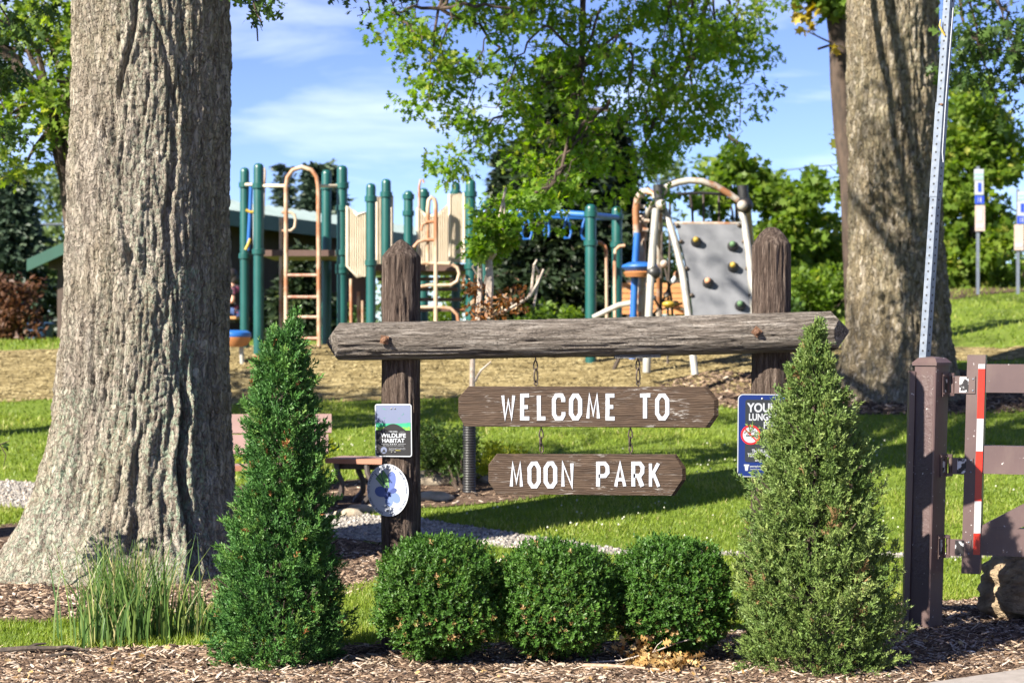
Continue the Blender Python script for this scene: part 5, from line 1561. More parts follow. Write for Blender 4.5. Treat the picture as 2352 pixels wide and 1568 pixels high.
for (sx_, sy_), (ex, ey), d in spr:
    s = P(sx_, sy_, d); e = P(ex, ey, d + rnd.uniform(-.4, .4))
    near = min(allp, key=lambda p: (p - s).length)
    limb(mb, [near, near.lerp(s, .5) + Vector((0, 0, .05)), s], .022, .014, 5)
    droop_spray(mb, bl, s, e, .016, 7, .235, rnd)
for a, L, up in ((20, 6, 2.5), (75, 6, 2), (130, 6, 3), (200, 5.5, 3.5), (260, 5, 3), (320, 6, 2), (0, 3, 6), (180, 3, 6)):
    a = R(a); e = Vector((OAK2[0] + math.cos(a) * L, OAK2[1] + math.sin(a) * L, 9.4 + up)); s = Vector((OAK2[0], OAK2[1], rnd.uniform(7.2, 10)))
    limb(mb, [s, s.lerp(e, .5) + Vector((0, 0, .5)), e], .2, .05, 8)
mb.build('limbs', M['bark_dark'], oak2, True)
crown('hanging_leaves', oak2, M['oak_leaf'], bl, 900, .092, droop=.45, nmax=44000, tint_bias=.18)
bl = []
for a, L, up in ((20, 6, 2.5), (75, 6, 2), (130, 6, 3), (200, 5.5, 3.5), (260, 5, 3), (320, 6, 2), (0, 3, 6), (180, 3, 6)):
    a = R(a)
    for k in range(5):
        t = rnd.uniform(.5, 1.1); bl.append((OAK2[0] + math.cos(a) * L * t + rnd.gauss(0, .8), OAK2[1] + math.sin(a) * L * t + rnd.gauss(0, .8), 8.8 + up * t + rnd.gauss(0, .6), 1.4, 1.4, .9))
crown('crown', oak2, M['oak_leaf'], bl, 45, .16, tv=LEAF_V, tf=LEAF_F, nmax=14000)
# sprays right of the far oak
mb = MB(); bl = []
for (sx_, sy_), (ex, ey), d in (((2200, -60), (2260, 160), 20), ((2240, -80), (2330, 120), 20), ((2210, 40), (2290, 230), 20.4), ((2300, 20), (2360, 230), 20.2), ((2180, 60), (2215, 200), 21), ((2330, -60), (2380, 100), 20)):
    droop_spray(mb, bl, P(sx_, sy_, d), P(ex, ey, d), .018, 8, .24, rnd)
    limb(mb, [P(2100, -420, 24.5), P(2160, -300, 22), P(sx_, sy_, d)], .05, .018, 6)
mb.build('limbs', M['bark_dark'], oak2, True)
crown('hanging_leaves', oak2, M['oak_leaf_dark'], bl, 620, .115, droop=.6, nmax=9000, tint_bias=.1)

# ================================================================== play structure
play = thing('play_structure', (P(800, 0, 28.3).x, 28.3, float(G(P(800, 0, 28.3).x, 28.3))), 'play structure of green posts, tan panels, rusty ladder and blue overhead rings', 'playground')
def gz(x, y): return float(G(x, y))
def play_post(px, ytop, d, r=.074, col=(), lean=0):
    x = P(px, 0, d).x; zt = P(0, ytop, d).z; z0 = gz(x, d) - .1
    m = MB(); m.lathe((x, d, 0), [(r, z0), (r, zt - .07), (r * .92, zt - .035), (r * .65, zt - .010), (r * .2, zt)], 16)
    o = m.build('post', M['play_green'], play, True)
    for py in col:
        z = P(0, py, d).z; m = MB(); m.lathe((x, d, z), [(r + .004, -.045), (r + .022, -.04), (r + .022, .04), (r + .004, .045)], 16); m.build('clamp', M['play_green'], o, True)
    return Vector((x, d, zt))
play_post(562, 385, 28.9, .072, (425, 588)); play_post(594, 375, 28.0, .078, (427, 578)); play_post(750, 390, 30.0, .080, (430,)); play_post(786, 380, 28.0, .080, (427, 478, 580, 613, 622))
play_post(852, 421, 27.6, .072, (457, 604)); play_post(887, 411, 29.0, .075, (447,)); play_post(938, 438, 30.4, .076, (452, 490)); play_post(973, 432, 31.0, .078, (447,)); play_post(1047, 419, 30.4, .072, (445,)); play_post(1081, 412, 28.0, .076, (446, 555, 612)); play_post(1114, 462, 30.6, .072, ()); play_post(1357, 469, 27.3, .082, (492, 558)); play_post(1417, 474, 28.6, .080, (498, 562))
def ptube(name, pts, r, m, par=None, n=10, closed=False):
    b = MB(); b.tube([P(*p) if not isinstance(p, Vector) else p for p in pts], r, n, closed=closed); return b.build(name, m, par or play, True)
# deck
def deck(x0, x1, y0, y1, d0, d1, par=play):
    a = P(x0, y0, d0); b = P(x1, y1, d0); m = MB(); m.box(((a.x + b.x) / 2, (d0 + d1) / 2, (a.z + b.z) / 2), (b.x - a.x, d1 - d0, a.z - b.z)); return m.build('deck', M['deck_brown'], par)
deck(600, 772, 574, 588, 28.25, 29.9)
deck(800, 1075, 606, 622, 28.2, 30.3)
# step tread boxes under the deck
for k in range(4):
    a = P(880 + 10 * k, 640 + 24 * k, 29.0); m = MB(); m.box((a.x + .5, 29.2 - .12 * k, a.z), (1.2, .3, .05)); m.build('step', M['deck_brown'], play)
m = MB(); a = P(835, 650, 29.2); m.box((a.x, 29.2, a.z - .1), (.35, .05, .5)); m.build('board_panel', M['deck_brown'], play)
# arch ladder
lad = [(657, 795, 27.7)] + [(657, 430, 27.7), (660, 408, 27.7), (672, 391, 27.7), (693, 384, 27.7), (715, 390, 27.7), (727, 406, 27.7), (731, 430, 27.7), (733, 795, 27.7)]
ladder = ptube('ladder_frame', lad, .033, M['play_tan_pipe'])
for y in (632, 682, 728, 777): ptube('rung', [(659, y, 27.7), (731, y, 27.7)], .024, M['rust_rung'], ladder)
ptube('crossbar', [(594, 427, 28.0), (658, 427, 27.75)], .026, M['play_tan']); ptube('crossbar', [(731, 427, 27.75), (786, 427, 28.0)], .026, M['play_tan']); ptube('crossbar', [(562, 424, 28.9), (594, 424, 28.05)], .024, M['play_tan'])
ptube('pole', [(645, 500, 28.3), (645, 800, 28.3)], .026, M['play_tan_pipe'])
ptube('handle', [(647, 488, 28.2), (668, 488, 28.2), (677, 494, 28.2), (679, 506, 28.2), (677, 522, 28.2), (668, 530, 28.2), (647, 530, 28.2)], .022, M['play_tan_pipe'])
ptube('handle', [(603, 388, 28.3), (607, 386, 28.3), (609, 395, 28.3), (607, 430, 28.3), (605, 500, 28.3)], .018, M['rust_pipe'])
ptube('pole', [(577, 425, 28.6), (574, 500, 28.6), (570, 575, 28.6)], .030, M['play_blue'])
ptube('grip', [(565, 482, 28.5), (574, 487, 28.5), (585, 487, 28.5)], .025, M['play_yellow']); ptube('grip', [(575, 548, 28.5), (570, 562, 28.5), (564, 574, 28.5)], .025, M['play_yellow'])
m = MB(); a = P(581, 470, 28.7); b = P(589, 572, 28.7); m.box(((a.x + b.x) / 2, 28.7, (a.z + b.z) / 2), (b.x - a.x, .03, a.z - b.z)); m.build('strap', M['sign_white'], play)
# corrugated panels
def panel(top, bot, d, ribs, m, dep=.022):
    """top/bot: lists of (col,row); ribbed sheet with a rolled rim"""
    tx = [p[0] for p in top]; ty_ = [p[1] for p in top]; bx_ = [p[0] for p in bot]; by_ = [p[1] for p in bot]
    n = ribs * 4; xs_ = np.linspace(tx[0], tx[-1], n + 1); b = MB()
    for i, x in enumerate(xs_):
        off = (0, 0, -dep, -dep)[i % 4]
        for py in (np.interp(x, tx, ty_), np.interp(x, bx_, by_)): b.v.append(tuple(P(x, py, d + off)))
    b.f = [(2 * i, 2 * i + 2, 2 * i + 3, 2 * i + 1) for i in range(n)]
    nb = len(b.v)
    for i, x in enumerate(xs_):
        for py in (np.interp(x, tx, ty_), np.interp(x, bx_, by_)): b.v.append(tuple(P(x, py, d + .05)))
    b.f += [(nb + 2 * i, nb + 2 * i + 1, nb + 2 * i + 3, nb + 2 * i + 2) for i in range(n)]
    for i in range(n): b.f += [(2 * i, nb + 2 * i, nb + 2 * i + 2, 2 * i + 2), (2 * i + 1, 2 * i + 3, nb + 2 * i + 3, nb + 2 * i + 1)]
    b.f += [(0, 1, nb + 1, nb), (2 * n, nb + 2 * n, nb + 2 * n + 1, 2 * n + 1)]
    o = b.build('panel', m, play)
    rim = [P(x, y, d - .01) for x, y in top] + [P(x, y, d - .01) for x, y in bot[::-1]]
    r = MB(); r.tube(rim, .026, 8, closed=True); r.build('rim', m, o, True)
panel([(798, 474), (821, 494), (845, 486)], [(798, 611), (821, 635), (845, 634)], 27.8, 9, M['play_tan'])
panel([(866, 452), (900, 450)], [(866, 612), (900, 612)], 29.2, 8, M['play_tan'])
panel([(960, 478), (978, 496), (1004, 496), (1032, 467)], [(960, 610), (978, 610), (1004, 610), (1032, 610)], 28.9, 14, M['play_tan'])
panel([(1033, 447), (1066, 443)], [(1033, 603), (1066, 603)], 28.1, 7, M['play_tan'])
# looped tan climber
ptube('climber_pole', [(1001, 800, 27.8), (1001, 470, 27.8), (998, 458, 27.8), (991, 453, 27.8), (985, 460, 27.8), (983, 480, 27.8), (983, 620, 27.9)], .032, M['play_tan_pipe'])
ptube('climber_hook', [(963, 480, 29.2), (963, 430, 29.2), (966, 413, 29.2), (971, 412, 29.2), (974, 420, 29.2)], .018, M['play_tan_pipe'])
for pts in ([(1000, 551, 27.8), (975, 551, 27.8), (960, 556, 27.8), (950, 568, 27.8)], [(1000, 509, 27.8), (980, 510, 27.8), (970, 516, 27.8), (968, 530, 27.8)],
            [(955, 660, 27.8), (985, 655, 27.8), (1035, 655, 27.8), (1050, 646, 27.8), (1055, 628, 27.8), (1050, 614, 27.8), (1038, 607, 27.8)],
            [(955, 706, 27.8), (1005, 705, 27.8), (1035, 708, 27.8), (1050, 722, 27.8), (1054, 745, 27.8), (1054, 795, 27.8)],
            [(962, 604, 27.8), (1032, 606, 27.8)], [(1063, 630, 28.3), (1065, 655, 28.3), (1060, 662, 28.3)], [(1036, 640, 28.4), (1036, 655, 28.4)]):
    ptube('climber_rung', pts, .026, M['play_tan_pipe'])
for x0, y0, y1 in ((806, 640, 800), (823, 670, 800), (832, 690, 800)): ptube('leg', [(x0, y0, 28.6), (x0 + 1, y1, 28.6)], .026, M['play_tan_pipe'])
# overhead blue beam with rings
ptube('overhead_beam', [(1075, 488, 28.2), (1280, 489, 27.7), (1357, 494, 27.35)], .050, M['play_blue']); ptube('overhead_beam', [(1357, 494, 27.4), (1417, 500, 28.5)], .046, M['play_blue']); ptube('overhead_beam', [(1114, 493, 30.4), (1417, 500, 28.6)], .046, M['play_blue'])
for x, w, y0 in ((1105, 10, 506), (1152, 9, 506), (1210, 12, 504), (1256, 6, 498), (1303, 9, 502), (1345, 10, 504)):
    ptube('hand_ring', [(x, y0 - 8, 27.9), (x - w * .5, y0 + 8, 27.9), (x - w, y0 + 32, 27.9), (x - w * .6, y0 + 45, 27.9), (x + w * .6, y0 + 45, 27.9), (x + w, y0 + 32, 27.9), (x + w * .5, y0 + 8, 27.9)], .020, M['play_blue'], closed=True)
ptube('bent_pipe', [(1362, 556, 27.4), (1380, 557, 27.4), (1390, 566, 27.4), (1392, 580, 27.4), (1394, 800, 27.4)], .030, M['play_tan_pipe']); ptube('bent_pipe', [(1436, 564, 28.2), (1422, 566, 28.2), (1414, 574, 28.2), (1412, 590, 28.2), (1413, 800, 28.2)], .028, M['play_tan_pipe'])

# ================================================================== rope and wall climber
frame = thing('climbing_frame', (P(1620, 0, 26.2).x, 26.2, gz(P(1620, 0, 26.2).x, 26.2)), 'arched pipe climber with grey rock wall and blue foot disc', 'climbing frame')
F_ = lambda X, Yv: (1320.7 + X / 3.90, 373.2 + Yv / 3.90)
def ft(name, pts, r, m, d=26.2, par=None, n=10, closed=False):
    b = MB(); b.tube([P(*F_(*p[:2]), p[2] if len(p) > 2 else d) for p in pts], r, n, closed=closed); return b.build(name, m, par or frame, True)
ft('leg', [(725, 420, 26.0), (700, 700, 25.9), (672, 1150, 25.8), (655, 1500, 25.7), (640, 1880, 25.7)], .055, M['steel_pipe'])
ft('rail', [(790, 410, 26.2), (830, 500, 26.1), (890, 680, 26.0), (960, 980, 25.8), (1010, 1320, 25.6), (1075, 1905, 25.3)], .050, M['steel_pipe'])
ft('rail', [(1485, 400, 26.2), (1520, 560, 26.1), (1555, 800, 25.9), (1590, 1150, 25.7), (1640, 1880, 25.3)], .050, M['steel_pipe'])
ft('leg', [(1550, 430, 26.3), (1575, 700, 27.2), (1600, 1100, 27.6), (1610, 1700, 27.9)], .045, M['steel_pipe'])
ft('leg', [(760, 430, 26.3), (760, 800, 27.0), (750, 1700, 27.8)], .045, M['rust_pipe'])
ft('arch', [(750, 370), (770, 290), (830, 215), (920, 180), (1020, 163), (1140, 168), (1250, 205), (1370, 275), (1450, 330), (1500, 380)], .048, M['rust_pipe'], 26.25)
ft('crossbar', [(770, 305), (900, 285), (1130, 272), (1300, 283), (1500, 312)], .022, M['black_rubber'], 26.3)
ft('arch', [(590, 1500, 26.5), (590, 900, 26.5), (555, 700, 26.5), (545, 430, 26.4), (560, 320, 26.4), (600, 262, 26.35), (650, 255, 26.3), (710, 290, 26.25), (745, 340, 26.2)], .050, M['rust_pipe'])
ft('arch', [(625, 700, 26.6), (620, 560, 26.6), (640, 460, 26.5), (680, 380, 26.4), (740, 350, 26.3)], .042, M['rust_pipe'])
for x, y in ((605, 300), (600, 390), (588, 500), (640, 520), (630, 600)): ft('rung', [(x - 25, y), (x + 25, y + 6)], .03, M['rust_pipe'], 26.45)
ft('pole', [(600, 480, 26.6), (598, 900, 26.5), (600, 1780, 26.5)], .06, M['rust_pipe'])
ft('pole', [(558, 630), (540, 900), (522, 1380), (515, 1760)], .050, M['play_blue'], 26.35)
def fball(name, X, Yv, r, m, d=26.2, sz=1.0):
    c = P(*F_(X, Yv), d); b = MB(); b.lathe(c, [(r * math.cos(q), r * sz * math.sin(q)) for q in np.linspace(-1.45, 1.45, 9)], 14); b.build(name, m, frame, True)
fball('node_clamp', 755, 385, .105, M['black_rubber'], 26.1); fball('node_clamp', 1520, 385, .12, M['black_rubber'], 26.15); fball('node_clamp', 705, 985, .10, M['black_rubber'], 25.85)
fball('node_cap', 770, 380, .075, M['rust_pipe'], 25.98); fball('node_cap', 1500, 385, .075, M['rust_pipe'], 26.0)
ft('stub', [(745, 200), (752, 300), (760, 380)], .075, M['black_rubber'], 26.2); ft('stub', [(1500, 205), (1510, 300), (1520, 400)], .075, M['black_rubber'], 26.25)
# blue disc
c = P(*F_(582, 950), 26.2); b = MB(); b.lathe(c, [(.02, -.09), (.12, -.085), (.22, -.03), (.265, .02), (.25, .05), (.15, .09), (.02, .1)], 24); disc = b.build('foot_disc', M['play_blue'], frame, True)
b = MB(); b.lathe(c + Vector((0, 0, -.12)), [(.20, 0), (.24, .06), (.2, .085)], 20); b.build('disc_rim', M['play_orange'], disc, True)
# grey wall
b = MB(); L_ = [(900, 545), (935, 690), (985, 930), (1030, 1170), (1075, 1560)]; Rr_ = [(1480, 545), (1520, 690), (1550, 930), (1580, 1170), (1620, 1560)]
dd_ = [26.1, 26.02, 25.86, 25.7, 25.45]
for off in (0, .04):
    for (a, c_), dq in zip(zip(L_, Rr_), dd_): b.v += [tuple(P(*F_(*a), dq + off)), tuple(P(*F_(*c_), dq + off))]
for i in range(4): b.f += [(2 * i, 2 * i + 1, 2 * i + 3, 2 * i + 2), (10 + 2 * i, 10 + 2 * i + 2, 10 + 2 * i + 3, 10 + 2 * i + 1), (2 * i, 2 * i + 2, 12 + 2 * i, 10 + 2 * i), (2 * i + 1, 11 + 2 * i, 13 + 2 * i, 2 * i + 3)]
b.f += [(0, 10, 11, 1), (8, 9, 19, 18)]
wall = b.build('climbing_wall', M['wall_grey'], frame)
ft('wall_top_bar', [(885, 545), (1495, 550)], .028, M['rust_pipe'], 26.12)
for X, Yv, mm, nm in ((1085, 712, 'play_yellow', 'hold'), (1412, 752, 'hold_green', 'hold'), (1415, 938, 'play_yellow', 'hold'), (1190, 1078, 'hold_peach', 'hold'), (1480, 1283, 'hold_green', 'hold')):
    dq = float(np.interp(Yv, [545, 690, 930, 1170, 1560], dd_)); c = P(*F_(X, Yv), dq - .02)
    b = MB(); b.lathe(c, [(.075, -.02), (.07, .03), (.045, .09), (.02, .10)], 12, Matrix.Rotation(R(80), 3, 'X') @ Matrix.Rotation(R(20), 3, 'Y')); h = b.build('hold', M['black_rubber'], wall, True)
    b = MB(); b.lathe(c + Vector((-.01, -.085, .03)), [(.040, -.03), (.045, 0), (.030, .03), (.01, .04)], 10, Matrix.Rotation(R(80), 3, 'X')); b.build('hold_tip', M[mm], h, True)
for (a, c_), dq in zip(zip(L_, Rr_), dd_):
    for (X, Yv), s_ in ((a, 14), (c_, -10)):
        b = MB(); b.lathe(P(*F_(X + s_, Yv + 20), dq - .01), [(.03, -.02), (.03, .03), (.01, .045)], 8, Matrix.Rotation(R(85), 3, 'X')); b.build('bolt', M['iron'], wall, True)
# ropes
for pts in ([(1030, 285), (1050, 420), (1055, 530)], [(1150, 275), (1153, 530)], [(1290, 280), (1290, 530)], [(850, 300), (850, 700), (830, 1400), (830, 1800)], [(770, 800), (820, 1000), (860, 1200), (900, 1700)], [(930, 1000), (850, 1100), (760, 1300), (700, 1360)], [(690, 1180), (770, 1320), (860, 1290), (960, 1260)], [(780, 620), (770, 1000), (765, 1700)]):
    ft('rope', pts, .017, M['rope'], 26.6)
for X, Yv, mm, r in ((798, 910, 'rust_pipe', .06), (915, 1005, 'rust_pipe', .055), (690, 1210, 'sign_white', .045), (815, 1185, 'rust_pipe', .04), (640, 1130, 'rust_pipe', .04), (705, 1025, 'sign_white', .05)): fball('rope_joint', X, Yv, r, M[mm], 26.3)
fball('foot_hold', 840, 1265, .10, M['play_yellow'], 26.4, .55); fball('foot_hold', 900, 1255, .05, M['play_yellow'], 26.5, .6)
ft('slant_bar', [(870, 1075), (920, 1005)], .04, M['sign_white'], 26.3)
ft('slant_bar', [(160, 1390, 26.8), (280, 1330, 26.8), (400, 1275, 26.7), (520, 1255, 26.4)], .042, M['steel_pipe'])
b = MB(); x, y = ray(1406, 850); b.tube([Vector((x, y, gz(x, y) - .05)), P(1425, 815, y + .2), P(1470, 760, y + .3)], .03, 8); b.build('foot_brace', M['iron'], frame, True)

# slatted cedar bench back behind the climber
sb = thing('slatted_bench', (P(1500, 0, 30.5).x, 30.5, gz(P(1500, 0, 30.5).x, 30.5)), 'orange cedar slat bench behind the pipe climber', 'bench')
for k in range(6):
    y0 = 650 + 12.2 * k
    for x0, x1 in ((1428, 1572),):
        a = P(x0, y0, 30.5 + .03 * k * 0); c_ = P(x1, y0 + 10.6, 30.5); m = MB(); m.box(((a.x + c_.x) / 2, 30.5 - .02 * k, (a.z + c_.z) / 2), (c_.x - a.x, .04, a.z - c_.z)); m.build('slat', M['slat_wood'], sb)
for x in (1445, 1555):
    a = P(x, 650, 30.56); m = MB(); m.box((a.x, 30.58, (a.z + gz(a.x, 30.6)) / 2), (.07, .06, a.z - gz(a.x, 30.6) + .1)); m.build('leg', M['bench_iron'], sb)
m = MB(); a = P(1500, 740, 30.2); m.box((a.x, 30.2, a.z), (1.0, .45, .04)); m.build('seat', M['slat_wood'], sb)

# ================================================================== benches near the path
def bench_a():
    x, y = ray(640, 1182); z = gz(x, y)
    root = thing('park_bench', (x, y, z), 'park bench with pinkish plank back beside the dark conifer', 'bench')
    rz = Matrix.Rotation(R(6), 3, 'Z'); o = Vector((P(600, 0, y).x, y, z))
    def T(v): return o + rz @ Vector(v)
    def plank(name, x0, x1, y0, z0, h, t, tilt, m):
        b = MB(); b.box(T(((x0 + x1) / 2, y0, z0 + h / 2)), (x1 - x0, t, h), rz @ Matrix.Rotation(tilt, 3, 'X')); return b.build(name, m, root)
    plank('back_plank', -.75, .64, .06, .74, .175, .04, R(-12), M['bench_plank']); plank('back_plank', -.75, .61, .02, .555, .175, .04, R(-12), M['bench_plank'])
    for k in range(3): plank('seat_plank', -.75, .50, -.08 - .145 * k, .43, .04, .135, 0, M['bench_plank'] if k < 2 else M['bench_edge'])
    for xe in (-.62, .44):
        b = MB(); b.tube([T((xe, .13, .95)), T((xe, .05, .60)), T((xe, -.02, .42)), T((xe, .02, .2)), T((xe, .10, 0))], .030, 8); b.build('leg', M['bench_iron'], root, True)
        b = MB(); b.tube([T((xe, -.02, .40)), T((xe, -.38, .40))], .026, 8); b.tube([T((xe, -.38, .40)), T((xe, -.33, .22)), T((xe, -.40, 0))], .028, 8); b.build('leg', M['bench_iron'], root, True)
        b = MB(); b.tube([T((xe, .06, .62)), T((xe, -.2, .66)), T((xe, -.40, .64)), T((xe, -.40, .42))], .022, 8); b.build('armrest', M['bench_iron'], root, True)
bench_a()
def bench_b():
    x, y = ray(830, 1166); z = gz(x, y)
    root = thing('park_bench', (x, y, z), 'flat park bench with curved dark legs behind the left log post', 'bench')
    rz = Matrix.Rotation(R(-16), 3, 'Z'); o = Vector((P(768, 0, y).x, y, z))
    def T(v): return o + rz @ Vector(v)
    for k in range(3):
        b = MB(); b.box(T((.26, .09 + .15 * k, .435)), (.72, .14, .045), rz); b.build('seat_plank', M['bench_edge'] if k == 0 else M['bench_plank'], root)
    for xe in (.0, .12, .30, .42):
        b = MB(); yy = .06 if xe in (.0, .30) else .30
        b.tube([T((xe, yy, .41)), T((xe + .01, yy - .01, .33)), T((xe + .06, yy - .02, .24)), T((xe + .05, yy, .14)), T((xe - .02, yy, .05)), T((xe - .03, yy, -.01))], [.03, .028, .026, .028, .032, .034], 8); b.build('leg', M['bench_iron'], root, True)
    b = MB(); b.box(T((.27, .25, .38)), (.60, .3, .05), rz); b.build('under_frame', M['bench_iron'], root)
    b = MB(); b.tube([T((.48, .46, .43)), T((.50, .52, .62))], .03, 8); b.build('back_stub', M['bench_iron'], root, True)
bench_b()

# planting bed stones, shrubs, sapling in its guard
for i, (px, py, sx_, sz_, lb) in enumerate(((1000, 1112, .34, .10, 'long flat pale edging stone in the planting bed'), (1045, 1098, .25, .08, 'upper pale edging stone beside the green juniper'), (990, 1150, .2, .06, 'low brown edging stone at the front of the planting bed'), (835, 1176, .16, .05, 'pale rock under the flat bench'), (800, 1186, .13, .05, 'small tan rock by the bench legs'), (575, 1178, .2, .07, 'pale rock beneath the plank-backed bench'), (1140, 1110, .17, .06, 'pale stone behind the black pipe guard'))):
    x, y = ray(px, py); rock('edging_stone', lb, 'stone', (x, y + .05, gz(x, y) + sz_ * .4), (sx_, sx_ * .55, sz_), M['flag'], 2.7 * i + 1, 24)

def shrub(name, label, cat, blobs, m, per, size, tv=LEAF_V, tf=LEAF_F, nmax=9000, droop=0.0, stems=True, stem_m=None):
    b0 = blobs[0]; zg = gz(b0[0], b0[1])
    root = thing(name, (b0[0], b0[1], zg), label, cat)
    crown('foliage', root, m, blobs, per, size, tv=tv, tf=tf, droop=droop, nmax=nmax)
    if stems:
        mb = MB()
        for b in blobs[::3]: mb.tube([(b0[0] + random.gauss(0, .05), b0[1] + random.gauss(0, .05), zg - .05), ((b0[0] + b[0]) / 2, (b0[1] + b[1]) / 2, (zg + b[2]) / 2 + .02), b[:3]], [.012, .009, .004], 5)
        mb.build('stems', stem_m or M['bark_dark'], root)
    return root
def Bl(px, py, d, rx, rz, ry=None, w=1.0):
    p = P(px, py, d); return (p.x, p.y, p.z, rx, ry or rx, rz, w)
sh = []
for k in range(30): sh.append(Bl(1015 + rnd.uniform(-55, 60), 1040 + rnd.uniform(-50, 50), 18.4 + rnd.uniform(-.3, .3), .15, .09))
shrub('low_juniper', 'spreading green juniper behind the benches', 'shrub', sh, M['oak_leaf_dark'], 5200, .075, SPRIG[0], SPRIG[1], 6500, -.3)
sh = []
for k in range(16): sh.append(Bl(1130 + rnd.uniform(-60, 65), 1060 + rnd.uniform(-30, 30), 18.9 + rnd.uniform(-.3, .3), .13, .09))
shrub('golden_shrub', 'low bright yellow-green shrub behind the black pipe', 'shrub', sh, M['gold_shrub'], 9000, .05, nmax=7000, droop=-.3)
sh = [Bl(560 + 12 * k, 1035 + rnd.uniform(-10, 12), 19.2, .12, .10) for k in range(4)] + [Bl(745 + 8 * k, 1020 + 10 * k, 19.3, .10, .10) for k in range(3)]
shrub('golden_shrub', 'yellow-green shrub seen under the plank-backed bench', 'shrub', sh, M['gold_shrub'], 7000, .05, nmax=3000, droop=-.3)

sx0, sd0 = ray(1078, 1132); sz0 = gz(sx0, sd0)
pipe = thing('tree_guard', (sx0, sd0, sz0), 'upright black corrugated pipe around the sapling trunk', 'pipe guard')
m = MB(); prof = []
zz_ = np.arange(0, .98, .0125)
for k, z in enumerate(zz_): prof.append((.066 if k % 2 else .059, z))
m.lathe((sx0, sd0, sz0), prof, 20); o = m.build('pipe_wall', M['black_pipe'], pipe, True)
sap = thing('sapling', (sx0, sd0, sz0), 'young half-bare tree with pale branches and rusty leaves behind the crossbeam', 'tree')
Sx = lambda X, Yv, dd=0.0: P(1033.6 + X / 4.2014, 373.2 + Yv / 4.2014, sd0 + dd)
mb = MB()
mb.tube([Vector((sx0, sd0, sz0)), P(1082, 980, sd0), P(1085, 860, sd0), P(1087, 740, sd0)], [.030, .028, .026, .024], 8)
for pts, r in (([(270, 1520), (285, 1300), (290, 1050), (285, 960), (255, 880), (190, 780)], .022), ([(285, 950), (330, 900), (340, 800), (420, 660), (470, 560), (540, 240)], .015), ([(370, 1500), (385, 1150), (375, 940), (420, 880), (430, 780), (520, 640)], .030), ([(420, 780), (400, 700), (470, 620), (530, 540), (520, 380)], .012), ([(400, 700), (370, 560), (345, 450)], .010), ([(265, 950), (215, 1010), (260, 1080)], .010),
               ([(760, 1300), (790, 1200), (810, 990), (838, 940)], .012), ([(770, 1290), (850, 1160), (905, 1030)], .014), ([(850, 1090), (840, 1200), (810, 1390)], .012), ([(810, 980), (860, 1070)], .010), ([(380, 1480), (560, 1420), (760, 1300)], .016), ([(500, 1270), (580, 1330), (605, 1380)], .010), ([(330, 1200), (350, 1100), (410, 1000)], .012)):
    mb.tube([Sx(a, b_, rnd.uniform(-.05, .05)) for a, b_ in pts], [1.35 * r * (1 - .4 * k / len(pts)) for k in range(len(pts))], 6)
mb.tube([P(1087, 880, sd0), P(1105, 850, sd0), P(1128, 830, sd0)], [.016, .012, .008], 6)
mb.build('branches', M['twig_grey'], sap, True)
bl = []
for k in range(30):
    X = rnd.uniform(180, 720); Yv = 1200 + rnd.uniform(-60, 300) - .12 * (X - 400); q = Sx(X, Yv, rnd.uniform(-.2, .2)); bl.append((q.x, q.y, q.z, .085, .085, .06))
crown('rusty_leaves', sap, M['rust_leaf'], bl, 12000, .06, tv=LEAF_V, tf=LEAF_F, nmax=520)
bl = []
for X, Yv in ((330, 600), (380, 620), (300, 780), (350, 760), (290, 850), (380, 880), (470, 540), (520, 620), (560, 700), (600, 560), (540, 760), (450, 660)):
    q = Sx(X, Yv, rnd.uniform(-.2, .2)); bl.append((q.x, q.y, q.z, .11, .11, .09))
crown('green_leaves', sap, M['oak_leaf'], bl, 9000, .075, nmax=1500, tint_bias=.1)

# twig tip that pokes in at the edge by the oak
m = MB(); q = [P(-40, 1000, 12.6), P(0, 1020, 12.6), P(22, 1012, 12.6)]; tw = thing('shrub_sprig', (q[0].x - .2, 12.6, 0), 'dark leafy sprig of a shrub poking in beside the oak', 'shrub')
m.tube([Vector((q[0].x - .25, 12.6, -.02)), Vector((q[0].x - .15, 12.6, .6)), *q], [.012, .010, .006, .004, .002], 6); m.tube([q[1], P(14, 1045, 12.6), P(8, 1070, 12.6)], [.004, .003, .002], 5); m.build('stem', M['bark_dark'], tw)
crown('leaves', tw, M['oak_leaf_dark'], [Bl(8, 1030, 12.6, .04, .05), Bl(-20, 1010, 12.6, .06, .06), Bl(-70, 1060, 12.6, .15, .18)], 42000, .05, tv=LEAF_V, tf=LEAF_F, nmax=260)

# spinner bowl by the oak
x, y = P(540, 0, 27.2).x, 27.2
sp = thing('spinner_bowl', (x, y, gz(x, y)), 'orange and blue spinner bowl on a short grey post', 'spinner')
zc = P(0, 778, y).z
m = MB(); m.lathe((x, y, zc), [(.05, -.12), (.16, -.11), (.22, -.04), (.235, .03)], 24); m.build('bowl', M['play_orange'], sp, True)
m = MB(); m.lathe((x, y, zc), [(.236, .028), (.245, .05), (.235, .09), (.17, .125), (.03, .13)], 24); m.build('blue_rim', M['play_blue'], sp, True)
m = MB(); m.tube([(x + .11, y, gz(x, y) - .1), (x + .09, y, zc - .10)], .035, 10); m.build('leg', M['steel_pipe'], sp, True)

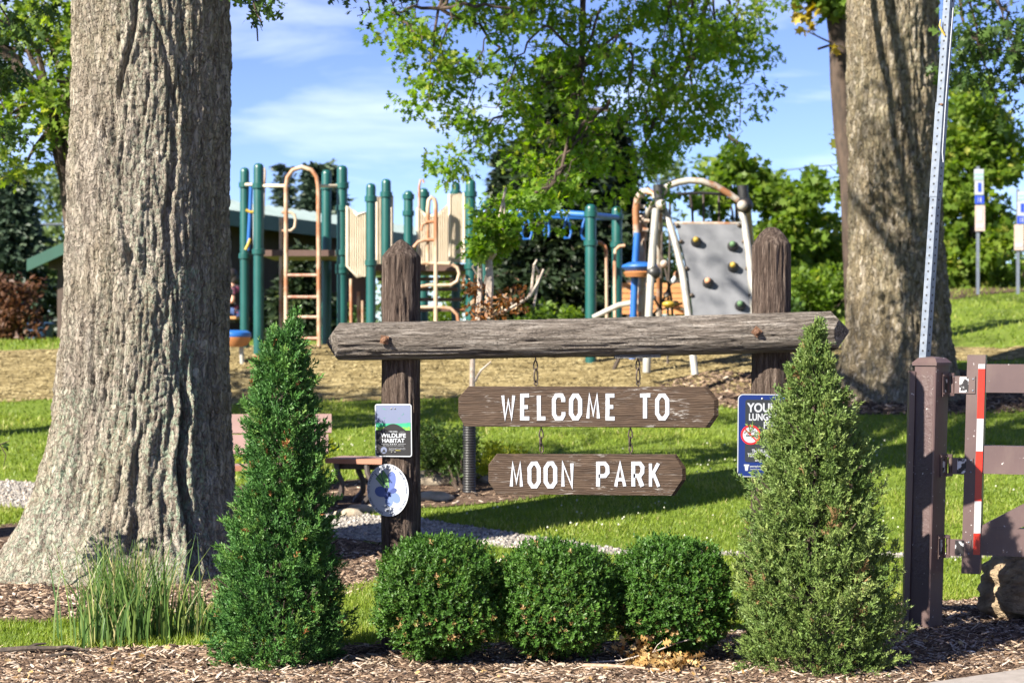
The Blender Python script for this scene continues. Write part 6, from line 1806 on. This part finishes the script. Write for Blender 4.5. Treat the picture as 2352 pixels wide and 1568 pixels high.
# picnic table and the person sitting at it
td = 33.0; px0 = P(538, 0, td).x; zg = gz(px0, td)
tb = thing('picnic_table', (px0 - .55, td, zg), 'orange-brown picnic table where a person sits behind the big oak', 'table')
for k in range(5):
    m = MB(); m.box((px0 - .95 + .155 * k, td, zg + .70), (.14, 1.7, .045)); m.build('top_plank', M['slat_wood'], tb)
for xx in (px0 + .02, px0 - 1.28):
    for k in range(2):
        m = MB(); m.box((xx + .15 * k - .08, td, zg + .42), (.135, 1.7, .045)); m.build('seat_plank', M['slat_wood'], tb)
for yy in (-.6, .6):
    for s_ in (-1, 1):
        m = MB(); m.bar((px0 - .64 + s_ * .22, td + yy, zg + .68), (px0 - .64 + s_ * .55, td + yy, zg - .03), .05, .1); m.build('leg', M['bench_iron'], tb)
    m = MB(); m.bar((px0 - 1.3, td + yy, zg + .38), (px0 + .1, td + yy, zg + .38), .05, .08); m.build('crossbeam', M['bench_iron'], tb)
def person():
    root = thing('person', (px0 + .03, td - .1, zg + .44), 'person with dark hair in dark top seated at the picnic table', 'person')
    o = Vector((px0 + .03, td - .1, zg + .44))
    me = bpy.data.meshes.new('body'); J = []; E = []; Rr2 = []
    def j(x, y_, z, r, par=None):
        J.append(o + Vector((x, y_, z))); Rr2.append(r); i = len(J) - 1
        if par is not None: E.append((par, i))
        return i
    pel = j(0, 0, .10, .15); wst = j(-.01, 0, .24, .12, pel); chs = j(-.03, 0, .42, .145, wst); nk = j(-.06, 0, .58, .055, chs); hd = j(-.09, 0, .66, .085, nk); ht = j(-.10, 0, .76, .088, hd); hx = j(-.09, 0, .82, .06, ht)
    for s_ in (-1, 1):
        sh_ = j(-.03, s_ * .17, .50, .06, chs); el = j(.0, s_ * .24, .26, .045, sh_); wr = j(-.24, s_ * .18, .27, .034, el); hn = j(-.32, s_ * .15, .285, .030, wr)
        for f in range(4): ft_ = j(-.375 + .006 * abs(f - 1), s_ * .15 + (f - 1.5) * .018, .285, .009, hn); j(-.415 + .008 * abs(f - 1), s_ * .15 + (f - 1.5) * .019, .275, .008, ft_)
        t1 = j(-.33, s_ * .15 - s_ * .035, .29, .010, hn); j(-.365, s_ * .15 - s_ * .045, .288, .009, t1)
        hp = j(-.02, s_ * .10, .08, .095, pel); kn = j(-.43, s_ * .13, .08, .065, hp); an = j(-.38, s_ * .13, -.34, .042, kn); j(-.52, s_ * .14, -.395, .034, an)
    me.from_pydata([tuple(p) for p in J], E, []); ob = link('body', me, M['skin'], root)
    sk = ob.modifiers.new('skin', 'SKIN'); sk.use_smooth_shade = True
    if not me.skin_vertices: 
        bpy.context.view_layer.objects.active = ob
    for d_, r in zip(me.skin_vertices[0].data, Rr2): d_.radius = (r, r)
    me.skin_vertices[0].data[0].use_root = True
    su = ob.modifiers.new('sub', 'SUBSURF'); su.levels = 1; su.render_levels = 1
    b = MB(); b.tube([o + Vector(p) for p in ((0, 0, .06), (-.01, 0, .16), (-.01, 0, .26), (-.03, 0, .42), (-.035, 0, .52), (-.05, 0, .56))], [.17, .165, .145, .175, .15, .08], 16)
    for s_ in (-1, 1): b.tube([o + Vector((-.03, s_ * .12, .50)), o + Vector((-.025, s_ * .19, .46)), o + Vector((-.015, s_ * .215, .38))], [.07, .072, .065], 10)
    b.build('shirt', M['shirt'], root, True)
    b = MB(); b.tube([o + Vector((.02, 0, .0)), o + Vector((0, 0, .12))], [.17, .165], 14)
    for s_ in (-1, 1): b.tube([o + Vector((0, s_ * .09, .08)), o + Vector((-.25, s_ * .12, .085)), o + Vector((-.44, s_ * .13, .07)), o + Vector((-.42, s_ * .13, -.1)), o + Vector((-.38, s_ * .13, -.33))], [.112, .10, .085, .075, .062], 12)
    b.build('jeans', M['jeans'], root, True)
    b = MB(); b.lathe(o + Vector((-.075, 0, .735)), [(.085, -.09), (.108, -.04), (.118, .03), (.10, .09), (.05, .125), (.01, .13)], 16); b.lathe(o + Vector((-.02, 0, .56)), [(.05, 0), (.085, .05), (.095, .12), (.08, .18)], 12)
    b.build('hair', M['hair'], root, True)
    b = MB(); b.lathe(o + Vector((-.205, 0, .70)), [(.012, -.012), (.016, 0), (.008, .025)], 8); b.build('nose', M['skin'], root, True)
    for s_ in (-1, 1):
        b = MB(); b.lathe(o + Vector((-.186, s_ * .034, .728)), [(.004, -.007), (.009, 0), (.004, .007)], 8); b.build('eye', M['hair'], root, True)
    b = MB(); b.box(o + Vector((-.186, 0, .662)), (.012, .045, .010)); b.build('mouth', M['hold_peach'], root)
    for s_ in (-1, 1):
        b = MB(); b.box(o + Vector((-.52, s_ * .14, -.41)), (.25, .085, .06)); b.build('shoe', M['black_rubber'], root)
person()

# ================================================================== shelters
def shelter_left():
    d = 40; e0 = P(62, 602, d); ap = P(330, 478, d); e1 = Vector((2 * ap.x - e0.x, d, e0.z)); z0 = gz(e0.x, d); D_ = 6
    root = thing('shelter', (ap.x, d + 3, z0), 'gabled timber shelter half hidden by the big oak', 'shelter')
    for a, b_ in ((e0, ap), (ap, e1)):
        m = MB(); t = Vector((0, 0, -.10)); y = Vector((0, D_, 0)); up = Vector((0, 0, .05))
        m.add([a + up, b_ + up, b_ + y + up, a + y + up, a, b_, b_ + y, a + y], [(0, 1, 2, 3), (4, 7, 6, 5), (0, 4, 5, 1), (1, 5, 6, 2), (2, 6, 7, 3), (3, 7, 4, 0)]); m.build('roof_slope', M['roof_metal'], root)
        m = MB(); m.add([a + Vector((0, -.03, .06)), b_ + Vector((0, -.03, .06)), b_ + Vector((0, -.03, -.20)), a + Vector((0, -.03, -.20)), a + Vector((0, .03, .06)), b_ + Vector((0, .03, .06)), b_ + Vector((0, .03, -.20)), a + Vector((0, .03, -.20))], [(0, 1, 2, 3), (7, 6, 5, 4), (0, 4, 5, 1), (3, 2, 6, 7), (0, 3, 7, 4), (1, 5, 6, 2)]); m.build('fascia', M['fascia'], root)
    for x, yy in ((P(133, 0, d).x, d + .5), (P(133, 0, d).x, d + 5.5), (2 * ap.x - P(133, 0, d).x, d + .5), (2 * ap.x - P(133, 0, d).x, d + 5.5)):
        zt_ = e0.z + .15; m = MB(); m.box((x, yy, (zt_ + z0) / 2), (.22, .22, zt_ - z0 + .2)); m.build('post', M['shelter_wood'], root)
    m = MB(); m.box((ap.x, d + .5, e0.z + .02), ((e1.x - e0.x) * .86, .16, .3)); m.build('beam', M['shelter_wood'], root)
shelter_left()
def shelter_right():
    C_ = Vector((P(478, 0, 35).x, 35, P(0, 482, 35).z)); Rn = Vector((P(1170, 0, 50).x, 50, C_.z)); u = (Rn - C_); L = u.length; u.normalize(); v = Vector((-u.y, u.x, 0))
    z0 = gz(C_.x, C_.y); root = thing('shelter', (C_.x, C_.y + 4, z0), 'long low metal-roofed shelter behind the play structure', 'shelter')
    W_ = 2.6; rise = Vector((0, 0, .42))
    A, B_, Rg0, Rg1, D0, D1 = C_, Rn, C_ + v * W_ / 2 + rise, Rn + v * W_ / 2 + rise, C_ + v * W_, Rn + v * W_
    t = Vector((0, 0, -.12))
    for q in ((A, B_, Rg1, Rg0), (Rg0, Rg1, D1, D0)):
        m = MB(); m.add([*q, *[p + t for p in q]], [(0, 1, 2, 3), (7, 6, 5, 4), (0, 4, 5, 1), (1, 5, 6, 2), (2, 6, 7, 3), (3, 7, 4, 0)]); rf = m.build('roof_slope', M['roof_metal'], root)
        for k in range(1, 30):
            s_ = k / 30; p0 = q[0].lerp(q[1], s_) + Vector((0, 0, .02)); p1 = q[3].lerp(q[2], s_) + Vector((0, 0, .02)); m = MB(); m.bar(p0, p1, .03, .05); m.build('roof_seam', M['roof_metal'], rf)
    m = MB(); m.bar(A + Vector((0, 0, -.10)), B_ + Vector((0, 0, -.10)), .06, .30); m.build('fascia', M['fascia'], root)
    for a, b_ in ((A, Rg0), (Rg0, D0)):
        m = MB(); m.bar(a + Vector((0, 0, -.1)) - u * .03, b_ + Vector((0, 0, -.1)) - u * .03, .06, .3); m.build('fascia', M['fascia'], root)
    for s_ in (.04, .35, .66, .97):
        for w in (.06, .94):
            p = C_ + u * L * s_ + v * W_ * w; m = MB(); m.box((p.x, p.y, (C_.z - .1 + z0) / 2), (.2, .2, C_.z - z0)); m.build('post', M['shelter_wood'], root)
    # added dark box at the near end, standing in for the shaded interior
    p = C_ + u * 4.5 + v * 1.5; m = MB(); rot = Matrix((u, v, Vector((0, 0, 1)))).transposed(); m.box((p.x, p.y, (z0 + C_.z) / 2 - .06), (6.5, 1.6, C_.z - z0 - .1), rot); m.build('interior_shade_box', M['shelter_wood'], root)
shelter_right()
x, y = P(93, 0, 36).x, 36; m = MB(); z = gz(x, y)
root = thing('recycling_bin', (x, y, z), 'blue plastic bin in the shade by the timber shelter', 'bin')
m = MB(); m.lathe((x, y, z), [(.22, 0), (.27, .32)], 20); m.build('tub', M['bin_blue'], root, True); m = MB(); m.lathe((x, y, z + .3), [(.285, 0), (.285, .04), (.2, .06)], 20); m.build('lid_rim', M['bin_blue'], root, True)

# ================================================================== parking signs on the slope
def parking(label, px, yb, d, ytop, rows, yaw):
    x = P(px, 0, d).x; z0 = gz(x, d); root = thing('parking_sign', (x, d, z0), label, 'sign', 'reserved parking signs on the slope')
    m = MB(); m.box((x, d, (z0 + P(0, ytop, d).z) / 2), (.06, .05, P(0, ytop, d).z - z0 + .1)); m.build('pole', M['galv'], root)
    rz = Matrix.Rotation(R(yaw), 3, 'Z')
    for nm, y0, y1, x0, x1, mm, extra in rows:
        a = P(x0, y0, d); b_ = P(x1, y1, d); c_ = Vector(((a.x + b_.x) / 2, d - .05, (a.z + b_.z) / 2)); m = MB(); m.box(c_, (b_.x - a.x, .012, a.z - b_.z), rz); o = m.build('plate', mm, root)
        for (fx0, fx1, fz0, fz1, m2) in extra:
            w, h = b_.x - a.x, a.z - b_.z; m = MB(); m.box(c_ + rz @ Vector(((fx0 + fx1 - 1) / 2 * w, -.010, (fz0 + fz1 - 1) / 2 * h)), ((fx1 - fx0) * w, .006, (fz1 - fz0) * h), rz); m.build('symbol', m2, o)
MG, MW, MBl = M['fascia'], M['sign_white'], M['sign_navy']
M['print_blue'] = simple('sign_blue', (.02, .05, .42), (.02, .06, .45), 5, rough=.4)
M['faded_green'] = simple('faded_green_print', (.22, .38, .34), (.25, .42, .38), 5, rough=.5)
parking('reserved parking sign with four stacked plates in front of the leafy hedge', 2246, 665, 38.5, 388,
        [('a', 389, 415, 2236, 2258, M['sign_grey'], [(.05, .95, .12, .3, M['faded_green']), (.05, .95, .45, .62, M['faded_green'])]), ('b', 416, 448, 2237, 2258, MW, [(.36, .72, .22, .86, M['print_blue'])]), ('c', 450, 469, 2238, 2259, M['print_blue'], [(.3, .36, .2, .8, MW), (.55, .68, .2, .8, MW)]), ('d', 472, 531, 2238, 2261, M['sign_back'], [(.1, .85, .12, .26, M['sign_grey']), (.25, .7, .4, .85, M['sign_grey'])])], 3)
parking('reserved parking sign with four stacked plates standing where the hedge ends', 2338, 660, 38.8, 440,
        [('a', 441, 462, 2336, 2356, M['sign_grey'], [(.05, .95, .12, .3, M['faded_green']), (.05, .95, .5, .66, M['faded_green'])]), ('b', 463, 496, 2335, 2356, MW, [(.36, .75, .25, .85, M['print_blue'])]), ('c', 497, 514, 2335, 2355, M['print_blue'], [(.3, .36, .2, .8, MW), (.55, .68, .2, .8, MW)]), ('d', 516, 575, 2328, 2350, M['sign_back'], [(.1, .85, .12, .26, M['sign_grey'])])], 3)

# ================================================================== background trees
def conifer(label, px, ytop, d, width_px, m, n, rows=26, ybot=800, seed=1, size=.22, skirt=0.0):
    x = P(px, 0, d).x; zt = P(0, ytop, d).z; z0 = gz(x, d); H = zt - z0; Rm = width_px / 2 * d / FPX; r = random.Random(seed)
    root = thing('spruce_tree', (x, d, z0), label, 'tree')
    mb = MB(); mb.tube([(x, d, z0 - .1), (x, d, z0 + H * .6), (x, d, zt - .05)], [.16 * H / 6, .09 * H / 6, .01], 8)
    pos, dr, sc_ = [], [], []
    for k in range(rows):
        t = (k + .5) / rows; z = z0 + .25 + (H - .3) * t; rad = Rm * (1 - t) ** .85 * r.uniform(.8, 1.1) + .05
        nb = max(5, int(11 * (1 - t) + 5))
        for b in range(nb):
            a = 2 * math.pi * (b + r.random()) / nb; L = rad * r.uniform(.65, 1.12); dx, dy = math.cos(a), math.sin(a)
            drp = -.28 * L + r.uniform(-.1, .05)
            mb.tube([(x, d, z + .05), (x + dx * L * .5, d + dy * L * .5, z + .02 + drp * .3), (x + dx * L, d + dy * L, z + drp)], [.025, .016, .006], 4)
            m_ = int(n / (rows * 10)) + 3
            for q in range(m_):
                s_ = r.uniform(.2, 1.05); pos.append((x + dx * L * s_ + r.gauss(0, .05 + .08 * L * .3), d + dy * L * s_ + r.gauss(0, .05 + .08 * L * .3), z + drp * s_ + r.gauss(0, .04)))
                dr.append((dx + r.gauss(0, .7), dy + r.gauss(0, .7), r.gauss(-.25, .3)))
    mb.build('trunk', M['bark_dark'], root)
    pos = np.array(pos); V, F, T = scatter(*SPRIG3, pos, np.array(dr), size * (.6 + .7 * rng.random(len(pos))) * np.array([1.0]), tint=np.clip(rng.normal(.5, .22, len(pos)), 0, 1))
    link('crown', mesh_np('crown', V, F, T), m, root)
conifer('blue-grey spruce rising behind the arch ladder', 738, 372, 46, 215, M['spruce'], 4600, 24, seed=2, size=.42)
conifer('thin pale spruce tip beside the blue-grey spruce', 655, 372, 54, 70, M['spruce'], 1200, 18, seed=3, size=.36)
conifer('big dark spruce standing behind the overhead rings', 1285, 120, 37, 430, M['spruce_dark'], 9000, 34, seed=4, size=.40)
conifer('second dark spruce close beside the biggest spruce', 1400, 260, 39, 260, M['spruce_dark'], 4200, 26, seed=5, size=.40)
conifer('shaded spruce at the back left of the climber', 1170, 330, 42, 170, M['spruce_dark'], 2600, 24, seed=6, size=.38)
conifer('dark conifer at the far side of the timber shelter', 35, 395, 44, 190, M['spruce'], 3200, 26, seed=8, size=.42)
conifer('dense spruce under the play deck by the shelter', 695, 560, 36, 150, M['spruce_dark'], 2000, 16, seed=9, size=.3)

def tree(name, label, px, d, blobs, m, per, size, trunk_r=.12, tv=LEAF_V, tf=LEAF_F, nmax=9000, droop=.2, tint=0.0, tops=True):
    x = P(px, 0, d).x; z0 = gz(x, d); root = thing(name, (x, d, z0), label, 'tree')
    mb = MB(); zc_ = float(np.mean([b[2] for b in blobs]))
    mb.tube([(x, d, z0 - .1), (x + .05, d, (z0 + zc_) / 2), (x, d, zc_)], [trunk_r, trunk_r * .8, trunk_r * .5], 8)
    for b in blobs[::5]: limb(mb, [(x, d, z0 + (zc_ - z0) * rnd.uniform(.4, .95)), ((x + b[0]) / 2, (d + b[1]) / 2, (zc_ + b[2]) / 2), b[:3]], trunk_r * .4, .012, 5)
    mb.build('trunk', M['bark_dark'], root, True)
    crown('crown', root, m, blobs, per, size, tv=tv, tf=tf, nmax=nmax, droop=droop, tint_bias=tint)
    return root
def cloud(x0, x1, y0, y1, d, n, r, dd=1.0, shape=None):
    out = []
    while len(out) < n:
        px, py = rnd.uniform(x0, x1), rnd.uniform(y0, y1)
        if shape and not shape(px, py): continue
        out.append(Bl(px, py, d + rnd.uniform(-dd, dd), r * rnd.uniform(.7, 1.3), r * rnd.uniform(.5, .85)))
    return out
MAP_V = [(0, 0, 0), (.45, .25, .04), (.28, .5, 0), (.5, .75, .05), (.12, .75, 0), (0, 1.05, -.05), (-.12, .75, 0), (-.5, .75, .05), (-.28, .5, 0), (-.45, .25, .04)]
MAP_F = [(0, 1, 2), (2, 3, 4), (4, 5, 6), (6, 7, 8), (8, 9, 0), (0, 2, 8), (2, 4, 8), (4, 6, 8)]
tree('maple_tree', 'yellow-green maple behind the climbing wall', 1700, 40, cloud(1590, 1900, 350, 690, 40, 70, .42, 1.2, lambda x, y: y > 345 + abs(x - 1690) * .35), M['maple_leaf'], 420, .17, tv=MAP_V, tf=MAP_F, nmax=14000)
tree('maple_tree', 'rounded leafy tree between the maple and the far oak', 1880, 41.5, cloud(1790, 1960, 500, 720, 41.5, 34, .40, .9), M['maple_leaf'], 420, .17, tv=MAP_V, tf=MAP_F, nmax=8000, tint=.08)
tree('far_tree', 'hazy far tree showing right of the dark spruce', 1480, 60, cloud(1400, 1555, 345, 700, 60, 34, .62, 1.2, lambda x, y: y > 340 + abs(x - 1500) * .5), M['hill_leaf'], 160, .22, nmax=6000)
tree('hedge_tree', 'tall sunlit leafy tree behind the reserved parking signs', 2230, 41.5, cloud(2150, 2315, 170, 690, 41.5, 74, .46, 1.0, lambda x, y: x < 2345 - max(0, (420 - y)) * .38), M['maple_leaf'], 420, .17, tv=MAP_V, tf=MAP_F, nmax=15000, tint=.08)
tree('far_tree', 'small bright tree beyond the slope at the parking signs', 2350, 52, cloud(2285, 2500, 520, 680, 52, 30, .5, 1.0), M['maple_leaf'], 220, .2, nmax=6000)
tree('far_tree', 'pale leafy tree behind the timber shelter roof', 130, 56, cloud(30, 330, 400, 640, 56, 44, .75, 1.5, lambda x, y: y > 380 + abs(x - 120) * .2), M['hill_leaf'], 130, .24, nmax=8000, tint=.25)
tree('leafy_tree', 'sunlit tree with leaning dark limb behind the big oak', 175, 20, cloud(-60, 230, -60, 300, 20, 34, .30, .8, lambda x, y: y < 330) + cloud(-40, 150, 250, 400, 20, 12, .24, .5), M['maple_leaf'], 480, .13, .13, OAK_V, OAK_F, 9000, tint=.12)
mb = MB(); lt = [o_ for o_ in COL.objects if o_.get('label') == 'sunlit tree with leaning dark limb behind the big oak'][0]
limb(mb, [P(185, 900, 20), P(162, 420, 20), P(150, 330, 20), P(110, 240, 20), P(30, 140, 20), P(-60, 40, 20)], .13, .06, 9)
mb.build('leaning_limb', M['bark_dark'], lt, True)
# slender dark trunk beside the far oak with yellowing sprays
lt2 = thing('slender_tree', (P(1965, 0, 28.5).x, 28.5, gz(P(1965, 0, 28.5).x, 28.5)), 'slender dark-trunked tree with yellow leaves leaning against the far oak', 'tree')
mb = MB(); mb.tube([P(1975, 850, 28.5), P(1958, 420, 28.5), P(1940, 300, 28.5), P(1930, 180, 28.5), P(1927, 90, 28.5), P(1915, 0, 28.5), P(1890, -180, 28.5), P(1880, -400, 28.5)], [.20, .19, .17, .16, .155, .15, .13, .10], 10)
mb.tube([P(1924, 105, 28.5), P(1895, 92, 28.5), P(1850, 70, 28.5)], [.02, .015, .008], 5); mb.tube([P(1930, 100, 28.5), P(1900, 106, 28.5), P(1878, 113, 28.5)], [.03, .02, .02], 5); mb.tube([P(1915, 20, 28.5), P(1870, 10, 28.4), P(1820, 30, 28.4)], [.02, .015, .008], 5)
mb.build('trunk', M['bark_dark'], lt2, True)
crown('yellow_leaves', lt2, M['yellow_leaf'], [Bl(1845, 25, 28.3, .13, .12), Bl(1870, 15, 28.3, .12, .1), Bl(1915, 85, 28.2, .10, .09), Bl(1925, 105, 28.2, .08, .07), Bl(1860, 65, 28.3, .1, .05)], 3200, .14, nmax=160, tv=MAP_V, tf=MAP_F)
crown('green_leaves', lt2, M['maple_leaf'], [Bl(1920, 10, 28.3, .3, .22), Bl(1890, -20, 28.3, .3, .25), Bl(1850, -30, 28.4, .35, .25), Bl(1930, 340, 29, .2, .3), Bl(1935, 430, 29, .2, .3)], 600, .16, nmax=900, tv=MAP_V, tf=MAP_F)

# shrubs along the back
def bshrub(label, x0, x1, y0, y1, d, n, r, m, per=700, size=.12, nmax=3500, tint=0.0): 
    shrub('shrub', label, 'shrub', cloud(x0, x1, y0, y1, d, n, r, .4), m, per, size, nmax=nmax, droop=-.1)
bshrub('bronze-leaved shrub at the edge near the timber shelter', -30, 75, 640, 815, 33, 24, .3, M['red_leaf'])
bshrub('green hedge shrub below the shelter roof', 55, 160, 640, 800, 45, 22, .38, M['hill_leaf'])
bshrub('yellow-green shrub under the overhead rings', 1190, 1345, 700, 760, 33, 16, .22, M['maple_leaf'])
bshrub('tall grassy shrub on the slope by the far oak', 1810, 1950, 620, 700, 38, 20, .28, M['maple_leaf'])
bshrub('dull olive shrub beneath the arch ladder', 600, 800, 690, 775, 38, 26, .3, M['hill_leaf'])
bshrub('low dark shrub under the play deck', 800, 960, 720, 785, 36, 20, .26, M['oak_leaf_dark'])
bshrub('mid-green shrub seen through the tan climber', 1010, 1100, 640, 785, 40, 20, .3, M['maple_leaf'])
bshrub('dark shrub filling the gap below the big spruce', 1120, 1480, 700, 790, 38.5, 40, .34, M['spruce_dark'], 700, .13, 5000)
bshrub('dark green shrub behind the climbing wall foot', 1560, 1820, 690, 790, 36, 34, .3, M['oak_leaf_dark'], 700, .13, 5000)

# far wood closing the horizon
def far_wood():
    bl = []
    for k in range(420):
        x = rnd.uniform(-60, 75); bl.append((x, rnd.uniform(72, 86), 2.0 + rnd.uniform(0, 4.2), 1.7, 1.4, 1.2))
    V, F, T = leaf_cloud(bl, 26, .42, LEAF_V, LEAF_F, nmax=26000)
    tag(link('far_wood', mesh_np('far_wood', V, F, T), M['hill_leaf']), 'distant wood closing the view behind the park', 'woodland', kind='stuff')
far_wood()

# lamp, poles and cables
lx, ld = P(1704, 0, 48).x, 48
lamp = thing('street_lamp', (lx, ld, gz(lx, ld)), 'street lamp with slanted head rising above the maple', 'street lamp')
m = MB(); m.tube([(lx, ld, gz(lx, ld) - .1), (lx, ld, P(0, 345, ld).z), P(1700, 335, ld)], [.08, .06, .05], 8); m.build('pole', M['iron'], lamp, True)
m = MB(); a, b_ = P(1704, 338, ld), P(1671, 310, ld); m.bar(a, b_, .22, .10); m.build('lamp_head', M['iron'], lamp)
for lb, px in (('utility pole far beyond the parking signs', 2760), ('utility pole hidden behind the dark spruces', 1335), ('utility pole left of the timber shelter', -420)):
    x, d = P(px, 0, 58).x, 58; up = thing('utility_pole', (x, d, gz(x, d)), lb, 'pole'); m = MB(); m.tube([(x, d, gz(x, d) - .2), (x, d, 9.6)], [.16, .11], 10); m.build('pole', M['bark_dark'], up, True)
    m = MB(); m.box((x, d - .15, 9.0), (1.8, .1, .12)); m.build('crossarm', M['bark_dark'], up)
def cable(label, pts, r=.018):
    m = MB(); m.tube([P(*p) for p in pts], r, 6); tag(m.build('power_cable', M['wire'], None, True), label, 'cable')
cable('upper power cable crossing the sky beside the far oak', [(1335, 430, 58), (1700, 403, 58), (1830, 388, 58), (1930, 377, 58), (2310, 327, 58), (2352, 320, 58), (2760, 250, 58)])
cable('lower power cable crossing the sky beside the far oak', [(1335, 462, 58), (1700, 434, 58), (1830, 419, 58), (1930, 406, 58), (2310, 352, 58), (2760, 282, 58)], .014)
cable('dark cable passing in front of the pale tree by the shelter', [(-420, 505, 50), (60, 517, 50), (155, 515, 50), (430, 510, 50)], .04)

# ================================================================== trees standing outside the picture, whose shade falls on the lawn and playground
def shade_tree(label, x, y, zc_, rad, n, size, nb, seed, hgt=.75):
    r = random.Random(seed); root = thing('shade_tree', (x, y, gz(x, y)), label, 'tree'); mb = MB(); mb.tube([(x, y, -.1), (x + .1, y, zc_ * .5), (x, y, zc_)], [.10 + .09 * rad, .08 + .07 * rad, .04 + .04 * rad], 12); bl = []
    for k in range(nb):
        v = Vector((r.gauss(0, 1), r.gauss(0, 1), r.gauss(0, 1))).normalized() * r.random() ** .4
        b = (x + v.x * rad, y + v.y * rad, zc_ + v.z * rad * hgt, rad * .27, rad * .27, rad * .19); bl.append(b)
        limb(mb, [(x, y, zc_ - rad * .4 * r.random()), ((x + b[0]) / 2, (y + b[1]) / 2, (zc_ + b[2]) / 2), b[:3]], .08, .015, 5)
    mb.build('trunk', M['oak_bark_warm'], root, True)
    V, F, T = leaf_cloud(bl, n, size, LEAF_V, LEAF_F, nmax=26000); link('crown', mesh_np('crown', V, F, T), M['oak_leaf'], root)
shade_tree('oak beyond the view left of the lawn', -7.4, 13.4, 7.6, 1.7, 80, .17, 22, 23)
shade_tree('oak beyond the view at the edge of the playground', -11.0, 17.6, 7.6, 2.2, 90, .2, 26, 24)
